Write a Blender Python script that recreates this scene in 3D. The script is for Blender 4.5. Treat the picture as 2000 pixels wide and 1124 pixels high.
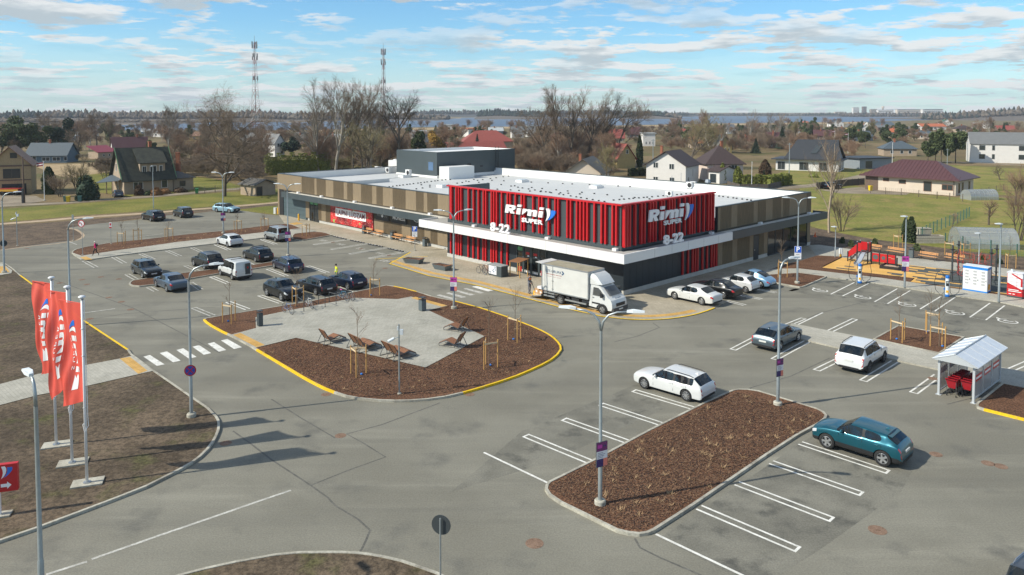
import bpy, bmesh, math, random
from math import sin, cos, pi, radians, sqrt, atan2, tan
from mathutils import Vector, Matrix, noise
random.seed(7)
S = bpy.context.scene
for o in list(bpy.data.objects): bpy.data.objects.remove(o)
COL = S.collection
# ---------------------------------------------------------------- camera
F, TH, HC = 1470.0, radians(2.8), 16.5
PY = 218 + F*tan(TH)
cam = bpy.data.objects.new("camera", bpy.data.cameras.new("camera")); COL.objects.link(cam)
cam.location = (0, 0, HC); cam.rotation_euler = (pi/2-TH, 0, 0)
cam.data.sensor_width = 36; cam.data.lens = F/2000*36
cam.data.shift_y = -(562-PY)/2000
cam.data.clip_start = .3; cam.data.clip_end = 30000
S.camera = cam
S.render.resolution_x, S.render.resolution_y = 1024, 575
# ---------------------------------------------------------------- world, sun, exposure
SUN_AZ, SUN_EL = radians(252.5), radians(38.5)     # compass angle from +Y towards +X, where the sun stands
W = bpy.data.worlds.new("World"); S.world = W; W.use_nodes = True
def build_world():
    nt = W.node_tree; N = nt.nodes; N.clear(); L = nt.links.new
    def nd(t, **k):
        n = N.new(t)
        for a, v in k.items(): setattr(n, a, v)
        return n
    def math_(op, a, b=None, clamp=False):
        n = nd('ShaderNodeMath', operation=op, use_clamp=clamp)
        for i, v in enumerate((a, b)):
            if v is None: continue
            if isinstance(v, (int, float)): n.inputs[i].default_value = v
            else: L(v, n.inputs[i])
        return n.outputs[0]
    out = nd('ShaderNodeOutputWorld')
    sky = nd('ShaderNodeTexSky', sky_type='NISHITA', sun_disc=False)
    sky.sun_elevation = SUN_EL; sky.sun_rotation = SUN_AZ
    sky.air_density = 1.0; sky.dust_density = .25; sky.ozone_density = 4.0; sky.altitude = 100
    tint = nd('ShaderNodeMix', data_type='RGBA', blend_type='MULTIPLY'); tint.inputs[0].default_value = 1
    L(sky.outputs[0], tint.inputs[6]); tint.inputs[7].default_value = (.66, .95, 1.06, 1)
    bg = nd('ShaderNodeBackground'); L(tint.outputs[2], bg.inputs[0]); bg.inputs[1].default_value = .125
    tc = nd('ShaderNodeTexCoord'); sep = nd('ShaderNodeSeparateXYZ'); L(tc.outputs['Generated'], sep.inputs[0])
    def layer(dz, scale, seed, det=7, rough=.56):
        z = math_('MAXIMUM', math_('ADD', sep.outputs[2], dz), .004)
        den = math_('ADD', z, .085)
        cb = nd('ShaderNodeCombineXYZ')
        L(math_('DIVIDE', sep.outputs[0], den), cb.inputs[0]); L(math_('DIVIDE', sep.outputs[1], den), cb.inputs[1])
        cb.inputs[2].default_value = seed
        n = nd('ShaderNodeTexNoise'); L(cb.outputs[0], n.inputs['Vector'])
        n.inputs['Scale'].default_value = scale; n.inputs['Detail'].default_value = det; n.inputs['Roughness'].default_value = rough
        return n.outputs[0]
    def ramp(v, a, b):
        m = nd('ShaderNodeMapRange', interpolation_type='SMOOTHSTEP'); L(v, m.inputs[0])
        m.inputs[1].default_value = a; m.inputs[2].default_value = b
        return m.outputs[0]
    n0 = layer(0, 1.75, 3.7, 9, .62); n1 = layer(.010, 1.75, 3.7, 6)
    mask = ramp(n0, .470, .545)
    m2 = ramp(layer(0, .5, 9.1, 4, .5), .33, .50)
    veil = math_('MULTIPLY', ramp(sep.outputs[2], .12, .0), .36)
    cov = math_('MAXIMUM', math_('MULTIPLY', math_('MULTIPLY', mask, math_('ADD', math_('MULTIPLY', m2, .55), .45)), .93), veil)
    shade = ramp(n1, .46, .62)
    cc = nd('ShaderNodeMix', data_type='RGBA'); L(shade, cc.inputs[0])
    cc.inputs[6].default_value = (.92, .93, .92, 1); cc.inputs[7].default_value = (.54, .61, .65, 1)
    c2 = nd('ShaderNodeBackground'); L(cc.outputs[2], c2.inputs[0]); c2.inputs[1].default_value = .80
    mx = nd('ShaderNodeMixShader'); L(cov, mx.inputs[0]); L(bg.outputs[0], mx.inputs[1]); L(c2.outputs[0], mx.inputs[2])
    L(mx.outputs[0], out.inputs[0])
build_world()
sun = bpy.data.objects.new("sun", bpy.data.lights.new("sun", 'SUN')); COL.objects.link(sun)
sun.data.energy = 4.5; sun.data.angle = radians(.53); sun.data.color = (1, .94, .81)
sd = Vector((sin(SUN_AZ)*cos(SUN_EL), cos(SUN_AZ)*cos(SUN_EL), sin(SUN_EL)))
sun.rotation_euler = (-sd).to_track_quat('-Z', 'Y').to_euler(); sun.location = (0, 0, 60)
S.view_settings.view_transform = 'Standard'; S.view_settings.look = 'None'
S.view_settings.exposure = .25; S.view_settings.gamma = 1; S.view_settings.use_curve_mapping = False
S.cycles.max_bounces = 6; S.cycles.transparent_max_bounces = 12; S.cycles.volume_bounces = 0
# ---------------------------------------------------------------- helpers
def gp(x, y, z=0.0):
    """point of the place seen at photo pixel x, y on the level z"""
    a = (x-1000)/F; b = (y-PY)/F
    dy = cos(TH)-b*sin(TH); dz = -sin(TH)-b*cos(TH)
    t = (z-HC)/dz
    return Vector((a*t, dy*t, z))
MATS = {}
def rgb(h):
    if isinstance(h, str):
        f = lambda i: ((int(h[i:i+2], 16)/255+.055)/1.055)**2.4
        return (f(0), f(2), f(4))
    return tuple(h)
def M(name, col=(.5,.5,.5), rough=.6, metal=0., var=0., scale=3., bump=0., bscale=None, col2=None, coat=0., alpha=1., emit=0., trans=0., det=5, stretch=None, spec=None):
    if name in MATS: return MATS[name]
    m = bpy.data.materials.new(name); m.use_nodes = True; MATS[name] = m
    nt = m.node_tree; b = nt.nodes['Principled BSDF']; L = nt.links.new
    col = rgb(col); b.inputs['Base Color'].default_value = (*col, 1)
    b.inputs['Roughness'].default_value = rough; b.inputs['Metallic'].default_value = metal
    b.inputs['Coat Weight'].default_value = coat; b.inputs['Coat Roughness'].default_value = .04
    b.inputs['Alpha'].default_value = alpha; b.inputs['Transmission Weight'].default_value = trans
    if spec is not None: b.inputs['Specular IOR Level'].default_value = spec
    if emit: b.inputs['Emission Color'].default_value = (*col, 1); b.inputs['Emission Strength'].default_value = emit
    if var or bump or col2:
        tc = nt.nodes.new('ShaderNodeTexCoord'); v = tc.outputs['Object']
        if stretch:
            mp = nt.nodes.new('ShaderNodeMapping'); L(v, mp.inputs[0]); mp.inputs['Scale'].default_value = stretch; v = mp.outputs[0]
        n = nt.nodes.new('ShaderNodeTexNoise'); L(v, n.inputs['Vector']); n.inputs['Scale'].default_value = scale
        n.inputs['Detail'].default_value = det; n.inputs['Roughness'].default_value = .65
        r = nt.nodes.new('ShaderNodeMapRange'); L(n.outputs[0], r.inputs[0]); r.inputs[1].default_value = .3; r.inputs[2].default_value = .7
        mx = nt.nodes.new('ShaderNodeMix'); mx.data_type = 'RGBA'; L(r.outputs[0], mx.inputs[0])
        c2 = rgb(col2) if col2 else tuple(c*(1+var) for c in col)
        c1 = col if col2 else tuple(c*(1-var) for c in col)
        mx.inputs[6].default_value = (*c1, 1); mx.inputs[7].default_value = (*c2, 1); L(mx.outputs[2], b.inputs['Base Color'])
        if bump:
            n2 = n
            if bscale:
                n2 = nt.nodes.new('ShaderNodeTexNoise'); L(v, n2.inputs['Vector']); n2.inputs['Scale'].default_value = bscale; n2.inputs['Detail'].default_value = 4
            bp = nt.nodes.new('ShaderNodeBump'); bp.inputs['Strength'].default_value = bump; bp.inputs['Distance'].default_value = .05
            L(n2.outputs[0], bp.inputs['Height']); L(bp.outputs[0], b.inputs['Normal'])
    return m
class MB:
    """collects shapes and links them as ONE mesh object"""
    def __init__(s): s.v = []; s.f = []; s.mi = []; s.k = 0
    def add(s, vs, fs):
        o = len(s.v); s.v += [tuple(v) for v in vs]; s.f += [tuple(i+o for i in f) for f in fs]; s.mi += [s.k]*len(fs); return s
    def mat(s, k): s.k = k; return s
    def box(s, c, d, rz=0, M4=None):
        x, y, z = (q/2 for q in d); vs = [Vector((i*x, j*y, k*z)) for i in (-1,1) for j in (-1,1) for k in (-1,1)]
        R = Matrix.Rotation(rz, 3, 'Z') if not M4 else M4
        return s.add([R @ v + Vector(c) for v in vs], [(0,1,3,2),(4,6,7,5),(0,4,5,1),(2,3,7,6),(0,2,6,4),(1,5,7,3)])
    def bx(s, x0, x1, y0, y1, z0, z1): return s.box(((x0+x1)/2, (y0+y1)/2, (z0+z1)/2), (abs(x1-x0), abs(y1-y0), abs(z1-z0)))
    def prism(s, pts, z0, z1, bottom=True):
        n = len(pts); a = sum(pts[i][0]*pts[(i+1)%n][1]-pts[(i+1)%n][0]*pts[i][1] for i in range(n))
        if a < 0: pts = pts[::-1]
        vs = [(p[0], p[1], z0) for p in pts]+[(p[0], p[1], z1) for p in pts]
        fs = [(i, (i+1)%n, n+(i+1)%n, n+i) for i in range(n)]+[tuple(range(n, 2*n))]
        if bottom: fs.append(tuple(range(n-1, -1, -1)))
        return s.add(vs, fs)
    def sheet(s, pts, z):
        n = len(pts); a = sum(pts[i][0]*pts[(i+1)%n][1]-pts[(i+1)%n][0]*pts[i][1] for i in range(n))
        if a < 0: pts = pts[::-1]
        return s.add([(p[0], p[1], z) for p in pts], [tuple(range(n))])
    def tube(s, path, r, n=6, cap=True):
        path = [Vector(p) for p in path]; rs = r if isinstance(r, (list, tuple)) else [r]*len(path)
        vs = []; fs = []; m = len(path); u = None
        for i, p in enumerate(path):
            d = (path[min(i+1, m-1)]-path[max(i-1, 0)]).normalized()
            if u is None: u = d.orthogonal().normalized()
            u = (u-d*u.dot(d))
            u = u.normalized() if u.length > 1e-5 else d.orthogonal().normalized()
            w = d.cross(u)
            vs += [p+(u*cos(2*pi*k/n)+w*sin(2*pi*k/n))*rs[i] for k in range(n)]
        for i in range(m-1):
            fs += [(i*n+k, i*n+(k+1)%n, (i+1)*n+(k+1)%n, (i+1)*n+k) for k in range(n)]
        if cap: fs += [tuple(range(n-1, -1, -1)), tuple((m-1)*n+k for k in range(n))]
        return s.add(vs, fs)
    def cyl(s, p0, p1, r0, r1=None, n=10): return s.tube([p0, p1], [r0, r0 if r1 is None else r1], n)
    def lathe(s, prof, c=(0,0,0), n=16, axis='Z'):
        vs = []
        for r, h in prof:
            for k in range(n):
                a = 2*pi*k/n
                q = (r*cos(a), r*sin(a), h) if axis == 'Z' else (r*cos(a), h, r*sin(a))
                vs.append((q[0]+c[0], q[1]+c[1], q[2]+c[2]))
        fs = []
        for i in range(len(prof)-1):
            for k in range(n):
                q = (i*n+k, i*n+(k+1)%n, (i+1)*n+(k+1)%n, (i+1)*n+k)
                fs.append(q if axis == 'Z' else q[::-1])
        return s.add(vs, fs)
    def ball(s, c, r, n=8, m=6, sq=(1,1,1)):
        pr = [(r*sin(pi*i/m)+1e-4, -r*cos(pi*i/m)) for i in range(m+1)]
        o = len(s.v); s.lathe(pr, (0,0,0), n)
        for i in range(o, len(s.v)):
            v = s.v[i]; s.v[i] = (v[0]*sq[0]+c[0], v[1]*sq[1]+c[1], v[2]*sq[2]+c[2])
        return s
    def xform(s, m4):
        s.v = [tuple(m4 @ Vector(v)) for v in s.v]; return s
    def build(s, name, mat, parent=None, smooth=False, loc=None):
        me = bpy.data.meshes.new(name); me.from_pydata(s.v, [], s.f)
        ms = mat if isinstance(mat, (list, tuple)) else [mat]
        for q in ms: me.materials.append(q)
        if len(ms) > 1: me.polygons.foreach_set('material_index', s.mi)
        if smooth:
            me.polygons.foreach_set('use_smooth', [True]*len(me.polygons))
            if smooth is not True: me.set_sharp_from_angle(angle=radians(smooth))
        me.update()
        return link(name, me, parent, loc)
def link(name, me, parent=None, loc=None):
    o = bpy.data.objects.new(name, me); COL.objects.link(o)
    if parent: o.parent = parent
    if loc: o.location = loc
    return o
def tag(o, label=None, cat=None, group=None, kind=None):
    if label: o['label'] = label
    if cat: o['category'] = cat
    if group: o['group'] = group
    if kind: o['kind'] = kind
    return o
def thing(name, label, cat, loc=(0,0,0), rz=0., group=None):
    o = bpy.data.objects.new(name, None); COL.objects.link(o); o.location = loc; o.rotation_euler = (0,0,rz)
    o.empty_display_size = .3
    return tag(o, label, cat, group)
def dup(root, loc, rz=0., label=None, group=None, sc=1.):
    r = root.copy(); COL.objects.link(r); r.location = loc; r.rotation_euler = (0,0,rz)
    r.scale = (sc, sc, sc) if isinstance(sc, (int, float)) else sc
    if label: r['label'] = label
    if group: r['group'] = group
    for ch in list(root.children):
        c = ch.copy(); COL.objects.link(c); c.parent = r
        for g in list(ch.children):
            d = g.copy(); COL.objects.link(d); d.parent = c
    return r
def struct(o): o['kind'] = 'structure'; return o
def evalmesh(o):
    dg = bpy.context.evaluated_depsgraph_get(); dg.update()
    return bpy.data.meshes.new_from_object(o.evaluated_get(dg))
def text(name, s, size, mat, parent, m4, ext=.01, off=0., shear=0., align='CENTER', sp=1., sx=1.):
    c = bpy.data.curves.new(name, 'FONT'); c.body = s; c.size = size; c.extrude = ext; c.offset = off; c.shear = shear
    c.align_x = align; c.align_y = 'CENTER'; c.space_character = sp; c.resolution_u = 3
    o = bpy.data.objects.new(name, c); COL.objects.link(o)
    me = evalmesh(o); bpy.data.objects.remove(o); bpy.data.curves.remove(c)
    if sx != 1.: me.transform(Matrix.Diagonal((sx, 1, 1, 1)))
    me.transform(m4); me.materials.clear(); me.materials.append(mat); me.name = name
    return link(name, me, parent)
def frame(origin, right, up):
    """matrix that puts local x along right, y along up, z out of the surface"""
    r = Vector(right).normalized(); u = Vector(up).normalized(); n = r.cross(u)
    m = Matrix((r, u, n)).transposed().to_4x4(); m.translation = Vector(origin); return m
def flat(v): return Vector((v[0], v[1]))
def hd(a, b): d = gp(*b)-gp(*a); return atan2(d.y, d.x)
def smoothpoly(pts, it=2, closed=True):
    for _ in range(it):
        q = []; n = len(pts)
        for i in range(n if closed else n-1):
            a, b = pts[i], pts[(i+1)%n]; q += [a*.75+b*.25, a*.25+b*.75]
        pts = q if closed else [pts[0]]+q+[pts[-1]]
    return pts
# ================================================================ ground materials
def gmat(name, c1, c2, big=.12, fine=20, speck=.25, c3=None, mid=1.2, t3=(.55,.75), rough=.95, bump=.3, brick=None, streak=None):
    """large patches between c1 and c2, stains c3, fine speckle, optional block joints"""
    m = bpy.data.materials.new(name); m.use_nodes = True; MATS[name] = m
    nt = m.node_tree; b = nt.nodes['Principled BSDF']; L = nt.links.new
    b.inputs['Roughness'].default_value = rough; b.inputs['Specular IOR Level'].default_value = .25
    geo = nt.nodes.new('ShaderNodeNewGeometry'); P = geo.outputs['Position']
    def noi(sc, det=5, vec=None, ro=.6):
        n = nt.nodes.new('ShaderNodeTexNoise'); L(vec or P, n.inputs['Vector']); n.inputs['Scale'].default_value = sc
        n.inputs['Detail'].default_value = det; n.inputs['Roughness'].default_value = ro; return n.outputs[0]
    def rng(v, a, c, lo=0, hi=1):
        r = nt.nodes.new('ShaderNodeMapRange'); r.interpolation_type = 'SMOOTHSTEP'; L(v, r.inputs[0])
        for i, q in enumerate((a, c, lo, hi)): r.inputs[i+1].default_value = q
        return r.outputs[0]
    def mix(f, a, c, mode='MIX'):
        x = nt.nodes.new('ShaderNodeMix'); x.data_type = 'RGBA'; x.blend_type = mode
        for k, q in ((0, f), (6, a), (7, c)):
            if isinstance(q, (int, float)): x.inputs[k].default_value = q
            elif isinstance(q, tuple): x.inputs[k].default_value = (*q, 1)
            else: L(q, x.inputs[k])
        return x.outputs[2]
    c1, c2 = rgb(c1), rgb(c2)
    col = mix(rng(noi(big, 6), .35, .65), c1, c2)
    if streak:
        mp = nt.nodes.new('ShaderNodeMapping'); L(P, mp.inputs[0]); mp.inputs['Rotation'].default_value = (0, 0, streak[0]); mp.inputs['Scale'].default_value = (.05, 1., 1)
        col = mix(rng(noi(streak[1], 4, mp.outputs[0]), .45, .72, 0, streak[2]), col, (.10, .098, .088))
        mp2 = nt.nodes.new('ShaderNodeMapping'); L(P, mp2.inputs[0]); mp2.inputs['Rotation'].default_value = (0, 0, streak[0]+.5); mp2.inputs['Scale'].default_value = (.08, .7, 1)
        col = mix(rng(noi(.8, 5, mp2.outputs[0]), .5, .8, 0, .45), col, tuple(min(1, q*1.6) for q in c2))
    if c3:
        col = mix(rng(noi(mid, 6), t3[0], t3[1]), col, rgb(c3))
    if speck:
        lo, hi = 1-speck, 1+speck
        f = noi(fine, 3, None, .75)
        col = mix(1., col, mix(rng(f, .3, .7), (lo,)*3, (hi,)*3), 'MULTIPLY')
    if brick:
        mp = nt.nodes.new('ShaderNodeMapping'); L(P, mp.inputs[0]); mp.inputs['Rotation'].default_value = (0, 0, brick[0])
        bt = nt.nodes.new('ShaderNodeTexBrick'); L(mp.outputs[0], bt.inputs[0]); bt.inputs['Scale'].default_value = 1
        bt.inputs['Brick Width'].default_value = brick[1]; bt.inputs['Row Height'].default_value = brick[2]; bt.inputs['Mortar Size'].default_value = brick[3]
        bt.inputs['Color1'].default_value = (.92,)*3+(1,); bt.inputs['Color2'].default_value = (1.06,)*3+(1,); bt.inputs['Mortar'].default_value = (.74,)*3+(1,)
        col = mix(1., col, bt.outputs[0], 'MULTIPLY')
    L(col, b.inputs['Base Color'])
    if bump:
        bp = nt.nodes.new('ShaderNodeBump'); bp.inputs['Strength'].default_value = bump; bp.inputs['Distance'].default_value = .06
        L(noi(fine*.6, 4, None, .7), bp.inputs['Height']); L(bp.outputs[0], b.inputs['Normal'])
    return m
AZA, AZB = radians(133.6), radians(43.6)          # the shop's front (to the left) and side directions
asphalt = gmat('asphalt', (.178,.169,.136), (.222,.212,.172), .10, 14, .14, (.125,.122,.106), .35, (.52,.78), .9, .12, streak=(-.75, .35, .30))
asph_d = gmat('asphalt dark', (.150,.144,.119), (.208,.199,.163), .40, 14, .18, (.092,.090,.078), .7, (.50,.72), .9, .15)
mulch = gmat('bark mulch', (.102,.050,.027), (.142,.072,.040), .5, 9, .75, (.20,.12,.07), 4.5, (.66,.8), .95, 1.)
dirt = gmat('bare soil', (.076,.057,.038), (.135,.101,.068), .22, 5, .45, (.085,.082,.032), .5, (.52,.75), .97, 1.)
dirt2 = gmat('dark soil', (.085,.062,.044), (.15,.11,.075), .5, 4, .4, (.15,.11,.07), 1.2, (.6,.75), .97, .8)
gravel = gmat('pale gravel', (.36,.27,.18), (.47,.36,.25), .3, 6, .15, None)
track = gmat('dirt track', (.20,.165,.12), (.30,.25,.185), .2, 4, .15, (.12,.11,.06), .6, (.6,.75))
grass = gmat('dry spring grass', (.135,.100,.046), (.215,.155,.078), .02, 1.6, .3, (.105,.098,.032), .05, (.45,.65), .95, .5)
lawn = gmat('green lawn', (.118,.132,.022), (.200,.182,.040), .16, 3, .28, (.19,.15,.05), .35, (.5,.8), .95, .4)
lawn2 = gmat('mown lawn', (.140,.152,.030), (.225,.208,.050), .12, 2.5, .25, (.26,.20,.070), .25, (.46,.68), .95, .4)
pave = gmat('concrete pavers', (.33,.32,.27), (.40,.385,.33), .35, 8, .10, (.27,.265,.23), .8, (.55,.8), .9, .08, brick=(AZA, .4, .2, .012))
pave2 = gmat('sidewalk pavers', (.34,.30,.225), (.42,.37,.285), .3, 8, .10, (.28,.25,.19), .7, (.55,.8), .9, .08, brick=(AZB, .4, .2, .012))
pave3 = gmat('grey sidewalk pavers', (.36,.345,.29), (.43,.41,.35), .3, 8, .10, (.30,.29,.25), .7, (.55,.8), .9, .08, brick=(AZB, .4, .2, .010))
concrete2 = gmat('kerb concrete darker', (.29,.27,.225), (.38,.36,.30), 1.2, 10, .15, (.22,.20,.16), 2., (.55,.75))
concrete = gmat('kerb concrete', (.36,.34,.28), (.46,.44,.37), 1.2, 10, .15, (.26,.24,.19), 2., (.55,.75))
tact = gmat('yellow tactile pavers', (.50,.295,.085), (.60,.37,.125), .8, 8, .10, None, bump=.1, brick=(AZB, .3, .3, .012))
ypaint = gmat('yellow road paint', (.72,.46,.012), (.82,.53,.02), 1., 9, .12, (.50,.41,.20), 3.0, (.56,.72), .7, .05)
wpaint = gmat('white road paint', (.60,.59,.54), (.74,.73,.68), 1.2, 10, .12, (.36,.35,.31), 3.2, (.54,.74), .8, .05)
wpaint2 = gmat('worn white road paint', (.40,.39,.35), (.55,.54,.49), 2, 10, .2, (.24,.235,.21), 3., (.5,.7), .85, .05)
ochre = gmat('yellow rubber tiles', (.62,.36,.10), (.70,.42,.13), .6, 12, .1, None, bump=.05)
rub_d = gmat('grey rubber tiles', (.070,.080,.078), (.090,.10,.097), .8, 12, .1, None, bump=.05)
rust = gmat('rusty iron', (.20,.130,.092), (.26,.175,.125), 3, 20, .2, (.12,.07,.045), 6, (.5,.7))
seam = gmat('tar seam', (.105,.103,.092), (.140,.136,.119), 2, 10, .2)
reed = gmat('dry reeds', (.30,.215,.12), (.40,.30,.17), .01, .3, .2)
# ================================================================ ground
PX = lambda pts, z=0.: [gp(x, y, z) for x, y in pts]
def sheet(name, px, z, mat):
    return struct(MB().sheet(PX(px, z), z).build(name, mat))
def ground():
    g = MB(); R = 9000
    g.sheet([(-R,-200), (R,-200), (R,9000), (-R,9000)], 0)
    struct(g.build('ground', grass))
ground()
asp_px = [(-700,1600),(2900,1600),(2900,770),(2080,605),(2000,590),(1700,545),(1600,532),(1540,524),(1380,540),(1100,480),(790,450),(560,417),(545,421),(520,419),
          (462,410),(454,408),(424,412),(373.7,418),(320,421.6),(267,429.6),(187,437.6),(130.8,445.6),(150,449),(160,455),(163,461),(157,466),(150,469),(60,480),(0,488),(-300,528),(-300,1000)]
sheet('car_park_asphalt', asp_px, .004, asphalt)
def offset(pts, d):
    n = len(pts); out = []
    ar = sum(pts[i].x*pts[(i+1)%n].y-pts[(i+1)%n].x*pts[i].y for i in range(n)); sg = 1 if ar > 0 else -1
    for i in range(n):
        a = (pts[i]-pts[i-1]); b = (pts[(i+1)%n]-pts[i]); a.z = b.z = 0
        na = Vector((a.y, -a.x, 0)).normalized()*sg; nb = Vector((b.y, -b.x, 0)).normalized()*sg
        m = (na+nb); m = m.normalized() if m.length > 1e-4 else na
        k = max(.35, m.dot(na)); out.append(pts[i]+m*(d/k))
    return out
def inpx(p, boxes):
    return any(x0 <= p[0] <= x1 and y0 <= p[1] <= y1 for x0, y0, x1, y1 in boxes)
def proj(P):
    Z = P.z-HC; d = P.y*cos(TH)-Z*sin(TH); v = -P.y*sin(TH)-Z*cos(TH)
    return 1000+F*P.x/d, PY+F*v/d
def bed(name, px, fill, h=.13, kw=.13, yellow=(), soft=0, kerb=True, fillname=None, dome=0.):
    """raised bed: a kerb ring (painted yellow where the photo is) round a fill"""
    px = smoothpoly(px, soft) if soft else px
    P0 = PX(px); P = []; rk = random.Random(len(px))
    for a, b in zip(P0, P0[1:]+P0[:1]):
        k = max(1, round((b-a).length)); P += [a.lerp(b, i/k) for i in range(k)]
    q = offset(P, -kw)
    if kerb:
        k = MB(); n = len(P)
        for i in range(n):
            a, b, c, d = P[i], P[(i+1)%n], q[(i+1)%n], q[i]
            mid = proj((a+b)/2); k.mat(1 if inpx(mid, yellow) else 2*(rk.random() < .4))
            t = [Vector((v.x, v.y, h)) for v in (a, b, c, d)]; lo = [Vector((v.x, v.y, 0)) for v in (a, b, c, d)]
            k.add(t+lo, [(0,1,2,3),(0,4,5,1),(2,6,7,3)])
        o = struct(k.build('kerb', [concrete, ypaint, concrete2]))
        me = o.data; bm = bmesh.new(); bm.from_mesh(me); bmesh.ops.recalc_face_normals(bm, faces=bm.faces); bm.to_mesh(me); bm.free()
    struct(MB().prism([(v.x, v.y) for v in q], 0.001, h-.025, False).build(fillname or name, fill))
    return q
# ---- plaza island
isl = [(397,627),(402,632),(412,639),(432,650),(455,661),(480,674),(500,686),(530,704),(560,722),(590,740),(612,752),(632,762),(652,770),(675,777.5),(700,782),(740,786),(770,787),(800,786.5),(835,784),(870,779),(905,771),(940,761),
       (975,750),(1010,738),(1036,727),(1060,716),(1078,706),(1090,696),(1097,686),(1096,678),(1091,671),(1083,663),(1073,656),(1060,649),(1040,640),(990,621),(940,604),(910,596),(885,589.5),(863,585.5),(843,581),(815,572),(790,565.5),(770,561.5),(755,559.5),
       (690,573),(600,592),(500,608),(430,619.5),(402,624.5)]
bed('mulch_bed', isl, mulch, yellow=[(395,626,462,656),(500,684,1000,772),(1000,742,1098,655),(1060,650,1100,715),(880,588,1060,650),(768,560,815,573),(1000,715,1060,750)])
plaza = [(449,654.5),(500,679.5),(578.5,660),(831,718),(946,657),(837,606.5),(874,597.5),(803,579.5),(777,584.5),(693,582),(554,608.5),(499,620),(500,641)]
sheet('plaza_paving', plaza, .134, pave)
sheet('tactile_strip', [(455,654.5),(469.7,650.5),(517,674),(501,678.6)], .138, tact)
sheet('tactile_strip', [(802.6,582.5),(811.6,580),(873.5,597),(863,599.5)], .138, tact)
# ---- near bed on the right
bq = [(1064,960),(1066,951),(1071.7,945),(1158.5,902),(1264,845),(1377,788.7),(1419,770),(1430,765.5),(1441.5,763.4),(1460,763.8),(1482.5,767),(1525,780),(1575,795),(1597,802),(1609,808),(1616,815),(1613,822),(1602.7,830.6),(1560,853.4),(1500,892.5),(1354.7,992.5),(1279,1041.5),(1266,1047),(1249,1049.5),(1226.4,1047),(1203.8,1041.5),(1151,1015),(1094,986.8),(1071.7,971.7)]
bed('mulch_bed', bq, mulch)
# ---- tree bed, walkway and corner bed on the right
strip = [(1546,634),(1705,665.5),(1832,693.5),(1943,718),(2010,731),(2200,768),(2200,800),(2010,762),(1957,751),(1832,724),(1753,707),(1630,680),(1575,667),(1530,658)]
struct(MB().prism([(v.x, v.y) for v in PX(strip)], 0, .10, False).build('footpath', pave3))
bed('mulch_bed', [(1705,665.2),(1753.5,638.5),(1884.5,661.5),(1836,693.8)], mulch, .135)
bed('mulch_bed', [(1957,751.3),(1935,769),(1915,785),(1908,790),(1905.5,795),(1908,799),(1921,803.5),(2080,843),(2250,890),(2250,815),(2010,762.5)], mulch, .135, yellow=[(1921,803,2400,900)])
# ---- bottom centre bed
bed('soil_bed', [(350,1128),(400,1115),(461,1101.5),(538,1087.6),(580,1083.5),(629.6,1082.5),(665,1082.5),(700,1084),(728,1087.5),(752,1092),(785,1099.5),(813,1109),(853,1123),(930,1160),(1000,1200),(700,1300),(300,1240),(200,1180)], dirt)
# ---- left soil area with the footpath across it
bu = [(0,1062),(75.5,1036),(151,1007.5),(226,979),(287,954.7),(340,928),(360,917.5),(377,907.5),(393,895.5),(407.5,881),(418,867),(424.5,854.7),(429,843),(430,832),(428.5,824),(424.5,817),(407.5,800),(377,779),(339.6,753),(298,724.5),(258,694.5),(251.6,685.8),(205,655),(159.5,624.7),(107,588.6),(75,565),(41,540),(26,527),(10.7,516.7),(0,514),(-60,505),(-500,530),(-900,800),(-500,1240)]
bed('bare_soil', bu, dirt, .12, yellow=[(40,538,252,687)], fillname='bare_soil')
sheet('footpath', [(-300,846),(-60,767),(0,750.5),(75,730.6),(234,700.7),(258,695),(299,724.6),(174,753),(75,771.7),(0,791.6),(-60,810),(-300,900)], .124, pave3)
sheet('tactile_strip', [(234,700.7),(254,697.4),(288,724.2),(270,730.5)], .128, tact)
sheet('footpath', [(-80,508),(4,514.5),(24,528),(22,534),(-60,548)], .124, pave3)
sheet('tactile_strip', [(-8,522),(10,519.5),(19,532),(-4,534)], .128, tact)
# ---- long bed and footpath, upper left
bx_ = [(140,496.4),(140.5,494),(142,492),(147.4,489),(166.6,484),(213.6,476),(277.6,469.7),(341.7,462),(400,455.8),(432,453),(517.6,442.4),(560,438.5),(571,440.3),(590,447.8),(517.6,455.5),(423.7,466.5),(346.8,475),(277.6,485),(240,489.8),(188,497.8),(158,502.5)]
bed('mulch_bed', bx_, mulch, .12)
struct(MB().prism([(v.x, v.y) for v in PX([(143,499),(158,502),(188,497.5),(240,489.4),(277.6,484.6),(346.8,474.6),(423.7,466.2),(517.6,455.2),(590,448),(618,453),(574,458.5),(570,462),(517.6,466),(389.5,481),(240,499.4),(181.5,508),(158,508)])], 0, .115, False).build('footpath', pave3))
sheet('tactile_strip', [(156,503),(168,501.2),(181,507),(166,508)], .119, tact)
bed('mulch_bed', [(570,462.5),(574,458.3),(584.5,457),(614.7,454.3),(629,455),(640,457.5),(649,461),(616.5,466.5),(592,471),(584.5,471),(571,469)], mulch, .125)
bed('mulch_bed', [(251.7,556.7),(254,553),(259,550),(304,542.8),(359.6,535),(425.8,526.8),(494,519.3),(532,513.3),(535.8,516),(535.8,520.4),(496,526.8),(428,536.4),(368,547),(304,557.8),(272,561.6),(257,560)], mulch, .125)
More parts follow.
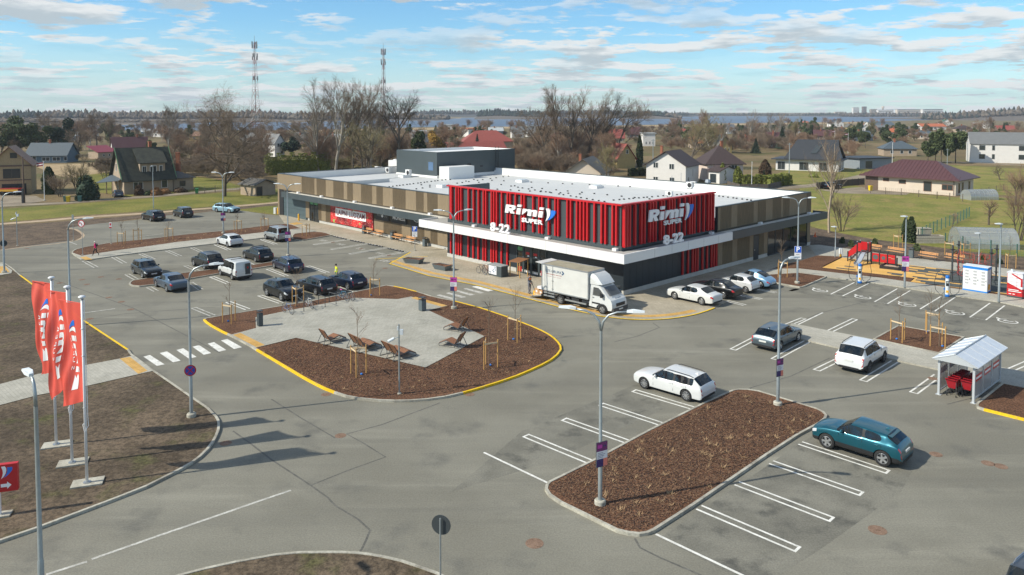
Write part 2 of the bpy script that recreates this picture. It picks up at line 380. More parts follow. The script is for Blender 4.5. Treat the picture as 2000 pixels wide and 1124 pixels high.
# ---- pavement round the shop
shop_walk = [(545,421),(556,437.4),(590,448),(618,453.8),(640,456.5),(649,460.6),(802.5,492.6),(760.6,515.7),(837.4,539.4),(930,557.4),(1018,580.6),(1095.5,601),(1173,618),(1200,621.3),(1225,623.8),(1250,625),(1270,625),(1287.5,624.3),(1306,623),(1325,620.7),(1345,617.5),(1362.5,613.6),(1382,607.5),(1397.5,601.5),(1420,590),(1385,580),(1480,548),(1500,545),(1512,530),(1560,513),(1597,502),(1577,479),(1400,440),(900,400)]
struct(MB().prism([(v.x, v.y) for v in PX(shop_walk)], 0, .05, False).build('sidewalk', pave2))
kl = [(760.6,515.7),(837.4,539.4),(930,557.4),(1018,580.6),(1095.5,601),(1173,618),(1200,621.3),(1225,623.8),(1250,625),(1270,625),(1287.5,624.3),(1306,623),(1325,620.7),(1345,617.5),(1362.5,613.6),(1382,607.5),(1397.5,601.5)]
def ribbon(name, px, w, z, mat, side=0, closed=False):
    """a strip of width w along photo points; side -1/0/1 puts it left of, on, or right of the line"""
    P = [gp(x, y, z) for x, y in px]; m = MB(); n = len(P); L_ = []; R_ = []
    for i in range(n):
        d = P[min(i+1, n-1)]-P[max(i-1, 0)]; d.z = 0; d.normalize(); nn = Vector((-d.y, d.x, 0))
        L_.append(P[i]+nn*w*(.5-.5*side)); R_.append(P[i]-nn*w*(.5+.5*side))
    m.add(L_+R_, [(n+i, n+i+1, i+1, i) for i in range(n-1)])
    return struct(m.build(name, mat))
ribbon('kerb_marking', kl, .16, .056, ypaint, -1)
ribbon('tactile_strip', [(x, y-5.5) for x, y in kl[:-2]], .62, .056, tact, -1)
sheet('tactile_strip', [(556,438.4),(580,434.4),(592,437),(566,441.5)], .056, tact)
sheet('entrance_mat', [(818,529),(842,524),(870,530),(846,535)], .056, tact) if 0 else None
bed('mulch_bed', [(1497,533),(1503,530.5),(1515,529.7),(1560,533.5),(1616,541),(1612,544),(1573,561),(1567,562.7),(1561.7,563),(1522,556),(1500,551.5),(1494,547)], mulch, .12)
ev_walk = [(1500,545),(1497,533),(1512,528.5),(1560,526.4),(1722,545),(1877,567.5),(1953,578),(2080,596),(2080,618),(2000,602),(1951,590.5),(1842,575.5),(1766,562.4),(1694,551.5),(1615.5,541.5),(1560,536)]
struct(MB().prism([(v.x, v.y) for v in PX([(1480,540),(1497,530),(1515,524.5),(1560,526.4),(1722,545),(1877,567.5),(1953,578),(2080,596),(2080,617),(2000,602),(1951,591.5),(1842,576.5),(1766,563.4),(1694,552.5),(1615.5,542.5),(1560,535)])], 0, .10, False).build('footpath', pave3))
struct(MB().prism([(v.x, v.y) for v in PX([(1500,530),(1540,517),(1560,512.5),(1597,501),(1645,503.5),(1606,523),(1786.7,543.8),(1778.6,550.7),(1953,573),(2080,590),(2080,596.5),(1877,567.5),(1722,545),(1560,526.4),(1515,527)])], 0, .11, False).build('mulch_bed', mulch))
sheet('play_surface', [(1606,523),(1645,503.5),(1752,515.5),(1856,527),(1965,540),(2080,553),(2080,590),(1953,573),(1778.6,550.7),(1786.7,543.8)], .116, ochre)
def tiles():
    m = MB(); o = gp(1606,523,.121); u = (gp(1786.7,543.8,.121)-o).normalized(); v = (gp(1645,503.5,.121)-o); v = (v-u*v.dot(u)).normalized()
    rng = random.Random(5)
    def px_in(p, poly):
        c = False; n = len(poly)
        for i in range(n):
            a, b = poly[i], poly[i-1]
            if (a[1] > p[1]) != (b[1] > p[1]) and p[0] < (b[0]-a[0])*(p[1]-a[1])/(b[1]-a[1])+a[0]: c = not c
        return c
    poly = [(q.x, q.y) for q in PX([(1606,523),(1645,503.5),(1752,515.5),(1856,527),(1965,540),(2080,553),(2080,590),(1953,573),(1778.6,550.7),(1786.7,543.8)], .12)]
    for j in range(-14, 40):
        i = -4.
        while i < 44:
            w = rng.choice((1., 1., 1.5, 2.)); s0 = i; i += w*.95
            c = o+u*(s0+w*.475)+v*(j*.5+.25); x = proj(c)[0]
            pr = 0. if x < 1640 else .05+.85*max(0, min(1, (x-1720)/150))
            if x > 1875: pr = .97
            if rng.random() > pr: continue
            a = o+u*s0+v*(j*.5); q = [a, a+u*w*.95, a+u*w*.95+v*.5, a+v*.5]
            if all(px_in((k.x, k.y), poly) for k in q): m.add(q, [(0,1,2,3)])
    struct(m.build('play_surface_tiles', rub_d))
tiles()
sheet('footpath', [(1577,479),(1597,501.5),(1645,503.8),(1752,515.8),(1856,527.3),(1965,540.3),(2080,553),(2080,540),(1965,524.5),(1862,512.7),(1770,503),(1680,489.3),(1600,478.5)], .06, pave3)
sheet('soil_strip', [(1576,478),(1576,446),(1600,447),(1640,456),(1700,467),(1790,478),(1900,492),(2080,514),(2080,540),(1965,524.5),(1862,512.7),(1770,503),(1680,489.3),(1600,478.5)], .03, dirt2)
# ---- lawns, paths and tracks
sheet('lawn', [(-120,412),(0,409),(128,400),(302,386.5),(440,376),(560,368),(560,394),(427,403),(160,421),(0,435),(-200,452)], .010, lawn)
sheet('lawn', [(462,410.5),(520,403),(543,402),(543,420.5)], .012, lawn)
sheet('dark_soil', [(-200,456),(0,440.5),(80,436),(280,420),(347,414),(427,408),(462,405.5),(520,399),(543,397),(543,402),(520,403.5),(462,410),(424,412),(320,421.6),(187,437.6),(130.8,445.6),(150,449),(163,461),(150,469),(60,480),(0,488),(-300,528)], .008, dirt2)
ribbon('gravel_path', [(-200,454),(0,438),(80,432),(160,425),(280,417.5),(347,411.8),(427,405.8),(520,398),(560,394)], 1.9, .014, gravel)
ribbon('road_edge', [(0,489),(60,481),(110,476.5),(150,469.5),(160,465),(163,460),(159,455),(148,448.5),(131,446)], .35, .012, gravel)
ribbon('dirt_track', [(-300,418),(-60,406),(53,400),(128,396.5),(187,391.5),(302,383.5),(387,376),(440,371),(500,366)], 3.2, .018, track)
sheet('yard', [(-200,398),(-60,384),(20,380),(70,383),(90,392),(53,399),(-60,405)], .012, track)
sheet('lawn', [(1560,360),(1640,352),(1700,372),(1870,386),(1905,382),(2100,398),(2300,440),(2200,520),(1900,492),(1700,467),(1600,447),(1576,440)], .010, lawn2)
sheet('lawn', [(1460,358),(1540,332),(1690,330),(1720,336),(1670,352),(1560,362)], .012, lawn2)
sheet('lawn', [(1800,320),(2200,340),(2300,400),(2100,396),(1905,376),(1860,350)], .012, lawn2)
ribbon('lane', [(1440,372),(1540,366),(1600,362),(1660,352),(1725,336),(1800,314),(1900,318),(2200,334)], 5., .016, track)
sheet('driveway', [(1600,371),(1680,366),(1780,376),(1770,381),(1640,378)], .020, track)
sheet('lawn', [(150,345),(260,330),(420,350),(480,366),(400,373),(250,384),(160,372)], .009, lawn)
sheet('dry_field', [(60,322),(260,318),(300,332),(200,350),(120,346)], .007, reed)
# ---- painted markings
def ubar(a, b, w=.40, lw=.11, z=.009, mat=None, closed=(1, 0), m=None, zp=0):
    A, B = gp(*a, z), gp(*b, z); d = (B-A).normalized(); n = Vector((-d.y, d.x, 0)); mm = m or MB()
    for s in (-1, 1):
        c = n*s*w/2; mm.add([A+c-n*lw/2, B+c-n*lw/2, B+c+n*lw/2, A+c+n*lw/2], [(0,1,2,3)])
    for k, (q, f) in enumerate(((A, 1), (B, -1))):
        if closed[k]:
            h = w/2-lw/2; mm.add([q-n*h, q+d*f*lw-n*h, q+d*f*lw+n*h, q+n*h], [(0,1,2,3)])
    if m is None: struct(mm.build('stall_marking', mat or wpaint))
for a, b in [((1237,763),(1364,800.5)),((1173,789.5),(1299,831)),((1100.5,818.7),(1229.5,864.5)),((1026,850.5),(1154,903)),
             ((1736,922.5),(1563,865.5)),((1684.5,965.5),(1506,903)),((1626.5,1015.5),(1439,944)),((1560,1074),(1365,991)),
             ((1431,683.5),(1530,632)),((1511.5,702.5),(1580,665)),((1594.5,723.8),(1668,688)),((1685.5,744.5),(1748,706)),((1784,768),(1832,733)),
             ((1670,623.5),(1613,651)),((1570,622),(1540,634)),((2040,694),(1972,723.5))]:
    ubar(a, b)
for a, b in [((221.5,502.4),(243.5,514.5)),((274.4,496),(300,506.6)),((325.7,490),(351.3,500.7)),((375,484.2),(396,493.5)),((164.4,510),(188,522.7)),((421,478),(448,488.8)),((511,468),(539,477.7)),
             ((247.7,536),(271,548.7)),((362,519),(389.7,530.6)),((290,561),(305,569)),((372,552),(392,566)),((413,540.7),(446,554)),((523.5,525.7),(560,539.6)),((601,520),(640,533)),
             ((507,577.4),(549,592)),((445,590),(484,604.5)),((378,601.5),(416,617)),((667,560),(700,572)),((480,512),(505,522)),
             ((1470,563),(1513,577)) if 0 else ((1420,588),(1455,596.5)),((1447,577),(1487,584.5)),((1481,565.5),(1516,572))]:
    ubar(a, b, mat=wpaint2 if a[0] < 400 else wpaint)
for a, b in [((613,478.4),(682.3,467.7)),((646.8,487.6),(719.7,475.7)),((683.2,496.5),(757,483.7)),((721.5,505),(794.4,491.7))]: ubar(a, b, .5)
for p in [((1668.7,552),(1622.5,575),(1645.6,578.5),(1696.5,554)),((1753,564),(1708,590),(1733.5,593.5),(1777.5,568)),((1838.8,578.5),(1797,604),(1825,608.5),(1865.4,581)),((1933.6,592.3),(1894.3,620),(1925.5,625.4),(1962.5,597))]:
    ribbon('stall_marking', p, .12, .009, wpaint)
for p in [((945,884),(1071,944)),((1281,1043.5),(1480,1138)),((1607,611),(1553,637)) ]: ribbon('stall_marking', p, .12, .009, wpaint)
for p in [((90,1122.6),(170,1097)),((179,1092.5),(300,1050),(440,1002)),((440,1002),(500,981),(568,958)),((20,1146),(75,1128))]: ribbon('centre_line', p, .13, .009, wpaint2)
for p in [((160,612),(225,603)),((262,464),(318,457)),((135,472.5),(150,478))]: ribbon('road_line', p, .14, .009, wpaint2)
ribbon('yellow_marking', [(835.4,501),(732,506.3)], .14, .052, ypaint); ribbon('yellow_marking', [(760.6,515.7),(801.6,493)], .16, .060, ypaint)
def quads(name, qs, mat, z=.009):
    m = MB()
    for q in qs: m.add(PX(q, z), [(3,2,1,0)])
    return struct(m.build(name, mat))
quads('zebra_crossing', [[(280,697),(292.8,693.7),(321.4,712),(306.5,715)],[(312,690),(326,686.5),(353,704.6),(338,708)],[(344.5,684),(358,680.7),(384,697.5),(369,700.8)],[(376,677.8),(389,674.5),(412.5,690),(398,693.3)],
    [(405.5,671.6),(418,668.6),(442,684),(427.5,687.3)],[(431.6,665.4),(444,662.4),(472.7,678.6),(457,682)]], wpaint)
quads('zebra_crossing', [[(832,581),(840,579.5),(874.8,589.5),(866,591.5)],[(921,560.5),(930.6,558.7),(964,567.5),(953,569.5)]], wpaint)
quads('worn_zebra_stripes', [[(852,577),(859,575.6),(893,584.5),(884,586.3)],[(871,573),(877,571.6),(911,580.5),(902,582.3)],[(888,568.5),(894,567.2),(928,576),(919,577.8)],[(905,564.5),(911,563),(946,572),(937,573.6)]], wpaint2)
for p in [((455,842),(487,865),(530,898),(605,947),(640,972),(655,988),(700,1015),(723,1036),(715,1055),(708,1070),(700,1083)),((530,780),(590,818),(655,856)),((608,948),(680,919),(753,893),(710,866),(677,848),(745,830),(860,787)),
          ((1200,668),(1245,657),(1288,640),(1275,631)),((1288,640),(1500,560)) if 0 else ((1240,1052),(1250,1070),(1290,1090),(1370,1124)),((1620,700),(1545,735),(1465,758),(1470,766)),((1765,569),(1690,590),(1600,612),(1535,640)),((150,628),(245,613),(420,600)) ,((100,545),(260,602),(430,690)), ((700,512),(650,520),(560,531)), ((1095,600),(900,640)) if 0 else ((1350,955),(1790,780)) if 0 else ((1970,760),(1850,790))]:
    ribbon('tar_seam', p, .09, .0065, seam)
sheet('asphalt_patch', [(880,962),(1080,900),(1380,760),(1240,752),(1020,842)], .006, asph_d)
sheet('asphalt_patch', [(1290,1050),(1610,835),(1790,905),(1760,960),(1600,1075),(1480,1150)], .006, asph_d)
sheet('asphalt_patch', [(1540,568),(1614,545),(1690,555),(2080,622),(2060,668),(1880,640),(1700,600)], .006, asph_d)
sheet('asphalt_patch', [(1440,560),(1497,552),(1562,566),(1500,580),(1420,592)], .006, asph_d)
def manhole(x, y, r=.33, sq=False, label=None):
    p = gp(x, y); m = MB().lathe([(r+.05, .004), (r+.05, .012), (r, .012), (r, .010)], (0,0,0), 20)
    t = thing('manhole_cover', label or 'rusty round manhole cover in the asphalt of the car park', 'manhole', (p.x, p.y, 0), 0, 'rusty manhole covers')
    m.build('rim', rust, t); b = MB(); b.lathe([(r, .009), (r*.55, .011), (.002, .011)], (0,0,0), 20)
    for k in range(-2, 3): b.bx(-r*.7, r*.7, k*.1-.012, k*.1+.012, .011, .015)
    b.build('lid', rust, t)
for k, (x, y) in enumerate([(665,851.5),(441,866),(1044,1062),(1714,1036),(1828,888),(1930,905.5),(1955,911.5),(637,771),(197,541.5),(160,546.8),(117,553.3),(170,556),(237,590),(213,581.5),(255,605),(917,771),(175,623.5),(705,486.5),(760,499.3),(650,473.5),(52,486),(232,545.5),(1822,740) ,(1520,1005) if 0 else (752,524.5)]):
    L_ = {0: 'rusty round manhole cover at the meeting of dark tar seams in the driveway', 1: 'rusty gully grate at the kerb of the soil bed, in the flags shadow', 2: 'rusty round manhole cover in open asphalt left of the near mulch bed corner', 3: 'rusty round manhole cover in open asphalt right of the near parking bays',
          4: 'rusty round manhole cover just behind the teal hatchback', 5: 'left one of two rusty lids side by side in the asphalt lane', 6: 'right one of two rusty lids side by side in the asphalt lane', 7: 'rusty gully grate beside the yellow kerb of the plaza island', 15: 'rusty gully grate at the right end of the plaza island kerb', 22: 'rusty manhole cover on a bay line beside the trolley shelter'}
    manhole(x, y, .24 if k not in (2, 3) else .30, label=L_.get(k))
def symbols():
    m = MB()
    for x, y in [(1601.6,567.4),(1685,580.8),(1771.7,595.4),(1865.4,611.3),(1968.3,627.7)]:
        c = gp(x, y, .009); u = (gp(x+20, y+3.6, .009)-c).normalized(); v = Vector((-u.y, u.x, 0)); n = 26; A = []; B = []
        for k in range(n+1):
            a = 2*pi*(k/n*.86+.30); A.append(c+u*cos(a)*.72+v*sin(a)*.62); B.append(c+u*cos(a)*.60+v*sin(a)*.50)
        m.add(A+B, [(k, k+1, n+2+k, n+1+k) for k in range(n)])
        m.add([c+u*-.62+v*.45, c+u*-.95+v*.62, c+u*-.88+v*.28, c+u*-.62+v*.22], [(3,2,1,0)])
        m.add([c+u*a+v*b for a, b in ((-.3,-.12),(.35,.08),(.35,.22),(-.3,.02))], [(0,1,2,3)])
        m.add([c+u*a+v*b for a, b in ((-.3,.04),(.02,.05),(.02,.2),(-.3,.16))], [(0,1,2,3)])
    struct(m.build('charging_bay_symbols', wpaint))
    m = MB()
    for x, y in [(633,470),(667,477.5),(705,486),(744,495),(753,509.5)]:
        c = gp(x, y, .009); u = (gp(x+10, y+2.2, .009)-c).normalized(); v = Vector((-u.y, u.x, 0))
        for a, b, w, h in ((-.5,.1,.28,.3),(-.45,-.25,.2,.35),(.1,.1,.3,.3),(.15,-.3,.25,.4),(.6,.05,.2,.25),(.62,-.25,.18,.3)):
            m.add([c+u*(a-w/2)+v*(b-h/2), c+u*(a+w/2)+v*(b-h/2), c+u*(a+w/2)+v*(b+h/2), c+u*(a-w/2)+v*(b+h/2)], [(0,1,2,3)])
    struct(m.build('family_bay_symbols', wpaint2))
symbols()
# ================================================================ the supermarket
CO = gp(1217.5, 578.3); DA = Vector((cos(AZA), sin(AZA), 0)); DB = Vector((cos(AZB), sin(AZB), 0)); UP = Vector((0,0,1))
shop = thing('supermarket', 'low white roofed supermarket with red fins and brown timber slats', 'supermarket', CO)
def lc(a, b, z=0.): v = DA*a+DB*b; return Vector((v.x, v.y, z))
RA = Matrix.Rotation(AZA, 3, 'Z')               # local x -> a ; local y -> -b
def abox(m, a0, a1, b0, b1, z0, z1):
    c = lc((a0+a1)/2, (b0+b1)/2, (z0+z1)/2); return m.box(c, (abs(a1-a0), abs(b1-b0), z1-z0), M4=RA)
m_grey = M('anthracite panel', '424b4e', .45, var=.08, scale=.5)
m_dark = M('dark panel', '283036', .4, var=.08, scale=.5)
m_red = M('red lacquered fins', (.50,.010,.015), .38, var=.06, scale=1)
m_slat = M('brown timber slats', (.245,.185,.113), .7, var=.22, scale=2.5, stretch=(6,6,.4))
m_slatdk = M('slat backing', (.075,.060,.040), .8)
m_roof = M('white roof membrane', (.55,.555,.54), .55, var=.05, scale=.35)
m_para = M('white parapet membrane', (.74,.74,.72), .5, var=.03, scale=.5)
m_white = M('white fascia', (.74,.74,.73), .4, var=.02)
m_cangrey = M('canopy membrane', (.36,.35,.32), .8, var=.12, scale=.6)
m_glass = M('dark shop glass', (.012,.016,.018), .06, spec=.8)
m_plinth = M('pale plinth', (.48,.47,.43), .8, var=.1, scale=1.5)
m_steel = M('galvanised steel', (.42,.44,.45), .42, .7, var=.12, scale=6)
m_blk = M('black plastic', (.02,.02,.022), .5)
m_door = M('industrial door grey', '4b5a5e', .45, var=.05)
m_let = M('white letter', (.85,.85,.85), .4)
m_blue = M('letter blue', (.02,.17,.66), .4)
m_green = M('exit sign green', (.12,.36,.16), .5)
A1, AW, BW, B1 = 25.1, 71.4, 2.45, 37.0        # red box end, wing end, wing set back, back wall
ZR, ZP, ZB = 5.45, 6.6, 8.05                   # roof deck, parapet, red screen top
# walls
w = MB()
abox(w, 0.0, A1, .0, .3, .45, 4.0); abox(w, .02, .3, .3, 15.6, .45, 3.98); abox(w, .02, .3, 15.6, B1, .45, ZP-.03)
abox(w, A1, AW-.1, BW+.12, BW+.4, .45, ZP-.03); abox(w, AW-.4, AW-.1, BW+.4, B1, 0, ZP-.03); abox(w, .3, AW-.4, B1-.3, B1, 0, ZP-.03)
w.build('wall', m_dark, shop)
p = MB(); abox(p, -.04, A1+.02, -.04, .28, 0, .45); abox(p, -.02, .28, .28, B1+.02, 0, .45); abox(p, A1+.02, 61.9, BW+.06, BW+.35, 0, .42); p.build('plinth', m_plinth, shop)
r = MB(); r.prism([tuple(lc(*q)[:2]) for q in ((.62,.36),(A1-.32,.36),(A1-.32,BW+.4),(AW-.4,BW+.4),(AW-.4,B1-.3),(.3,B1-.3),(.3,15.62),(.62,15.62))], ZR-.3, ZR); r.build('roof', m_roof, shop)
# parapet upstands on the inside, with sloped foot
pp = MB()
abox(pp, .302, 70., B1-.55, B1-.302, ZR, ZP-.06)
for a0, a1, b0, b1 in ((.302, 70., B1-1.05, B1-.55),):
    v = [lc(a0,b0,ZR+.005), lc(a1,b0,ZR+.005), lc(a1,b1,ZP-.35), lc(a0,b1,ZP-.35)]; pp.add(v, [(0,1,2,3)])
pp.build('parapet_lining', m_para, shop); pp = MB()
abox(pp, AW-.75, AW-.402, 9., B1-.6, ZR, ZP-.06); abox(pp, AW-.75, AW-.402, BW+.45, 9., ZR, ZP-.06)
pp.build('parapet_lining', m_para, shop)
cop = MB(); abox(cop, A1+.1, AW, BW-.02, BW+.42, ZP-.03, ZP+.03); abox(cop, AW-.42, AW, BW+.42, B1+.02, ZP-.03, ZP+.03); abox(cop, -.03, .32, 15.6, B1+.02, ZP-.03, ZP+.03); abox(cop, .32, AW-.42, B1-.3, B1+.03, ZP-.03, ZP+.03)
cop.build('parapet_cap', m_grey, shop)
low = MB(); abox(low, 57., 57.6, BW+.5, 14, ZR, ZR+.55); abox(low, 62., AW-.8, BW+.5, B1-1, ZR, ZR+.08); low.build('roof_upstand', m_roof, shop)
# red screen box
sc = MB(); abox(sc, .42, A1-.1, .15, .32, 4.0, ZB); abox(sc, .42, .6, .32, 15.5, 4.0, ZB); abox(sc, A1-.3, A1-.1, .32, 6.2, ZP-1, ZB-.02); sc.build('screen_wall', m_grey, shop)
scb = MB(); abox(scb, .6, A1-.3, .321, .335, ZR, ZB-.05); scb.build('screen_back', m_para, shop)
dp = MB(); abox(dp, .33, .415, .36, 15.45, 4.0, ZB-.1); dp.build('screen_side_panel', m_dark, shop)
cp = MB(); abox(cp, .22, A1+.03, -.10, .36, ZB, ZB+.14); abox(cp, .20, .62, .36, 15.6, ZB, ZB+.14); cp.build('screen_cap', m_red, shop)
def bpx(x, y, z, ax):
    d = gp(x, y, z)-CO; return d.dot(DA if ax == 'a' else DB)
# red fins: photo columns of the fin along the top edge
fx = [876, 886.5, 891.5, 896.5, 911, 921, 931, 941, 946, 957, 962, 967.5, 977.5, 989, 994.5, 1005, 1017, 1022.5, 1040, 1052, 1058, 1071, 1084, 1090, 1108, 1115, 1127, 1134, 1141, 1148, 1162, 1176, 1184, 1198, 1205.5]
fs_ = [1215, 1219.5, 1224.5, 1235, 1247, 1253.5, 1264, 1269.5, 1275, 1285.5, 1291, 1301, 1306.5, 1311.5, 1321.5, 1332, 1341, 1346, 1351, 1360.5, 1369.5, 1378, 1383, 1388]
def line_y(x): return 365+(x-872)*.1106 if x < 1211 else 402.5-(x-1211)*.1385
f1 = MB(); f2 = MB(); f3 = MB(); f4 = MB()
for i, x in enumerate(fx):
    a = bpx(x, line_y(x), 8.05, 'a'); wd = .17 if i else .36
    abox(f1, a-wd/2, a+wd/2, -.12, .15, 4.42-.0*i, ZB)
    if x < 994: abox(f2, a-.10, a+.10, -.16, 0., .5, 3.45)
for i, x in enumerate(fs_):
    b = bpx(x, line_y(x), 8.05, 'b'); b = min(b, 15.4)
    abox(f3, .08, .415, b-.10, b+.10, 4.30, ZB)
    if x > 1318: abox(f4, -.14, 0.0, b-.10+.3, b+.10+.3, .52, 3.35)
f1.build('red_cladding', m_red, shop); f2.build('red_cladding', m_red, shop); f3.build('red_cladding', m_red, shop); f4.build('red_cladding', m_red, shop)
fl = MB(); abox(fl, .30, A1, .06, .148, 4.0, 4.4); abox(fl, .30, .41, .148, 15.5, 4.0, 4.28); fl.build('flashing', m_grey, shop)
# panel joints on the dark lower wall
j = MB()
for a in [q*1.05 for q in range(1, 9)]: abox(j, a-.012, a+.012, -.004, .0, .5, 3.3)
for b in [q*.95 for q in range(1, 13)]: abox(j, -.004, .0, b-.012, b+.012, .5, 3.3)
j.build('panel_joints', m_blk, shop)
# canopies
cw = MB()
for a0,a1,b0,b1 in ((-1.42,28.1,-1.76,-1.6),(-1.42,-1.26,-1.6,16.2),(27.95,28.1,-1.6,BW-1.6)): abox(cw, a0,a1,b0,b1,3.3,4.14)
cw.build('canopy_fascia', m_white, shop)
ct = MB(); abox(ct, -1.26, 27.95, -1.6, 0.0, 3.55, 3.98); abox(ct, -1.26, 0.0, 0.0, 16.2, 3.55, 3.98); abox(ct, A1, 27.95, 0.0, BW, 3.55, 3.98); ct.build('canopy', m_cangrey, shop)
cd = MB(); abox(cd, -1.44, -1.28, 16.2, 38.6, 3.32, 4.16); abox(cd, -1.28, 0.4, 38.45, 38.6, 3.32, 4.16)
cd.build('canopy_fascia', m_grey, shop); cd = MB()
abox(cd, 28.1, 67.0, BW-1.62, BW-1.46, 3.3, 4.12); abox(cd, 66.85, 67.0, BW-1.46, BW, 3.3, 4.12); cd.build('canopy_fascia', m_grey, shop)
ce = MB(); abox(ce, -1.28, 0.0, 16.2, 38.45, 3.55, 3.98); ce.build('canopy', M('pale canopy membrane', (.60,.58,.52), .7, var=.08, scale=.7), shop); ce = MB(); abox(ce, 28.1, 66.85, BW-1.46, BW, 3.5, 3.96); ce.build('canopy', M('pale canopy membrane', (.60,.58,.52), .7, var=.08, scale=.7), shop)
jj = MB()
for k in range(1, 11): abox(jj, k*2.65-.01, k*2.65+.01, -1.764, -1.759, 3.3, 4.14)
for k in range(1, 6): abox(jj, -1.424, -1.419, k*2.7-.01, k*2.7+.01, 3.3, 4.14)
for k in range(1, 14): abox(jj, 28.1+k*2.75-.01, 28.1+k*2.75+.01, BW-1.625, BW-1.62, 3.3, 4.12)
jj.build('fascia_joints', M('joint grey', (.2,.2,.2), .8), shop)
for q in [(a, a+.45, -.35, 0.05) for a in (.6, 9., 20.)]+[(-.35, 0.02, b, b+.45) for b in (14., 24., 36.)]+[(a, a+.45, BW-.4, BW) for a in (31., 39., 48., 57., 64.)]: cl = MB(); abox(cl, *q, 3.98, 4.21); cl.build('canopy_bracket', m_white, shop)
# timber slat cladding: solid boards and open slats alternate
def slats(m, dk, ax, s0, s1, fixed, z0, z1, dens, sg):
    n = max(2, int((s1-s0)/dens)); st = (s1-s0)/n
    for k in range(n):
        c = s0+(k+.5)*st; wd = st*.36
        if ax == 'a': abox(m, c-wd/2, c+wd/2, fixed-.09, fixed-.02, z0, z1)
        else: abox(m, fixed-.09, fixed-.02, c-wd/2, c+wd/2, z0, z1)
    for z in (z0+.18, (z0+z1)/2, z1-.18):
        if ax == 'a': abox(m, s0, s1, fixed-.02, fixed-.002, z-.03, z+.03)
        else: abox(m, fixed-.02, fixed-.002, s0, s1, z-.03, z+.03)
wing_open = [(587,613.5),(618,637),(652.5,674),(681,693),(709.5,732.5),(741,754.5),(774.5,801),(822,838),(845,866.5)]
ms = MB(); zo0, zo1 = 4.15, ZP-.05
ed = [bpx(x, 340+(x-543)*.1177, ZP, 'a') for q in wing_open for x in q]
bk = MB(); abox(bk, A1+.12, AW, BW+.02, BW+.118, 3.96, ZP-.03); abox(bk, AW-.1, AW-.02, BW+.118, B1, 0, ZP-.03); bk.build('slat_backing', m_slatdk, shop)
prev = AW-.02
def boards(m, ax, s0, s1, fixed, z0, z1):
    n = max(1, round(abs(s1-s0)/.14)); st = (s1-s0)/n
    for k in range(n):
        c = s0+(k+.5)*st; q = abs(st)*.47
        if ax == 'a': abox(m, c-q, c+q, fixed-.05, fixed+.018, z0, z1)
        else: abox(m, fixed-.05, fixed+.018, c-q, c+q, z0, z1)
for k in range(0, len(ed), 2):
    hi, lo = ed[k], ed[k+1]; z0 = zo0 if prev < 66.9 else 4.15
    boards(ms, 'a', hi, prev, BW, z0, zo1); slats(ms, bk, 'a', lo, hi, BW+.02, zo0, zo1, .17, 1); prev = lo
boards(ms, 'a', A1+.14, prev, BW, zo0, zo1)
boards(ms, 'a', AW-.55, AW-.02, BW, 0, 4.15)
# lower wing wall, front
lb = MB(); abox(lb, A1+.12, 62.3, BW+.02, BW+.118, .42, 3.5); lb.build('slat_backing', m_slatdk, shop)
for s0, s1, op in ((61.2,62.3,0),(57.6,58.5,1),(56.4,57.6,0),(55.,56.4,1),(A1+.15,27.6,1),(27.6,30.,0),(30.,31.4,1),(31.4,32.6,0),(32.6,35.5,1),(35.5,37.4,0),(37.4,41.5,1),(41.5,43.7,0)):
    z1 = 3.5 if s0 > 44 or s0 < 26 else 2.2
    if op: slats(ms, lb, 'a', s0, s1, BW+.02, .45, z1, .17, 1)
    else: boards(ms, 'a', s0, s1, BW, .45, z1)
# right wing
ms.build('timber_slats', m_slat, shop); ms = MB()
so = [(1404.5,1426),(1437.5,1469),(1477,1493),(1506,1522.5),(1526.5,1539)]
bk2 = MB(); abox(bk2, .0, .018, 15.62, B1, .45, ZP-.03); bk2.build('slat_backing', m_slatdk, shop)
prev = 15.64
for x0, x1 in so:
    b0, b1 = (bpx(x, 406.6-(x-1389.4)*.164, ZP, 'b') for x in (x0, x1))
    boards(ms, 'b', prev, b0, 0., 4.2, zo1); slats(ms, bk2, 'b', b0, b1, 0., 4.2, zo1, .17, 1); prev = b1
boards(ms, 'b', prev, B1-1.2, 0., 4.2, zo1); slats(ms, bk2, 'b', B1-1.2, B1, 0., 4.2, zo1, .17, 1)
for s0, s1, op in ((15.7,16.6,0),(16.6,18.6,1),(18.6,19.6,0),(19.6,22.2,1),(22.2,23.0,0),(24.2,25.4,1),(25.4,26.2,0),(36.1,36.9,0)):
    if op: slats(ms, bk2, 'b', s0, s1, 0., .5, 3.5, .17, 1)
    else: boards(ms, 'b', s0, s1, 0., .5, 3.5)
ms.build('timber_slats', m_slat, shop)
# glazing of the side, with mullions
g = MB(); abox(g, -.03, -.012, 26.3, 36.0, .2, 3.5); g.build('shop_window', m_glass, shop)
mu = MB()
for b in (26.25, 28.0, 29.9, 31.8, 33.9, 36.0): abox(mu, -.07, -.005, b-.05, b+.05, .2, 3.5)
abox(mu, -.07, -.005, 26.3, 36, .1, .24); mu.build('window_frame', m_dark, shop)
d = MB(); abox(d, -.05, -.004, 23.05, 24.15, .05, 2.75); dd = d.build('service_door', m_dark, shop)
q = MB(); abox(q, -.09, -.05, 23.2, 23.3, 1.1, 1.25); q.build('handle', m_steel, dd)
# garage door at the wing end
d = MB(); abox(d, 62.35, 70.85, BW+.06, BW+.116, 0.02, 4.1); gd = d.build('loading_door', m_door, shop)
q = MB()
for z in (.7, 1.4, 2.1, 2.8, 3.5): abox(q, 62.4, 70.8, BW+.05, BW+.058, z-.012, z+.012)
q.build('door_ribs', m_dark, gd); q = MB(); abox(q, 69.6, 70.85, BW-.02, BW+.058, .02, 4.1); q.build('door_reveal', m_blk, gd)
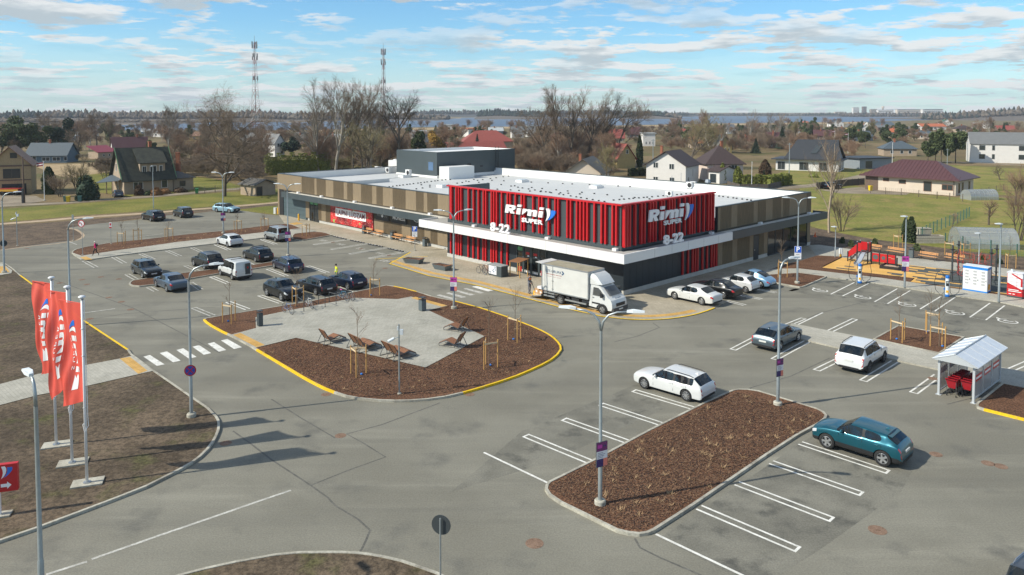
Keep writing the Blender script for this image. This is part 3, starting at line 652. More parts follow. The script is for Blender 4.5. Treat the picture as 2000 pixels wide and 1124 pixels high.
# glass door of the wing with exit signs
d = MB(); abox(d, 58.6, 61.1, BW-.02, BW+.016, .1, 3.2); wd_ = d.build('wing_door', m_glass, shop)
q = MB()
for a in (58.6, 59.85, 61.1): abox(q, a-.07, a+.07, BW-.06, BW-.021, .1, 3.2)
abox(q, 58.6, 61.1, BW-.06, BW-.021, 3.1, 3.25); q.build('door_frame', m_dark, wd_)
q = MB(); abox(q, 58.75, 59.7, BW-.05, BW-.022, 2.6, 3.05); abox(q, 59.98, 60.95, BW-.05, BW-.022, 2.6, 3.05); q.build('exit_sign', m_green, wd_)
# main entrance
e0, e1 = bpx(1006, 533, 0, 'a'), bpx(1062, 546, 0, 'a')
e1, e0 = sorted((e0, e1)); ew = e0-e1
d = MB(); abox(d, e1, e0, -.03, -.004, .05, 2.9); en = d.build('entrance_doors', m_glass, shop)
q = MB()
for t in (0, .22, .25, .48, .52, .75, .78, 1.): a = e1+ew*t; abox(q, a-.05, a+.05, -.08, -.031, .05, 2.95)
abox(q, e1, e0, -.08, -.031, 2.88, 3.05); abox(q, e1, e0, -.08, -.031, .05, .2); q.build('door_frame', m_grey, en)
for c, h_, z in ((.11,.5,.2),(.89,.5,.2),(.36,.25,2.05),(.62,.25,2.05)): q = MB(); abox(q, e1+ew*c-.25, e1+ew*c+.25, -.06, -.032, z, z+h_); q.build('red_sticker', m_red, en)
q = MB(); abox(q, e1+ew*.8, e1+ew*.97, -.06, -.032, 2.35, 2.7); q.build('exit_sign', m_green, en)
for c, w_, z in ((.34,.12,1.85),(.60,.12,1.85),(.34,.3,.22),(.60,.3,.22)): q = MB(); abox(q, e1+ew*c-w_, e1+ew*c+w_, -.06, -.032, z, z+.13); q.build('white_sticker', m_let, en)
# banner and posters
FU = lambda a, b, z: frame(lc(a, b, z), -DA, UP)      # front wall: right = -a
def berries():
    nt_m = bpy.data.materials.new('strawberry print'); nt_m.use_nodes = True; nt = nt_m.node_tree; bs = nt.nodes['Principled BSDF']; bs.inputs['Roughness'].default_value = .5
    tc = nt.nodes.new('ShaderNodeTexCoord'); mp = nt.nodes.new('ShaderNodeMapping'); nt.links.new(tc.outputs['Object'], mp.inputs[0])
    v1 = nt.nodes.new('ShaderNodeTexVoronoi'); v1.inputs['Scale'].default_value = .75; v2 = nt.nodes.new('ShaderNodeTexVoronoi'); v2.inputs['Scale'].default_value = 5.5
    n = nt.nodes.new('ShaderNodeTexNoise'); n.inputs['Scale'].default_value = .7
    for t in (v1, v2, n): nt.links.new(mp.outputs[0], t.inputs['Vector'])
    r1 = nt.nodes.new('ShaderNodeValToRGB'); e = r1.color_ramp.elements; e[0].position = .25; e[0].color = (.72,.03,.03,1); e[1].position = .8; e[1].color = (.16,.004,.01,1)
    nt.links.new(v1.outputs['Distance'], r1.inputs[0])
    r2 = nt.nodes.new('ShaderNodeValToRGB'); r2.color_ramp.elements[0].position = .18; r2.color_ramp.elements[0].color = (1,1,1,1); r2.color_ramp.elements[1].position = .32; r2.color_ramp.elements[1].color = (0,0,0,1)
    nt.links.new(v2.outputs['Distance'], r2.inputs[0])
    mx = nt.nodes.new('ShaderNodeMix'); mx.data_type = 'RGBA'; nt.links.new(r2.outputs[0], mx.inputs[0]); nt.links.new(r1.outputs[0], mx.inputs[6]); mx.inputs[7].default_value = (.85,.42,.32,1)
    r3 = nt.nodes.new('ShaderNodeValToRGB'); r3.color_ramp.elements[0].position = .66; r3.color_ramp.elements[0].color = (0,0,0,1); r3.color_ramp.elements[1].position = .68; r3.color_ramp.elements[1].color = (1,1,1,1)
    nt.links.new(n.outputs[0], r3.inputs[0]); m2 = nt.nodes.new('ShaderNodeMix'); m2.data_type = 'RGBA'; nt.links.new(r3.outputs[0], m2.inputs[0]); nt.links.new(mx.outputs[2], m2.inputs[6]); m2.inputs[7].default_value = (.30,.42,.10,1)
    nt.links.new(m2.outputs[2], bs.inputs['Base Color']); return nt_m
bn = MB(); abox(bn, 43.9, 54.9, BW-.10, BW-.02, .55, 3.45); ban = bn.build('welcome_banner', berries(), shop)
bn = MB(); abox(bn, 45.6, 53.5, BW-.115, BW-.101, 1.55, 2.75); bn.build('banner_panel', m_let, ban)
text('banner_text', 'LAIPNI LŪDZAM', 1.0, M('banner brown', (.20,.03,.035), .6), ban, FU(49.55, BW-.117, 2.13), .006, .028, 0, 'CENTER', 1.04, .98)
for a0, a1, s in ((40.2,43.2,'-'),(36.3,39.6,'MONESS'),(32.7,35.4,''),(28.6,31.9,'')):
    bn = MB(); abox(bn, a0, a1, BW-.1, BW-.02, 2.15, 3.4); po = bn.build('shop_poster', M('poster black', (.016,.018,.02), .4), shop)
    if s == 'MONESS': text('poster_text', 'MONESS', .72, m_let, po, FU((a0+a1)/2, BW-.105, 2.82), .004, .012)
    elif s: 
        k = MB(); k.lathe([(.001,0),(.2,0)], (0,0,0), 14, 'Z'); k.xform(FU((a0+a1)/2, BW-.106, 2.75)); k.build('poster_mark', m_let, po)
        for x in (-.75, .75): k = MB(); k.tube([(x+(i-4)*.11,.16*sin(i*1.9)-.04*x,0) for i in range(9)], .022, 4); k.xform(FU((a0+a1)/2, BW-.108, 2.75)); k.build('poster_script', M('poster grey', (.4,.42,.42), .5), po)
    else:
        k = MB(); k.tube([(-.7,.1,0),(-.2,-.12,0),(.3,-.1,0),(.7,.06,0)], .05, 5); k.xform(FU((a0+a1)/2, BW-.13, 2.9)); k.build('poster_mark', m_let, po)
# ---- the name signs
def poly3(polys, m4, ext):
    m = MB()
    for P in polys: m.prism(P, 0, ext)
    return m.xform(m4)
def shp(P, sx=1, dx=0, dy=0): return [(x*sx+dx, y+dy) for x, y in P]
R_ = [(0,0),(0,2.0),(1.15,2.0),(1.42,1.93),(1.6,1.72),(1.66,1.42),(1.6,1.12),(1.42,.9),(1.2,.8),(1.62,0),(.98,0),(.68,.68),(.58,.68),(.58,0)]
R_hole = [(.58,1.52),(.58,1.14),(.95,1.14),(1.06,1.22),(1.08,1.34),(1.04,1.46),(.94,1.52)]
def with_hole(out, hole):
    i = min(range(len(out)), key=lambda k: (out[k][0]-hole[0][0])**2+(out[k][1]-hole[0][1])**2)
    h = hole if sum(hole[k-1][0]*hole[k][1]-hole[k][0]*hole[k-1][1] for k in range(len(hole))) < 0 else hole[::-1]
    k0 = min(range(len(h)), key=lambda k: (out[i][0]-h[k][0])**2+(out[i][1]-h[k][1])**2); h = h[k0:]+h[:k0]
    o = out if sum(out[k-1][0]*out[k][1]-out[k][0]*out[k-1][1] for k in range(len(out))) > 0 else out[::-1]
    i = o.index(out[i]); return o[:i+1]+h+[h[0]]+[o[i]]+o[i+1:]
I_ = [(0,0),(0,1.45),(.62,1.45),(.62,0)]; DOT = [(0,1.82),(0,2.35),(.64,2.35),(.64,1.82)]
M_ = [(0,0),(0,1.5),(.58,1.5),(.58,1.38),(.85,1.52),(1.15,1.5),(1.36,1.34),(1.62,1.5),(1.95,1.53),(2.2,1.42),(2.32,1.2),(2.32,0),(1.74,0),(1.74,.95),(1.66,1.08),(1.54,1.08),(1.46,.95),(1.46,0),(.88,0),(.88,.95),(.80,1.08),(.66,1.08),(.58,.95)]
def shear(P, k=.10): return [(x+y*k, y) for x, y in P]
word = [with_hole(R_, R_hole)]+[shp(I_, 1, 1.92), shp(DOT, 1, 1.92), shp(M_, 1, 2.88), shp(I_, 1, 5.50), shp(DOT, 1, 5.50)]
SW1 = [(6.42,-.75),(6.62,.0),(6.70,.7),(6.66,1.4),(6.50,2.25),(6.95,2.28),(7.14,1.85),(7.16,1.2),(7.04,.5),(6.78,-.2)]
SW2 = [(6.72,-.5),(7.05,.1),(7.22,.7),(7.29,1.3),(7.27,1.95),(7.92,1.95),(7.95,1.5),(7.82,.95),(7.48,.3),(7.1,-.2)]
def rimi(parent, m4, k, ext, mw, mb, nm='name_sign', ky=.44):
    S_ = m4 @ Matrix.Diagonal((k, ky, 1, 1))
    o = poly3([shear(P) for P in word], S_, ext).build(nm, mw, parent)
    poly3([shp(SW1,1,.22)], S_, ext).build('sign_emblem', mw, parent); poly3([shp(SW2,1,.22)], S_, ext).build('sign_emblem', mb, parent)
    return o
E0 = gp(987, 416, 5.6)
def on_front(x, z, b=-.12):     # local point of the front screen at photo column x
    y0 = 365+(x-872)*.1106; a = bpx(x, y0, 8.05, 'a'); return lc(a, b, z)
def on_side(x, z, a=.06):
    y0 = 402.5-(x-1211)*.1385; b = bpx(x, y0, 8.05, 'b'); return lc(a, b, z)
def onb(x, y, b):       # local a and height where the line of sight through pixel x, y meets the plane b
    o = Vector((0,0,HC)); d = gp(x, y, 0)-o; t = (b-(o-CO).dot(DB))/d.dot(DB); q = o+d*t; return (q-CO).dot(DA), q.z
def ona(x, y, a):
    o = Vector((0,0,HC)); d = gp(x, y, 0)-o; t = (a-(o-CO).dot(DA))/d.dot(DA); q = o+d*t; return (q-CO).dot(DB), q.z
def fit(nm, s_, h, wd, m4, ext, off):
    o = text(nm, s_, h/.72, m_let, shop, Matrix.Identity(4), ext, off, 0, 'CENTER', 1.05); xs = [v.co.x for v in o.data.vertices]; k = wd/(max(xs)-min(xs)); o.data.transform(m4 @ Matrix.Diagonal((k,1,1,1))); return o
xl, zl = onb(988.5, 415, -.12); xr, zr = onb(1087, 418, -.12)
rimi(shop, frame(lc(xl, -.14, zl), -DA, UP), (xl-xr)/8.17, .16, m_let, m_blue, ky=.42)
xl, zl = onb(1019, 434, -.14); xr, _ = onb(1060, 438, -.14); fit('sign_text', 'SUPER', .42, xl-xr, frame(lc((xl+xr)/2, -.14, zl+.22), -DA, UP), .06, .018)
xl, zl = ona(1265, 434, .06); xr, _ = ona(1352, 420, .06)
rimi(shop, frame(lc(.05, xl, zl), DB, UP), (xr-xl)/8.17, .16, m_let, m_blue, ky=.54)
xl, zl = ona(1296, 441, .05); xr, _ = ona(1331, 436, .05); fit('sign_text', 'SUPER', .42, xr-xl, frame(lc(.05, (xl+xr)/2, zl+.21), DB, UP), .06, .018)
xl, zl = onb(958.5, 458, -1.5); xr, _ = onb(996, 462, -1.5); fit('hours_sign', '8-22', .85, xl-xr, frame(lc((xl+xr)/2, -1.5, 4.14+.45), -DA, UP), .09, .035)
xl, zl = ona(1296.5, 482, -1.2); xr, _ = ona(1334, 475, -1.2); fit('hours_sign', '8-22', .85, xr-xl, frame(lc(-1.2, (xl+xr)/2, 4.14+.45), DB, UP), .09, .035)
# ---- penthouse and roof things
za = ZR
q0, q1, q2 = [gp(*p, 5.75)-CO for p in ((768,337.5),(853.5,345),(1004.5,333.5))]
pa0, pb0 = q1.dot(DA), q1.dot(DB); pa1 = q0.dot(DA); pb1 = q2.dot(DB)
ZH = 9.75
ph = MB(); abox(ph, pa0, pa1, pb0, pb1, ZR, ZH-.5); pe = ph.build('penthouse', m_grey, shop)
q = MB()
for a0,a1,b0,b1 in ((pa0,pa1,pb0,pb0+.25),(pa0,pa0+.25,pb0+.25,pb1),(pa1-.25,pa1,pb0+.25,pb1),(pa0+.25,pa1-.25,pb1-.25,pb1)): abox(q,a0,a1,b0,b1,ZH-.5,ZH)
q.build('penthouse_parapet', m_grey, pe)
q = MB(); abox(q, pa0+.26, pa1-.26, pb0+.26, pb1-.26, ZH-.49, ZH-.44); abox(q, pa1-.3, pa1-.255, pb0+.3, pb1-.3, ZH-.44, ZH-.02); abox(q, pa0+.3, pa1-.3, pb1-.3, pb1-.255, ZH-.44, ZH-.02); q.build('penthouse_roof', m_para, pe)
q = MB(); abox(q, pa0-.06, pa1+.06, pb0-.06, pb0-.002, ZR, ZR+.32); abox(q, pa0-.06, pa0-.002, pb0, pb1+.06, ZR, ZR+.42); q.build('penthouse_base', m_para, pe)
q = MB(); abox(q, pa0+1.0, pa0+2.3, pb0-.03, pb0-.002, ZR+1.2, ZR+2.6); q.build('penthouse_window', M('window sky blue', (.10,.17,.28), .1), pe)
q = MB(); abox(q, pa0-.03, pa0-.002, pb0+6.6, pb0+7.4, ZR+1.6, ZR+2.2); abox(q, pa0-.03, pa0-.002, pb0+9.5, pb0+10.1, ZR+1.4, ZR+1.7); q.build('wall_vent', m_blk, pe)
q = MB()
for b in (pb0+12.9, pb0+13.6): abox(q, pa0-.22, pa0-.17, b-.025, b+.025, ZR+.1, ZH+.6)
for z in range(14): abox(q, pa0-.22, pa0-.17, pb0+12.9, pb0+13.6, ZR+.3+z*.3, ZR+.33+z*.3)
q.build('roof_ladder', m_blk, pe)
def unit(a, b, z, dx, dy, dz, nm='air_conditioner', fans=1, top=False):
    m = MB(); abox(m, a, a+dx, b, b+dy, z+.25, z+dz); o = m.build(nm, m_white, shop)
    m = MB()
    for k in range(fans):
        c = a+dx*(k+.5)/fans
        if top: m2 = MB().lathe([(.45,0),(.45,.16),(.3,.18),(.001,.12)], (0,0,0), 14); m2.xform(Matrix.Translation(lc(c, b+dy/2, z+dz))); m.add(m2.v, m2.f)
        else: m2 = MB().lathe([(.001,0),(dz*.3,0)], (0,0,.012), 14); m2.xform(frame(lc(c-dx*.12, b, z+.25+(dz-.25)*.5), -DA, UP)); m.add(m2.v, m2.f)
    m.build('fan', m_blk if not top else m_white, o)
    m = MB()
    for c in (a+.1, a+dx-.15): abox(m, c, c+.06, b+.1, b+dy-.1, z, z+.248)
    m.build('support', m_steel, o)
unit(pa0+4.6, pb0-2.3, ZR, 1.1, .5, 1.25)
for k in range(3): unit(pa1+.8+k*1.7, pb0-1.2+k*.0, ZR, .95, .45, 1.15)
unit(pa1+.6, pb0+2.2, ZR, 5.2, 2.1, 2.1, 'condenser', 3, True)
m = MB(); abox(m, pa1+.3, AW-7, pb0+6.0, pb0+6.2, ZR, 8.4); m.build('plant_screen', m_grey, shop)
m = MB(); abox(m, pa0-3.4, pa0-.9, pb0-.2, pb0+5.2, ZR, ZR+2.0); m.build('roof_hatch_house', m_para, shop)
def rl(x, y, z=ZR): v = gp(x, y, z)-CO; return v.dot(DA), v.dot(DB)
for x, y in ((790,347),(1020,356),(1165,367.5),(866,366)):
    a, b = rl(x, y); m = MB(); abox(m, a-.7, a+.7, b-.8, b+.8, ZR, ZR+.35); o = m.build('skylight', m_para, shop)
    m = MB(); abox(m, a-.55, a+.55, b-.65, b+.65, ZR+.352, ZR+.42); m.build('dome', M('dome glass', (.5,.55,.58), .2), o)
for x, y in ((1346,374),(1354,373)): a, b = rl(x, y); unit(a-.45, b-.2, ZR+.2, .8, .4, 1.1)
a, b = rl(1308, 386); unit(a-.4, b-.2, ZR, .9, .4, .8)
m = MB()
for x, y, h in ((1312,371,2.0),(1330,371,2.4)): a, b = rl(x, y); m.cyl(lc(a,b,ZR), lc(a,b,ZR+h), .04, .03, 6)
m.build('antenna_mast', m_steel, shop)
a, b = rl(1382, 375); m = MB(); m.cyl(lc(a,b,ZR), lc(a,b,ZR+1.3), .22, .22, 10); m.cyl(lc(a,b,ZR+1.3), lc(a,b,ZR+1.7), .4, .3, 10); m.build('roof_cowl', m_steel, shop)
m = MB(); rng = random.Random(3)
rows = [((800,372),(1008,343)),((820,362),(1130,380)),((880,352),(1290,392)),((1010,342),(1330,372)),((930,352),(1370,372)),((1000,365),(1180,395)),((760,366),(870,352)),((1200,392),(1350,379)),((1395,383),(1540,402))]
for (x0,y0),(x1,y1) in rows:
    for k in range(17):
        t = (k+rng.uniform(-.2,.2))/16; a, b = rl(x0+(x1-x0)*t, y0+(y1-y0)*t)
        if .9 < a < AW-1 and 1. < b < B1-1.2 and not (pa0-.5 < a < pa1 and b > pb0-.5): abox(m, a-.09, a+.09, b-.09, b+.09, ZR, ZR+.14)
o = m.build('roof_drains', m_blk, shop); o['kind'] = 'stuff'
# lamp and bollards by the loading door
m_yel = M('safety yellow', (.80,.42,.01), .45)
for x, y, l in ((543,418.5,'yellow safety bollard by the loading door, beside a grey box'),(583.5,431.5,'yellow safety bollard by the loading door, beside the wing entrance')):
    p = gp(x, y, .05); t = thing('safety_bollard', l, 'bollard', p, 0, 'yellow bollards')
    MB().lathe([(.13,0),(.13,.95),(.09,1.03),(.001,1.05)], (0,0,0), 12).build('post', m_yel, t, 40); MB().lathe([(.2,0),(.2,.03),(.13,.031)], (0,0,0), 12).build('foot_plate', m_steel, t)
p = gp(538.5, 418, .02); t = thing('utility_box', 'pale grey utility box beside the loading door of the shop', 'utility box', p, AZA)
MB().bx(-.35,.35,-.2,.2,.1,1.).build('cabinet', M('pale grey plastic', (.5,.52,.52), .5), t); MB().bx(-.38,.38,-.23,.23,0,.1).build('base', m_plinth, t)
# ================================================================ vehicles
m_cglass = M('car glass', (.010,.014,.016), .04, spec=.9, alpha=.70); m_seat = M('car seat', (.035,.034,.033), .8)
m_ctrim = M('car black trim', (.016,.016,.017), .55)
m_tyre = M('tyre rubber', (.018,.018,.018), .85)
m_rim = M('alloy rim', (.50,.51,.52), .3, .75)
m_rimd = M('dark alloy rim', (.10,.10,.105), .35, .6)
m_rlamp = M('red lamp lens', (.42,.008,.010), .15, coat=.6)
m_hlamp = M('headlamp lens', (.55,.58,.60), .1, coat=1.)
m_plate = M('number plate', (.62,.63,.60), .5)
m_chrome = M('chrome strip', (.6,.6,.6), .2, .9)
def paint(col, metal=.25): 
    k = 'car paint %s' % (col,)
    return M(k, col, .32, metal, coat=.7, var=.05, scale=2.)
PROF = {
 # L, W, H, cowl x, cowl z, roof front x, roof rear x, rear glass foot x, its z, belt z, nose z, tail z, front wheel x, rear wheel x, wheel r, ground clearance
 'sedan': dict(L=4.75,W=1.80,H=1.45,cx=.95,cz=.98,rf=.15,rr=-1.05,rx=-1.75,rz=1.04,belt=.93,nz=.75,tz=.98,fw=1.42,rw=-1.30,r=.345,g=.19,slope=.05),
 'wagon': dict(L=4.65,W=1.80,H=1.46,cx=.95,cz=.97,rf=.15,rr=-1.75,rx=-2.18,rz=1.0,belt=.93,nz=.75,tz=.98,fw=1.47,rw=-1.34,r=.345,g=.19,slope=.05),
 'hatch': dict(L=4.28,W=1.79,H=1.46,cx=.85,cz=.98,rf=.10,rr=-1.45,rx=-1.98,rz=1.02,belt=.94,nz=.75,tz=1.0,fw=1.32,rw=-1.30,r=.345,g=.19,slope=.07),
 'suv':   dict(L=4.65,W=1.90,H=1.70,cx=.92,cz=1.12,rf=.22,rr=-1.70,rx=-2.12,rz=1.16,belt=1.08,nz=.85,tz=1.14,fw=1.42,rw=-1.34,r=.38,g=.26,slope=.06),
 'cross': dict(L=4.21,W=1.82,H=1.55,cx=.86,cz=1.08,rf=.12,rr=-1.40,rx=-1.88,rz=1.14,belt=1.05,nz=.86,tz=1.10,fw=1.30,rw=-1.29,r=.375,g=.23,slope=.09),
 'van':   dict(L=4.42,W=1.83,H=1.82,cx=1.10,cz=1.16,rf=.42,rr=-2.02,rx=-2.14,rz=1.12,belt=1.06,nz=.84,tz=1.05,fw=1.40,rw=-1.36,r=.33,g=.20,slope=.02),
 'mini':  dict(L=3.57,W=1.63,H=1.49,cx=.72,cz=1.0,rf=.02,rr=-1.15,rx=-1.62,rz=1.05,belt=.97,nz=.74,tz=1.0,fw=1.10,rw=-1.18,r=.30,g=.19,slope=.07),
 'beetle':dict(L=4.13,W=1.74,H=1.50,cx=.78,cz=1.02,rf=.12,rr=-.62,rx=-1.55,rz=1.02,belt=.96,nz=.62,tz=.74,fw=1.30,rw=-1.22,r=.34,g=.19,slope=.08),
}
def car_mesh(kind):
    p = PROF[kind]; L, Wd, H = p['L'], p['W']/2, p['H']; g = p['g']; bz = p['belt']; cx, cz = p['cx'], p['cz']
    # station: x, z low, z belt, z top, half width low/mid, half width belt, half width top
    nose = L/2
    if kind == 'beetle':
        st = [(nose,.30,.46,.52,.55,.52,.30),(nose-.10,.22,.55,.64,.72,.68,.42),(nose-.40,g,.72,.82,.84,.78,.5),(nose-.80,g,.84,.95,.98,.84,.55)]
    else:
        nz = p['nz']
        st = [(nose,.32,nz-.14,nz-.06,.76,.72,.56),(nose-.06,.24,nz-.04,nz+.04,.90,.86,.68),(nose-.28,g,nz+.05,nz+.11,.97,.90,.73),(nose-.75,g,(nz+bz)/2+.05,(nz+cz)/2+.10,.985,.91,.74)]
    st += [(cx+.02,g,bz-.005,cz,1.,.93,.80)]
    rf, rr, rx = p['rf'], p['rr'], p['rx']
    tum = .79 if kind not in ('van',) else .86
    if kind == 'beetle': tum = .70
    rt = lambda x: H-.02-p['slope']*max(0, (rf-x)/(rf-rr))**1.6
    xs = [rf+ (cx-rf)*.10, rf-.28]
    bp = (cx+rr)/2-.12                                    # B pillar
    xs += [bp+.05, bp-.05]
    cp_ = rr+.28 if kind in ('wagon','suv','van') else rr+.10
    xs += [cp_+.05, cp_-.05] if kind != 'beetle' else [cp_+.15, cp_]
    xs += [rr]
    st += [(x,g,bz+.01*(i>1),rt(x),1.,.93,tum) for i, x in enumerate(xs)]
    if kind == 'beetle':
        st += [(rr-.45,g,bz,H-.20,1.,.92,.64),(rx,g,.93,p['rz']+.02,1.,.90,.60),(rx-.25,g,.80,.90,.96,.85,.55),(-L/2+.05,.26,.66,.74,.80,.72,.45),(-L/2,.34,.54,.60,.62,.58,.35)]
    elif kind == 'sedan':
        st += [(rx,g,bz+.02,p['rz'],1.,.92,.74),(-L/2+.22,g+.02,bz,p['tz'],.955,.88,.70),(-L/2+.05,.26,bz-.05,p['tz']-.03,.90,.84,.66),(-L/2,.34,bz-.16,p['tz']-.14,.82,.78,.60)]
    else:
        st += [(rx,g,bz+.03,p['rz'],.98,.91,.78),(rx-.06,g+.03,bz-.02,p['rz']-.08,.96,.90,.80),(-L/2+.02,.28,bz-.20,p['tz']-.24,.93,.88,.80),(-L/2,.36,.56,.64,.90,.86,.78)]
    vs = []; n = len(st); NP = 10
    for x, zl, zb, zt, wl, wb, wt in st:
        A, B, C = Wd*wl, Wd*wb, Wd*wt
        half = [(0,zl),(A*.80,zl),(A*.955,zl+.06),(A*.985,zl+(zb-zl)*.38),(A,zl+(zb-zl)*.72),(B+(A-B)*.45,zb-.015),(B,zb),(C,zt-.035 if zt-zb > .2 else zt-.02),(C*.86,zt+.005),(0,zt+.025)]
        row = half+[(-y, z) for y, z in half[-2:0:-1]]
        vs += [(x, y, z) for y, z in row]
    K = len(row); fs = []; mi = []
    # names of stations
    iC = 4; iF = 5; iE = iF+len(xs)-1                   # cowl, roof front, roof rear
    for i in range(n-1):
        for k in range(K):
            fs.append((i*K+k, i*K+(k+1)%K, (i+1)*K+(k+1)%K, (i+1)*K+k))
            s = k if k < 9 else K-1-k                    # half strip index 0..8
            m = 0
            if s in (7, 8) and i == iC: m = 1            # windscreen
            if s in (7, 8) and i == iE: m = 2            # rear glass
            if kind == 'beetle' and s in (7, 8) and i == iE+1: m = 2
            if s == 6 and iC <= i < iE:                  # side windows between pillars
                pill = (iF+2,) if kind != 'beetle' else (iF+2,)
                m = 3 if i not in pill else 4
                if kind in ('wagon','suv','van') and i == iF+4: m = 4
                if kind in ('hatch','cross','mini','sedan') and i >= iF+4: m = 0
                if kind == 'beetle' and i >= iF+5: m = 0
                if kind == 'van' and i > iF+4: m = 0
            if s in (0, 1): m = 4
            if s == 2 and kind in ('cross','suv','van'): m = 4
            if i <= 1 and s == 4: m = 5
            if i == 1 and s == 3 and kind not in ('beetle',): m = 0
            if i == n-2 and s == 4: m = 6
            if i == n-3 and s in (5, 6) and kind in ('wagon','suv','hatch','cross','van','mini'): m = 6
            if i == n-3 and s == 4 and kind in ('sedan', 'beetle'): m = 6
            mi.append(m)
    fs.append(tuple(range(K))[::-1]); mi.append(4 if kind != 'beetle' else 0); fs.append(tuple((n-1)*K+k for k in range(K))); mi.append(0)
    me = bpy.data.meshes.new('body'); me.from_pydata(vs, [], fs)
    for q in range(7): me.materials.append(m_ctrim)
    me.polygons.foreach_set('material_index', mi); me.polygons.foreach_set('use_smooth', [True]*len(fs))
    bm = bmesh.new(); bm.from_mesh(me); bmesh.ops.recalc_face_normals(bm, faces=bm.faces)
    cl = bm.edges.layers.float.new('crease_edge')
    for e in bm.edges:
        a = {f.material_index for f in e.link_faces}
        if len(a) > 1: e[cl] = .55 if a & {1, 2, 3} else .35
    bm.to_mesh(me); bm.free()
    o = link('tmp', me); sub = o.modifiers.new('s', 'SUBSURF'); sub.levels = 2
    cut = MB().mat(4)
    for x in (p['fw'], p['rw']):
        for s in (-1, 1):
            pr = [(.001, -.30), (p['r']*1.13, -.30), (p['r']*1.13, .30), (.001, .30)]
            m2 = MB().lathe(pr, (0,0,0), 22, 'Y'); m2.xform(Matrix.Translation((x, s*(Wd+.10), p['r']*1.0))); cut.add(m2.v, m2.f)
    co = cut.build('cut', [m_ctrim]*7)
    bmc = bmesh.new(); bmc.from_mesh(co.data); bmesh.ops.remove_doubles(bmc, verts=bmc.verts, dist=.002); bmesh.ops.recalc_face_normals(bmc, faces=bmc.faces); bmc.to_mesh(co.data); bmc.free()
    b = o.modifiers.new('b', 'BOOLEAN'); b.operation = 'DIFFERENCE'; b.object = co; b.solver = 'EXACT'
    res = evalmesh(o); bpy.data.objects.remove(o); bpy.data.objects.remove(co)
    parts = {}
    def take(sel, nm):
        bm = bmesh.new(); bm.from_mesh(res); bm.faces.ensure_lookup_table()
        bmesh.ops.delete(bm, geom=[f for f in bm.faces if not sel(f)], context='FACES')
        if not bm.faces: bm.free(); return
        m = bpy.data.meshes.new(nm); bm.to_mesh(m); bm.free(); m.materials.clear(); m.materials.append(None)
        m.polygons.foreach_set('material_index', [0]*len(m.polygons)); m.polygons.foreach_set('use_smooth', [True]*len(m.polygons))
        m.set_sharp_from_angle(angle=radians(38)); parts.setdefault(nm, []).append(m)
    take(lambda f: f.material_index == 0, 'body')
    take(lambda f: f.material_index == 1, 'windscreen'); take(lambda f: f.material_index == 2, 'rear_window')
    for s in (-1, 1): take(lambda f: f.material_index == 3 and f.calc_center_median().y*s > 0, 'side_window')
    take(lambda f: f.material_index == 4, 'black_trim')
    for s in (-1, 1):
        take(lambda f: f.material_index == 5 and f.calc_center_median().y*s > 0, 'headlight'); take(lambda f: f.material_index == 6 and f.calc_center_median().y*s > 0, 'tail_light')
    bpy.data.meshes.remove(res)
    return parts
CARS = {}
def wheel_parts(r, spokes, w=.22):
    t = MB().lathe([(r*.66,-w/2),(r*.93,-w/2),(r,-w/2+.03),(r,w/2-.03),(r*.93,w/2),(r*.66,w/2),(r*.66,-w/2)], (0,0,0), 22, 'Y')
    m = MB().lathe([(r*.68,w/2-.015),(r*.62,w/2-.005),(r*.58,w/2-.03)], (0,0,0), 22, 'Y')
    m.lathe([(r*.16,w/2-.02),(r*.14,w/2),(.001,w/2)], (0,0,0), 12, 'Y')
    for k in range(spokes):
        a = 2*pi*k/spokes; c, s_ = cos(a), sin(a); wd = r*(.30 if spokes < 8 else .15)*.5
        pts = [(r*.1, -wd*.8), (r*.62, -wd), (r*.62, wd), (r*.1, wd*.8)]
        m.add([(x*c-z*s_, w/2-.012, x*s_+z*c) for x, z in pts], [(3,2,1,0)])
    d = MB().lathe([(r*.66,w/2-.06),(.001,w/2-.06)], (0,0,0), 18, 'Y')
    return t, m, d
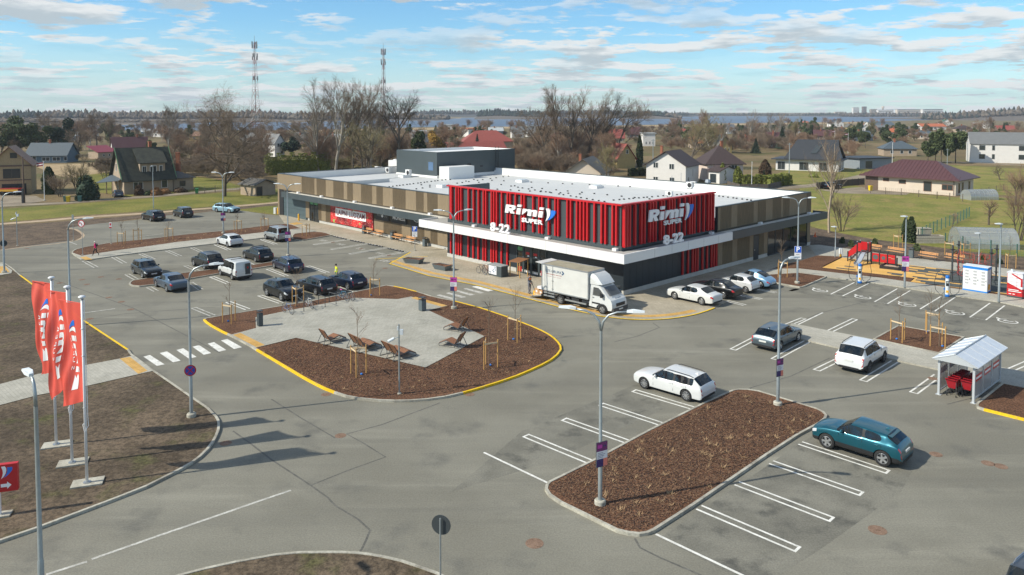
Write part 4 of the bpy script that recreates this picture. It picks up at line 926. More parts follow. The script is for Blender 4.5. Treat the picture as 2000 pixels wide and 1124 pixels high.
def car(kind, label, col, pos, rz, sc=1., metal=.25, rim=None, spokes=5, rails=False, bars=False, roof=None, name=None, cat='car', group='cars parked round the shop', plate=True, L=None, noglass=False, spoiler=False):
    p = PROF[kind]
    if kind not in CARS: CARS[kind] = car_mesh(kind)
    mp = paint(col, metal); t = thing(name or {'sedan':'saloon_car','wagon':'estate_car','hatch':'hatchback_car','suv':'suv_car','cross':'crossover_car','van':'delivery_van','mini':'small_car','beetle':'rounded_car'}[kind], label, cat, pos, rz, group)
    fx = (L/p['L'] if L else 1.)
    t.scale = (sc*fx, sc, sc)
    mm = dict(body=mp, windscreen=m_cglass, rear_window=m_cglass, side_window=m_cglass, black_trim=m_ctrim, headlight=m_hlamp, tail_light=m_rlamp)
    for nm, ms in CARS[kind].items():
        for me in ms:
            me = me.copy(); mat = mm[nm]
            if noglass and nm in ('side_window', 'rear_window') and kind == 'van' and nm == 'rear_window': mat = mp
            me.materials[0] = mat; link(nm, me, t)
    Wd, Lh = p['W']/2, p['L']/2; bz = p['belt']
    key = ('wheel', p['r'], spokes)
    if key not in CARS: CARS[key] = wheel_parts(p['r'], spokes)
    a, b, c = CARS[key]
    for x in (p['fw'], p['rw']):
        for s in (-1, 1):
            ty = MB(); ty.v = list(a.v); ty.f = list(a.f); ty.mi = list(a.mi)
            w = ty.build('wheel', m_tyre, t, 50, (x, s*(Wd-.125), p['r'])); w.rotation_euler = (0, 0, 0 if s > 0 else pi)
            q = MB(); q.v = list(b.v); q.f = list(b.f); q.mi = list(b.mi); q.build('rim', rim or m_rim, w)
            q = MB(); q.v = list(c.v); q.f = list(c.f); q.mi = list(c.mi); q.build('hub', m_ctrim, w)
    for x in (.08, -.85):
        q = MB(); zc_ = p['g']+.12
        for y in (-.36, .36): q.box((x-.18, y, zc_+.42), (.14, .44, .60)); q.box((x-.22, y, zc_+.80), (.10, .24, .18)); q.box((x+.1, y, zc_+.14), (.5, .46, .16))
        q.build('seats', m_seat, t)
    MB().bx(p['rx']+.2, p['cx']+.1, -Wd*.85, Wd*.85, p['g']+.06, p['g']+.10).build('cabin_floor', m_seat, t)
    for s in (-1, 1):
        q = MB().ball((p['cx']-.28, s*(Wd*.93+.10), bz+.07), .11, 8, 6, (.7, 1., .75)); q.build('mirror', mp if kind != 'van' else m_ctrim, t, True)
        q = MB(); bpx_ = (p['cx']+p['rr'])/2-.12
        for x in (bpx_+.22, bpx_-.62): q.bx(x-.09, x+.09, s*(Wd*.985-.004), s*(Wd*.985+.022), bz-.125, bz-.095)
        q.build('door_handle', mp, t)
        q = MB()
        for x in (bpx_+.03, p['cx']-.12, bpx_-.82):
            q.bx(x-.006, x+.006, s*(Wd*.985-.02), s*(Wd*.985+.0035), p['g']+.22, bz-.07)
        q.build('door_seam', m_ctrim, t)
        if rails: MB().tube([(p['rf']-.1, s*Wd*.72, p['H']-.03), (p['rf']-.3, s*Wd*.73, p['H']+.035), (p['rr']+.3, s*Wd*.73, p['H']+.0), (p['rr']+.05, s*Wd*.72, p['H']-.07)], .022, 5).build('roof_rail', m_chrome if rails == 1 else m_ctrim, t)
        if bars: MB().cyl((p['rf']-.35-(s+1)*.45, -Wd*.78, p['H']+.09), (p['rf']-.35-(s+1)*.45, Wd*.78, p['H']+.09), .035, None, 6).build('roof_bar', m_ctrim, t)
    nz = p['nz']
    if kind != 'beetle':
        q = MB(); q.bx(Lh-.055, Lh+.012, -.46, .46, nz-.23, nz-.10); q.build('grille', m_ctrim, t)
        q = MB(); q.bx(Lh-.10, Lh+.006, -.62, .62, .30, .40); q.build('air_intake', m_ctrim, t)
    q = MB(); q.bx(Lh-.03, Lh+.022, -.26, .26, .43, .54); q.build('number_plate', m_plate, t)
    tz = bz-.22 if kind in ('sedan','hatch','cross','suv','mini') else bz-.26
    xr = -Lh if kind not in ('beetle',) else -Lh+.05
    if kind == 'sedan': xr += .04
    q = MB(); q.bx(xr-.02, xr+.10, -.26, .26, tz-.10, tz+.01) if kind != 'beetle' else q.bx(-Lh-.02, -Lh+.1, -.26, .26, .46, .57); q.build('number_plate', m_plate, t)
    q = MB(); q.bx(-Lh-.012, -Lh+.1, -.62, .62, .30, .43); q.build('rear_bumper_insert', m_ctrim, t)
    if spoiler:
        q = MB(); q.add([(p['rr']+.12,-.6,p['H']-.095),(p['rr']+.12,.6,p['H']-.095),(p['rr']-.20,.56,p['H']-.17),(p['rr']-.20,-.56,p['H']-.17),(p['rr']+.12,-.6,p['H']-.15),(p['rr']+.12,.6,p['H']-.15),(p['rr']-.20,.56,p['H']-.20),(p['rr']-.20,-.56,p['H']-.20)], [(0,3,2,1),(4,5,6,7),(3,7,6,2),(0,4,7,3),(1,2,6,5)]); q.build('roof_spoiler', mp, t)
    if kind in ('hatch','wagon','cross'):
        MB().add([(p['rr']+.3,-.03,p['H']-.04),(p['rr']+.3,.03,p['H']-.04),(p['rr']+.12,0,p['H']+.06),(p['rr']+.1,-.03,p['H']-.06),(p['rr']+.1,.03,p['H']-.06)], [(0,2,3),(1,4,2),(0,1,2),(3,2,4)]).build('antenna_fin', mp, t)
    return t
def park(kind, fpx, rpx, side, **k):
    """place by the tyre contacts of the seen side: front and rear wheel pixels; side +1 when that is the car's own left"""
    p = PROF[kind]; A, B = gp(*fpx), gp(*rpx); d = (A-B).normalized(); rz = atan2(d.y, d.x)
    left = Vector((-d.y, d.x, 0)); mid = (A+B)/2-left*side*(p['W']/2-.12)-d*(p['fw']+p['rw'])/2
    return dict(kind=kind, pos=(mid.x, mid.y, .006+k.pop('z', 0)), rz=rz, **k)
def parkrear(kind, rpx, side, rz, z=.006):
    p = PROF[kind]; B = gp(*rpx); d = Vector((cos(rz), sin(rz), 0)); left = Vector((-d.y, d.x, 0))
    mid = B-left*side*(p['W']/2-.12)-d*p['rw']; return dict(kind=kind, pos=(mid.x, mid.y, z), rz=rz)
def cars():
    car(**park('wagon', (1258,759), (1342,784), 1), label='white estate car in the bay nearest the yellow kerbed island, beside the bark bed', col='cfd1d0', metal=0, rails=2, spokes=10)
    car(**park('cross', (1612,875), (1728,912), 1), label='teal blue hatchback with a black lower body in front of the bark bed', col=(.006,.10,.14), metal=.5, spokes=5, spoiler=True)
    car(**park('suv', (1727,706), (1692,730), -1), label='white SUV with dark windows in the bay left of the trolley shelter', col='d3d5d5', metal=0, rails=2, rim=m_rimd, spokes=5)
    car(**park('hatch', (1557,667.5), (1522,685), -1), label='grey blue fastback car alone left of the white SUV', col='56636b', metal=.5, L=4.69, spokes=6)
    s5 = park('sedan', (1317,586), (1372,598), 1, z=.05)
    car(**s5, label='white saloon car at the end of the row by the dark side wall', col='cdcecb', metal=0, spokes=10)
    car(**parkrear('sedan', (1414.5,585), 1, s5['rz'], .05), label='black saloon car between the white saloon and the small white car', col='121314', spokes=8, L=4.53)
    car(**parkrear('mini', (1457,573.5), 1, s5['rz'], .05), label='small white car with dark stripes beside the light blue rounded car', col='c6c8c8', metal=0, spokes=8)
    car(**parkrear('beetle', (1486,564.5), 1, s5['rz'], .05), label='light blue rounded car beside the bed with the parking sign', col='7fa6c4', metal=.4, spokes=6)
    car(**park('wagon', (279.5,544), (262.4,535.3), -1), label='dark grey estate facing the flags, across the thin bed from the slate saloon', col='23282b', rails=1, spokes=5)
    car(**park('sedan', (306.2,561), (327,570.6), 1), label='slate blue saloon car parked at the tip of the thin bark bed', col='4b5c6e', metal=.5, L=4.63, spokes=5)
    car(**park('suv', (380,520.4), (399,527), 1), label='black SUV with silver roof rails left of the white van', col='0d0f11', rails=1, spokes=5, sc=.97)
    car(**park('wagon', (479.6,505.4), (499.5,512.5), 1), label='black estate car with two roof bars behind the white van', col='0e1013', rails=2, bars=True, spokes=5, L=4.76)
    car(**park('van', (430.5,538), (456,548), 1), label='white panel van with a dark stripe on its rear door', col='c9cbc9', metal=0, spokes=6, bars=True, noglass=True)
    car(**park('wagon', (536.4,524.6), (558,534), 1), label='dark blue estate car with silver roof rails, right of the white van', col='16233f', metal=.45, rails=1, spokes=6, L=4.77)
    car(**park('hatch', (426,477.7), (446.7,483.8), 1), label='white hatchback beside the footpath of the long bark bed', col='c9cccd', metal=0, spokes=5)
    car(**park('van', (518,467), (540.7,473.6), 1), label='silver small van with windows near the end of the long bark bed', col='9aa0a2', metal=.4, spokes=6, rails=1)
    s18 = park('cross', (550.7,588.7), (523,578.5), -1)
    car(**s18, label='black SUV with a silver framed grille facing the bicycle racks', col='0c0f12', spokes=5, sc=1.02)
    r19 = hd((549,592), (507,577.4))
    car(**parkrear('wagon', (617.8,577.2), 1, r19), label='dark grey estate between the black SUV and the dark blue hatchback at the bicycle racks', col='1b1d21', rails=2, spokes=6)
    car(**parkrear('hatch', (680,566.5), 1, r19), label='dark blue hatchback beside the person in the yellow jacket', col='101c33', metal=.4, spokes=5)
    car(**park('wagon', (283,429.8), (293.8,432.6), 1), label='black tall estate with red upright lamps, leftmost on the far asphalt by the lawn', col='0c0c0e', rails=2, sc=1.08, spokes=5)
    car(**park('suv', (341.7,423.4), (351.3,426), 1), label='dark grey SUV on the far asphalt between the black estate and the light blue car', col='20262a', rails=1, sc=.95, spokes=5)
    car(**park('wagon', (444.5,416.4), (427,415), -1), label='light blue car by the lamp at the far end of the lawn', col='8fb2c2', metal=.3, spokes=6)
    car(**park('hatch', (218.8,383.3), (224.2,387.4), 1), label='small grey blue car under the lean-to roof of the old brick house', col='3b4a5a', metal=.4, spokes=6, sc=.95, group='cars parked by houses')
    a = gp(1973, 1118)
    rz = radians(35); p25 = gp(1978, 1102, 1.66)
    d = Vector((cos(rz), sin(rz), 0)); lf = Vector((-d.y, d.x, 0)); c25 = p25+d*1.72-lf*.66
    car('suv', 'silver grey car with red upright tail lamps cut by the bottom right corner', '4a525c', (c25.x, c25.y, .006), rz, metal=.5, rails=1, spokes=5)
    car(**park('sedan', (1639,369.5), (1625,370.5), -1), label='black car by the dark board fence of the brown roofed bungalow', col='101418', spokes=6, group='cars parked by houses')
cars()
def van_stripe():
    v = [o for o in S.objects if o.name.startswith('delivery_van') and 'white panel' in o.get('label', '')][0]
    MB().bx(-2.235,-2.19,-.62,-.12,.55,1.62).build('dark_panel', M('van stripe', (.05,.055,.06), .5), v)
    MB().bx(-1.62,-1.45,.905,.925,.5,1.62).build('dark_panel', M('van stripe'), v); MB().bx(-2.242,-2.236,-.44,-.30,1.12,1.30).build('sticker', m_rlamp, v)
    MB().bx(-1.2,.6,.912,.93,.42,.55).build('side_moulding', m_ctrim, v)
van_stripe()
# ---- box truck
def truck():
    fw, rw = gp(1177, 613.5, .05), gp(1095, 594.5, .05); d = (fw-rw); wb = d.length; d.normalize(); left = Vector((-d.y, d.x, 0)); rz = atan2(d.y, d.x)
    k = 4.0/wb if wb > 0 else 1
    t = thing('box_truck', 'white box truck with a cab unloading at the shop entrance', 'truck', fw+left*.95-d*3.2*(wb/4.0), rz)
    s = wb/4.0; t.scale = (s, 1.03, 1.)            # local: x forward, front axle at 3.2, rear axle at -.8
    m_tw = M('truck white', (.60,.60,.57), .4, var=.06, scale=1.2); m_roofd = M('dirty truck roof', (.30,.27,.19), .85, var=.22, scale=1.4)
    b = MB(); b.bx(-2.6, 1.95, -1.06, 1.06, .98, 3.22); bo = b.build('cargo_box', m_tw, t)
    MB().bx(-2.58, 1.93, -1.0, 1.0, 3.222, 3.235).build('box_roof', m_roofd, bo)
    q = MB()
    for y in (-1.06, 1.06): q.bx(-2.62, 1.97, y-.03, y+.03, 3.17, 3.26); q.bx(-2.62, 1.97, y-.03, y+.03, .93, 1.02)
    for x in (-2.6, 1.95):
        q.bx(x-.03, x+.03, -1.05, 1.05, 3.17, 3.26)
        for y in (-1.06, 1.06): q.bx(x-.03, x+.03, y-.035, y+.035, 1.02, 3.17)
    q.build('box_frame', m_steel, bo)
    q = MB(); q.bx(-1.5,-1.47,-1.075,-1.061,1.05,3.15); q.bx(-2.3,-2.28,-1.07,-1.061,1.05,3.15); q.build('side_door_seam', m_ctrim, bo)
    q = MB()
    for z in (1.15, 1.85, 2.75): q.bx(-1.56,-1.42,-1.09,-1.06,z,z+.1)
    q.build('hinge', m_steel, bo)
    fr = frame((-1.42, -1.064, 2.72), (1,0,0), (0,0,1)); blu = M('truck lettering', (.05,.10,.18), .5)
    text('lettering', 'LTS GRUPA', .30, blu, bo, fr, .004, .004, 0, 'CENTER', 1.05)
    q = MB()
    for k, (x, w_) in enumerate(((-2.15,.34),(-1.76,.5),(-1.2,.3),(-.85,.25),(-2.1,.5),(-1.5,.3),(-1.1,.4))): z = 2.42 if k < 4 else 2.24; q.bx(x,x+w_,-1.066,-1.0605,z,z+(.07 if k < 4 else .03))
    q.build('small_print', M('truck small lettering', (.40,.22,.20), .5), bo)
    MB().add([(x, -1.066, z) for x, z in ((-.62,2.55),(-.5,2.72),(-.62,2.89),(-.48,2.89),(-.34,2.72),(-.48,2.55))], [(0,5,4,1),(1,4,3,2)]).build('emblem', blu, bo)
    MB().add([(-2.62,-1.04,3.2),(-2.62,1.04,3.2),(-3.3,1.04,3.26),(-3.3,-1.04,3.26),(-2.62,-1.04,3.24),(-2.62,1.04,3.24),(-3.3,1.04,3.30),(-3.3,-1.04,3.30)], [(0,1,2,3),(4,7,6,5),(0,3,7,4),(2,6,7,3),(1,5,6,2)]).build('raised_rear_door', m_tw, bo)
    ch = MB(); ch.bx(-2.6, 3.3, -.45, -.33, .62, .86); ch.bx(-2.6, 3.3, .33, .45, .62, .86); ch.bx(-2.4, 1.8, -.95, .95, .86, .975); ch.build('chassis', m_ctrim, t)
    q = MB()
    for s_ in (-1, 1):
        q.bx(-.3, 1.75, s_*1.0-.03, s_*1.0+.03, .45, .58); q.bx(-2.45,-1.35, s_*1.0-.03, s_*1.0+.03, .45, .58); q.bx(-2.45,-1.35, s_*1.0-.03, s_*1.0+.03, .72, .82)
    q.build('side_guard', m_steel, t); MB().bx(.3,1.0,-.95,-.55,.42,.85).build('tank', m_ctrim, t)
    # cab: side profile lofted over the width
    prof = [(1.98,.45),(1.98,2.15),(2.12,2.28),(2.75,2.26),(3.05,2.10),(3.72,1.42),(4.02,1.24),(4.13,.98),(4.16,.62),(4.08,.40),(3.75,.36)]
    c = MB(); W_ = .97; rows = [(-W_,.0),(-W_*.995,.0),(-W_*.86,.06),(0,.10),(W_*.86,.06),(W_*.995,0),(W_,0)]
    vs = []
    for y, e in rows:
        ins = .94 if abs(y) > W_*.99 else 1.
        for x, z in prof: vs.append((2.0+(x-2.0)*(1 if abs(y) < .9 else .965)+e*.3*(x > 3.6), y*(1-.10*max(0, z-1.25)), z+(e*.6 if z > 2.1 else 0)))
    n = len(prof); fs = []
    for i in range(len(rows)-1):
        for k_ in range(n): fs.append((i*n+k_, (i+1)*n+k_, (i+1)*n+(k_+1)%n, i*n+(k_+1)%n))
    fs.append(tuple(range(n))); fs.append(tuple(range((len(rows)-1)*n, len(rows)*n))[::-1])
    c.add(vs, fs); cab = c.build('cab', M('cab white', (.60,.61,.60), .3, coat=.4, var=.03, scale=2), t, 35)
    def yat(z): return W_*(1-.10*max(0, z-1.25))
    g = MB(); g.add([(3.09,-.72,2.06),(3.09,.72,2.06),(3.71,.82,1.45),(3.71,-.82,1.45)], [(0,3,2,1)]); g.v = [(x+.055, y, z+.075) for x, y, z in g.v]; g.build('windscreen', m_cglass, cab)
    for s_ in (-1, 1):
        P = [(2.30,1.40),(2.34,2.05),(2.78,2.05),(3.05,1.86),(3.36,1.40)]
        MB().add([(x, s_*(yat(z)+.012), z) for x, z in P], [tuple(range(5)) if s_ < 0 else tuple(range(4,-1,-1))]).build('side_window', m_cglass, cab)
        q = MB(); q.bx(3.12,3.30,s_*1.02-.02,s_*1.02+.16*s_,1.35,1.72); q.build('mirror', m_ctrim, cab)
        q = MB(); q.add([(4.02,s_*.58,1.13),(4.17,s_*.62,.86),(4.05,s_*.93,.84),(3.86,s_*.93,1.16)], [(0,1,2,3) if s_ < 0 else (3,2,1,0)]); q.v = [(x+.035,y+s_*.012,z+.02) for x,y,z in q.v]; q.build('headlight', m_hlamp, cab)
        q = MB(); q.bx(2.25,3.0,s_*.975-.005,s_*.975+.012,.72,.84); q.build('side_moulding', m_ctrim, cab); q = MB(); q.bx(2.24,2.25,s_*.972,s_*.976,.5,1.98); q.bx(2.30,2.42,s_*.97,s_*1.0,1.2,1.24); q.build('door_seam', m_ctrim, cab)
    q = MB(); q.bx(4.10,4.20,-.55,.55,.72,.98); q.build('grille', m_ctrim, cab); q = MB(); q.bx(3.9,4.215,-.93,.93,.30,.62); q.build('bumper', M('bumper grey', (.045,.047,.05), .6), cab); MB().bx(4.21,4.23,-.26,.26,.42,.53).build('number_plate', m_plate, cab)
    text('lettering', 'LTS GRUPA', .15, blu, cab, frame((3.93,0,1.335), (0,1,0), (-.75,0,.45)), .004)
    # roof fairing
    f = MB(); pr = [(1.98,2.27),(1.98,3.05),(2.2,3.12),(2.62,2.9),(3.1,2.32),(2.9,2.27)]
    vs = []; rows = (-.93,-.80,0,.80,.93)
    for y in rows:
        for x, z in pr: vs.append((x-(.22 if abs(y) > .9 and x > 2.1 else 0), y, z-(.22 if abs(y) > .9 and z > 2.4 else 0)))
    n = len(pr); f.add(vs, [(i*n+k_, (i+1)*n+k_, (i+1)*n+(k_+1)%n, i*n+(k_+1)%n) for i in range(4) for k_ in range(n)]+[tuple(range(n)), tuple(range(4*n, 5*n))[::-1]])
    f.build('roof_fairing', M('cab white'), t, 40)
    for x, y in ((3.2,.90),(3.2,-.90),(-.8,.80),(-.8,-.80)):
        a, b_, c_ = wheel_parts(.36, 6, .24 if x > 0 else .42)
        w = a.build('wheel', m_tyre, t, 50, (x, y, .36)); w.rotation_euler = (0,0,0 if y > 0 else pi); b_.build('rim', M('steel wheel grey', (.22,.22,.22), .5, .4), w); c_.build('hub', m_ctrim, w)
        q = MB().lathe([(.43,-.2),(.47,-.2),(.47,.12),(.43,.12)], (0,0,0), 24, 'Y')
        q.f = [f_ for f_ in q.f if all(q.v[i][2] > -.08 for i in f_)]; q.xform(Matrix.Translation((x, y, .36))); q.build('mudguard', m_ctrim, t)
    q = MB(); q.add([(-2.75,-1.,.34),(-2.75,1.,.34),(-4.0,1.,.05),(-4.0,-1.,.05),(-2.75,-1.,.40),(-2.75,1.,.40),(-4.0,1.,.09),(-4.0,-1.,.09)], [(0,1,2,3),(4,7,6,5),(0,3,7,4),(2,6,7,3),(1,5,6,2),(0,4,5,1)]); q.build('tail_lift', m_steel, t)
    q = MB(); q.bx(-2.75,-2.60,-1.,1.,.34,.55)
    for y in (-.8,.8): q.bx(-2.74,-2.64,y-.06,y+.06,.55,.98)
    q.build('lift_frame', m_ctrim, t)
    for y in (-.85,.85): MB().bx(-2.64,-2.60,y-.1,y+.1,.80,.92).build('tail_light', m_rlamp, t)
    return t, rz, s
TRUCK, TRZ, TS = truck()
# ================================================================ street furniture
m_galv = M('lamp post steel', (.36,.40,.41), .4, .55, var=.1, scale=5)
m_lampw = M('lamp head', (.66,.70,.72), .4)
m_wood = M('stake wood', (.47,.27,.09), .75, var=.15, scale=6)
m_woodl = M('pale wood tie', (.62,.48,.30), .8)
m_bench = M('bench wood', (.56,.29,.12), .6, var=.15, scale=5)
m_loung = M('lounger wood', (.25,.115,.055), .55, var=.2, scale=8)
m_anth = M('anthracite steel', (.055,.062,.066), .5)
m_bark = M('young bark', (.17,.125,.085), .85)
m_mag = M('board magenta', (.52,.045,.34), .5); m_pur = M('board purple', (.17,.03,.14), .5); m_boardw = M('board white', (.72,.72,.74), .5); m_navy = M('board navy', (.045,.025,.13), .5); m_ora = M('board orange', (.75,.22,.16), .5)
def face_to(px, to=(0,0)):      # heading that looks at the camera side
    p = gp(*px); return atan2(to[1]-p.y, to[0]-p.x)
def info_board(t, z, rz, w=.52, h=1.1, top=None):
    """the parking notice board hung on a post: local +x of its frame is the front"""
    R = Matrix.Rotation(rz, 4, 'Z')
    b = MB(); b.bx(.07,.12,-w/2,w/2,z,z+h); b.xform(R); bo = b.build('info_board', m_anth, t)
    for nm, mt, z0, z1, y0, y1 in (('board_header', top or m_pur, .64,.99,-.5,.5),('board_text_panel', m_boardw,.33,.64,-.5,.5),('board_footer', m_navy,.02,.33,-.5,.12),('board_picture', m_ora,.02,.33,.12,.5)):
        q = MB(); q.bx(.121,.126,w*y0*.97,w*y1*.97,z+h*z0,z+h*z1); q.xform(R); q.build(nm, mt, bo)
    q = MB()
    for k in range(4): q.bx(.127,.129,-w*.38,w*(.1+.08*(k%3)),z+h*(.38+k*.06),z+h*(.395+k*.06))
    q.bx(.127,.129,w*.1,w*.36,z+h*.80,z+h*.86); q.xform(R); q.build('board_print', m_navy, bo)
    q = MB(); q.bx(.127,.129,-w*.4,w*.0,z+h*.76,z+h*.90); q.xform(R); q.build('board_print', m_mag if top is None else m_pur, bo)
    for zz in (z+.15, z+h-.15):
        q = MB(); q.bx(-.07,.07,-.07,.07,zz,zz+.05); q.xform(R); q.build('clamp', m_steel, bo)
def lamp(px, label, arms=(0,), h=8.2, reach=1.1, flat=False, r=.075, foot=True, z=.1, board=None, group='tall galvanised lamp posts', straight=False):
    p = gp(px[0], px[1], z); t = thing('street_lamp', label, 'street lamp', p, 0, group)
    top = h if straight else h-.85
    MB().tube([(0,0,0),(0,0,h*.30),(0,0,h*.305),(0,0,top)], [r*1.25,r*1.25,r,r*.8], 10).build('post', m_galv, t, 40)
    if foot: MB().lathe([(.24,0),(.24,.16),(.2,.2),(r*1.3,.2)], (0,0,0), 14).build('concrete_foot', concrete, t, 30)
    for a in arms:
        c, s = cos(a), sin(a)
        if straight: e = (.02*c, .02*s, top); d = .0
        else:
            pts = [(0,0,top),(reach*.08,0,top+.38),(reach*.28,0,top+.66),(reach*.6,0,top+.80),(reach,0,top+.84)]
            MB().tube([(x*c, x*s, q) for x, y, q in pts], [r*.75,r*.72,r*.65,r*.6,r*.55], 8).build('arm', m_galv, t, True)
        hd_ = MB(); L_ = .72 if not straight else .62; w = .26 if not straight else .3
        x0 = reach-.05 if not straight else -.12; zz = top+.82 if not straight else top
        hd_.add([(x0,-w*.25,zz),(x0,w*.25,zz),(x0+L_*.35,w/2,zz+.02),(x0+L_,w*.42,zz+.04),(x0+L_,-w*.42,zz+.04),(x0+L_*.35,-w/2,zz+.02),
                 (x0,-w*.2,zz+.09),(x0,w*.2,zz+.09),(x0+L_*.35,w*.4,zz+.13),(x0+L_,w*.36,zz+.09),(x0+L_,-w*.36,zz+.09),(x0+L_*.35,-w*.4,zz+.13)],
                [(5,4,3,2,1,0),(6,7,8,9,10,11)]+[(i,(i+1)%6,6+(i+1)%6,6+i) for i in range(6)])
        hd_.xform(Matrix.Rotation(a, 4, 'Z')); hd_.build('lamp_head', m_lampw, t)
    if board: info_board(t, *board)
    return t
lamp((1172,985), 'two armed lamp post in the near bark bed, with a notice board', (radians(165), radians(-12)), board=(1.65, radians(-62), .55, 1.05))
lamp((1519,791), 'one armed lamp post at the far corner of the near bark bed', (radians(25),), reach=.7, board=(1.65, radians(-62), .5, 1.0))
L3 = lamp((1557,553.5), 'two armed lamp post with a blue parking sign near the light blue car', (radians(180), radians(-5)), reach=.9)
L4 = lamp((374,814), 'one armed lamp post with a no stopping sign near the zebra crossing', (radians(12),), z=.1)
lamp((886.5,603), 'two armed lamp post at the plaza crossing, in front of the red cladding', (radians(175), radians(20)), reach=1.0, board=(1.5, radians(-95), .56, 1.15, m_mag))
lamp((436.5,456), 'two armed lamp post in the long bark bed, near the light blue car', (radians(170), radians(5)), reach=.9, board=(1.7, radians(-75), .6, 1.1))
lamp((563,500), 'two armed lamp post in the car park between the silver van and the blue estate', (radians(175), radians(-5)), reach=.9, board=(1.7, radians(-80), .62, 1.1))
lamp((138,636), 'one armed lamp post behind the red flags', (radians(15),))
L9 = lamp((8.5,533), 'one armed lamp post at the left picture edge above the footpath corner', (radians(15),))
lamp((84,1246), 'one armed lamp post in the bottom left corner in front of the flags', (radians(135),), reach=.5)
lamp((1766.6,561.5), 'straight lamp post with a magenta board between playground and charging bays', (radians(180),), h=6.6, straight=True, foot=False, board=(1.5, radians(-100), .62, 1.45, m_mag), group='straight lamp posts')
lamp((1950.5,589.5), 'straight lamp post between the blue topped locker and the red locker', (radians(180),), h=6.7, straight=True, foot=False, group='straight lamp posts')
lamp((1631,503), 'short lamp post on the paving left of the slide', (radians(180),), h=3.4, straight=True, foot=False, r=.05, group='short lamp posts')
lamp((1911.5,519), 'short lamp post behind the blue topped locker', (radians(180),), h=3.4, straight=True, foot=False, r=.05, group='short lamp posts')
lamp((300,408), 'thin lamp post in front of the steep roofed house', (radians(-90),), h=7.2, straight=True, foot=False, r=.06, group='straight lamp posts', z=0)
def disc_sign(t, z, rz, r, kind, parent_name='round_sign'):
    R = frame((.09*cos(rz), .09*sin(rz), z), (-sin(rz), cos(rz), 0), UP)
    b = MB().lathe([(r,-.012),(r,.012),(.001,.012)], (0,0,0), 24); b.lathe([(.001,-.012),(r,-.012)], (0,0,0), 24); b.xform(R); o = b.build(parent_name, M('sign back grey', (.055,.066,.072), .5, .2) if kind != 'red' else m_red, t)
    def ring(r0, r1, z_, mt, nm): q = MB().lathe([(r0,z_),(r1,z_)][::-1], (0,0,0), 24); q.xform(R); q.build(nm, mt, o)
    if kind == 'nostop':
        ring(.001, r*.98, .013, m_red, 'sign_face'); ring(.001, r*.80, .0145, M('sign blue', (.02,.07,.40), .4), 'sign_field')
        q = MB()
        for s in (-1, 1): q.box((0,0,.016), (r*1.5,r*.17,.002), M4=Matrix.Rotation(s*pi/4, 3, 'Z'))
        q.xform(R); q.build('sign_cross', m_red, o)
    if kind == 'noleft':
        ring(.001, r*.98, .013, m_red, 'sign_face'); ring(.001, r*.80, .0145, m_boardw, 'sign_field')
        q = MB(); q.box((.05*r,-.2*r,.016), (r*.16,r*.7,.002)); q.box((-.2*r,.12*r,.016), (r*.6,r*.16,.002)); q.add([(-.7*r,.12*r,.0165),(-.4*r,-.12*r,.0165),(-.4*r,.36*r,.0165)], [(0,1,2)]); q.xform(R); q.build('sign_arrow', m_blk, o)
        q = MB(); q.box((0,0,.0175), (r*1.6,r*.13,.002), M4=Matrix.Rotation(-pi/4, 3, 'Z')); q.xform(R); q.build('sign_bar', m_red, o)
    return o
disc_sign(L4, 2.55, radians(-75), .30, 'nostop'); disc_sign(L9, 3.0, radians(110), .33, 'plain')
def p_plate(t, z, rz, w, lower=2):
    R = frame((.09*cos(rz), .09*sin(rz), z), (-sin(rz), cos(rz), 0), UP); mb = M('parking blue', (.015,.10,.52), .4)
    q = MB(); q.bx(-w/2,w/2,0,w,0,.03); q.xform(R); o = q.build('parking_sign', m_boardw, t); q = MB(); q.bx(-w*.47,w*.47,w*.03,w*.97,.031,.034); q.xform(R); q.build('sign_field', mb, o)
    text('sign_letter', 'P', w*1.0, m_let, o, R @ Matrix.Translation((0, w*.5, .036)), .003, .02)
    for k in range(lower):
        q = MB(); q.bx(-w/2,w/2,-(k+1)*w*.5,-k*w*.5-.02,0,.03); q.xform(R); b = q.build('sign_plate', m_boardw, t)
        q = MB()
        if k == 0: q.bx(-w*.25,w*.25,-w*.30,-w*.24,.031,.034)
        else: q.lathe([(w*.10,.032),(w*.15,.032)][::-1], (0,0,0), 12); q.v = [(x-w*.05,y-w*.75,z_) for x,y,z_ in q.v]; q.bx(-w*.3,-w*.05,-w*.70,-w*.64,.031,.034)
        q.xform(R); q.build('plate_print', m_blk, b)
p_plate(L3, 2.95, radians(-105), .62)
def post_thing(name, label, cat, px, h, r=.035, z=.1, group=None):
    t = thing(name, label, cat, gp(px[0], px[1], z), 0, group); MB().cyl((0,0,0), (0,0,h), r, r, 8).build('post', m_galv, t); MB().lathe([(.12,0),(.12,.06),(r,.08)], (0,0,0), 10).build('foot', concrete, t); return t
t = post_thing('parking_sign_post', 'blue parking sign on a thin pole by the bench wall of the shop', 'parking sign', (810.5,489.5), 2.9); p_plate(t, 2.25, radians(-95), .62)
t = post_thing('traffic_sign', 'round no left turn sign on a pole at the tip of the long bed', 'traffic sign', (161.6,498), 4.0, .03, .1); disc_sign(t, 3.6, radians(-100), .42, 'noleft')
t = post_thing('notice_sign', 'small red and white upright sign on a pole by the far asphalt', 'sign', (217,477), 2.7, .025, .1); q = MB(); q.bx(-.14,.14,-.06,-.03,2.0,2.7); pl = q.build('plate', m_boardw, t); q = MB(); q.bx(-.14,.14,-.064,-.0605,2.0,2.15); q.bx(-.09,.09,-.064,-.0605,2.3,2.6); q.build('plate_print', m_red, pl)
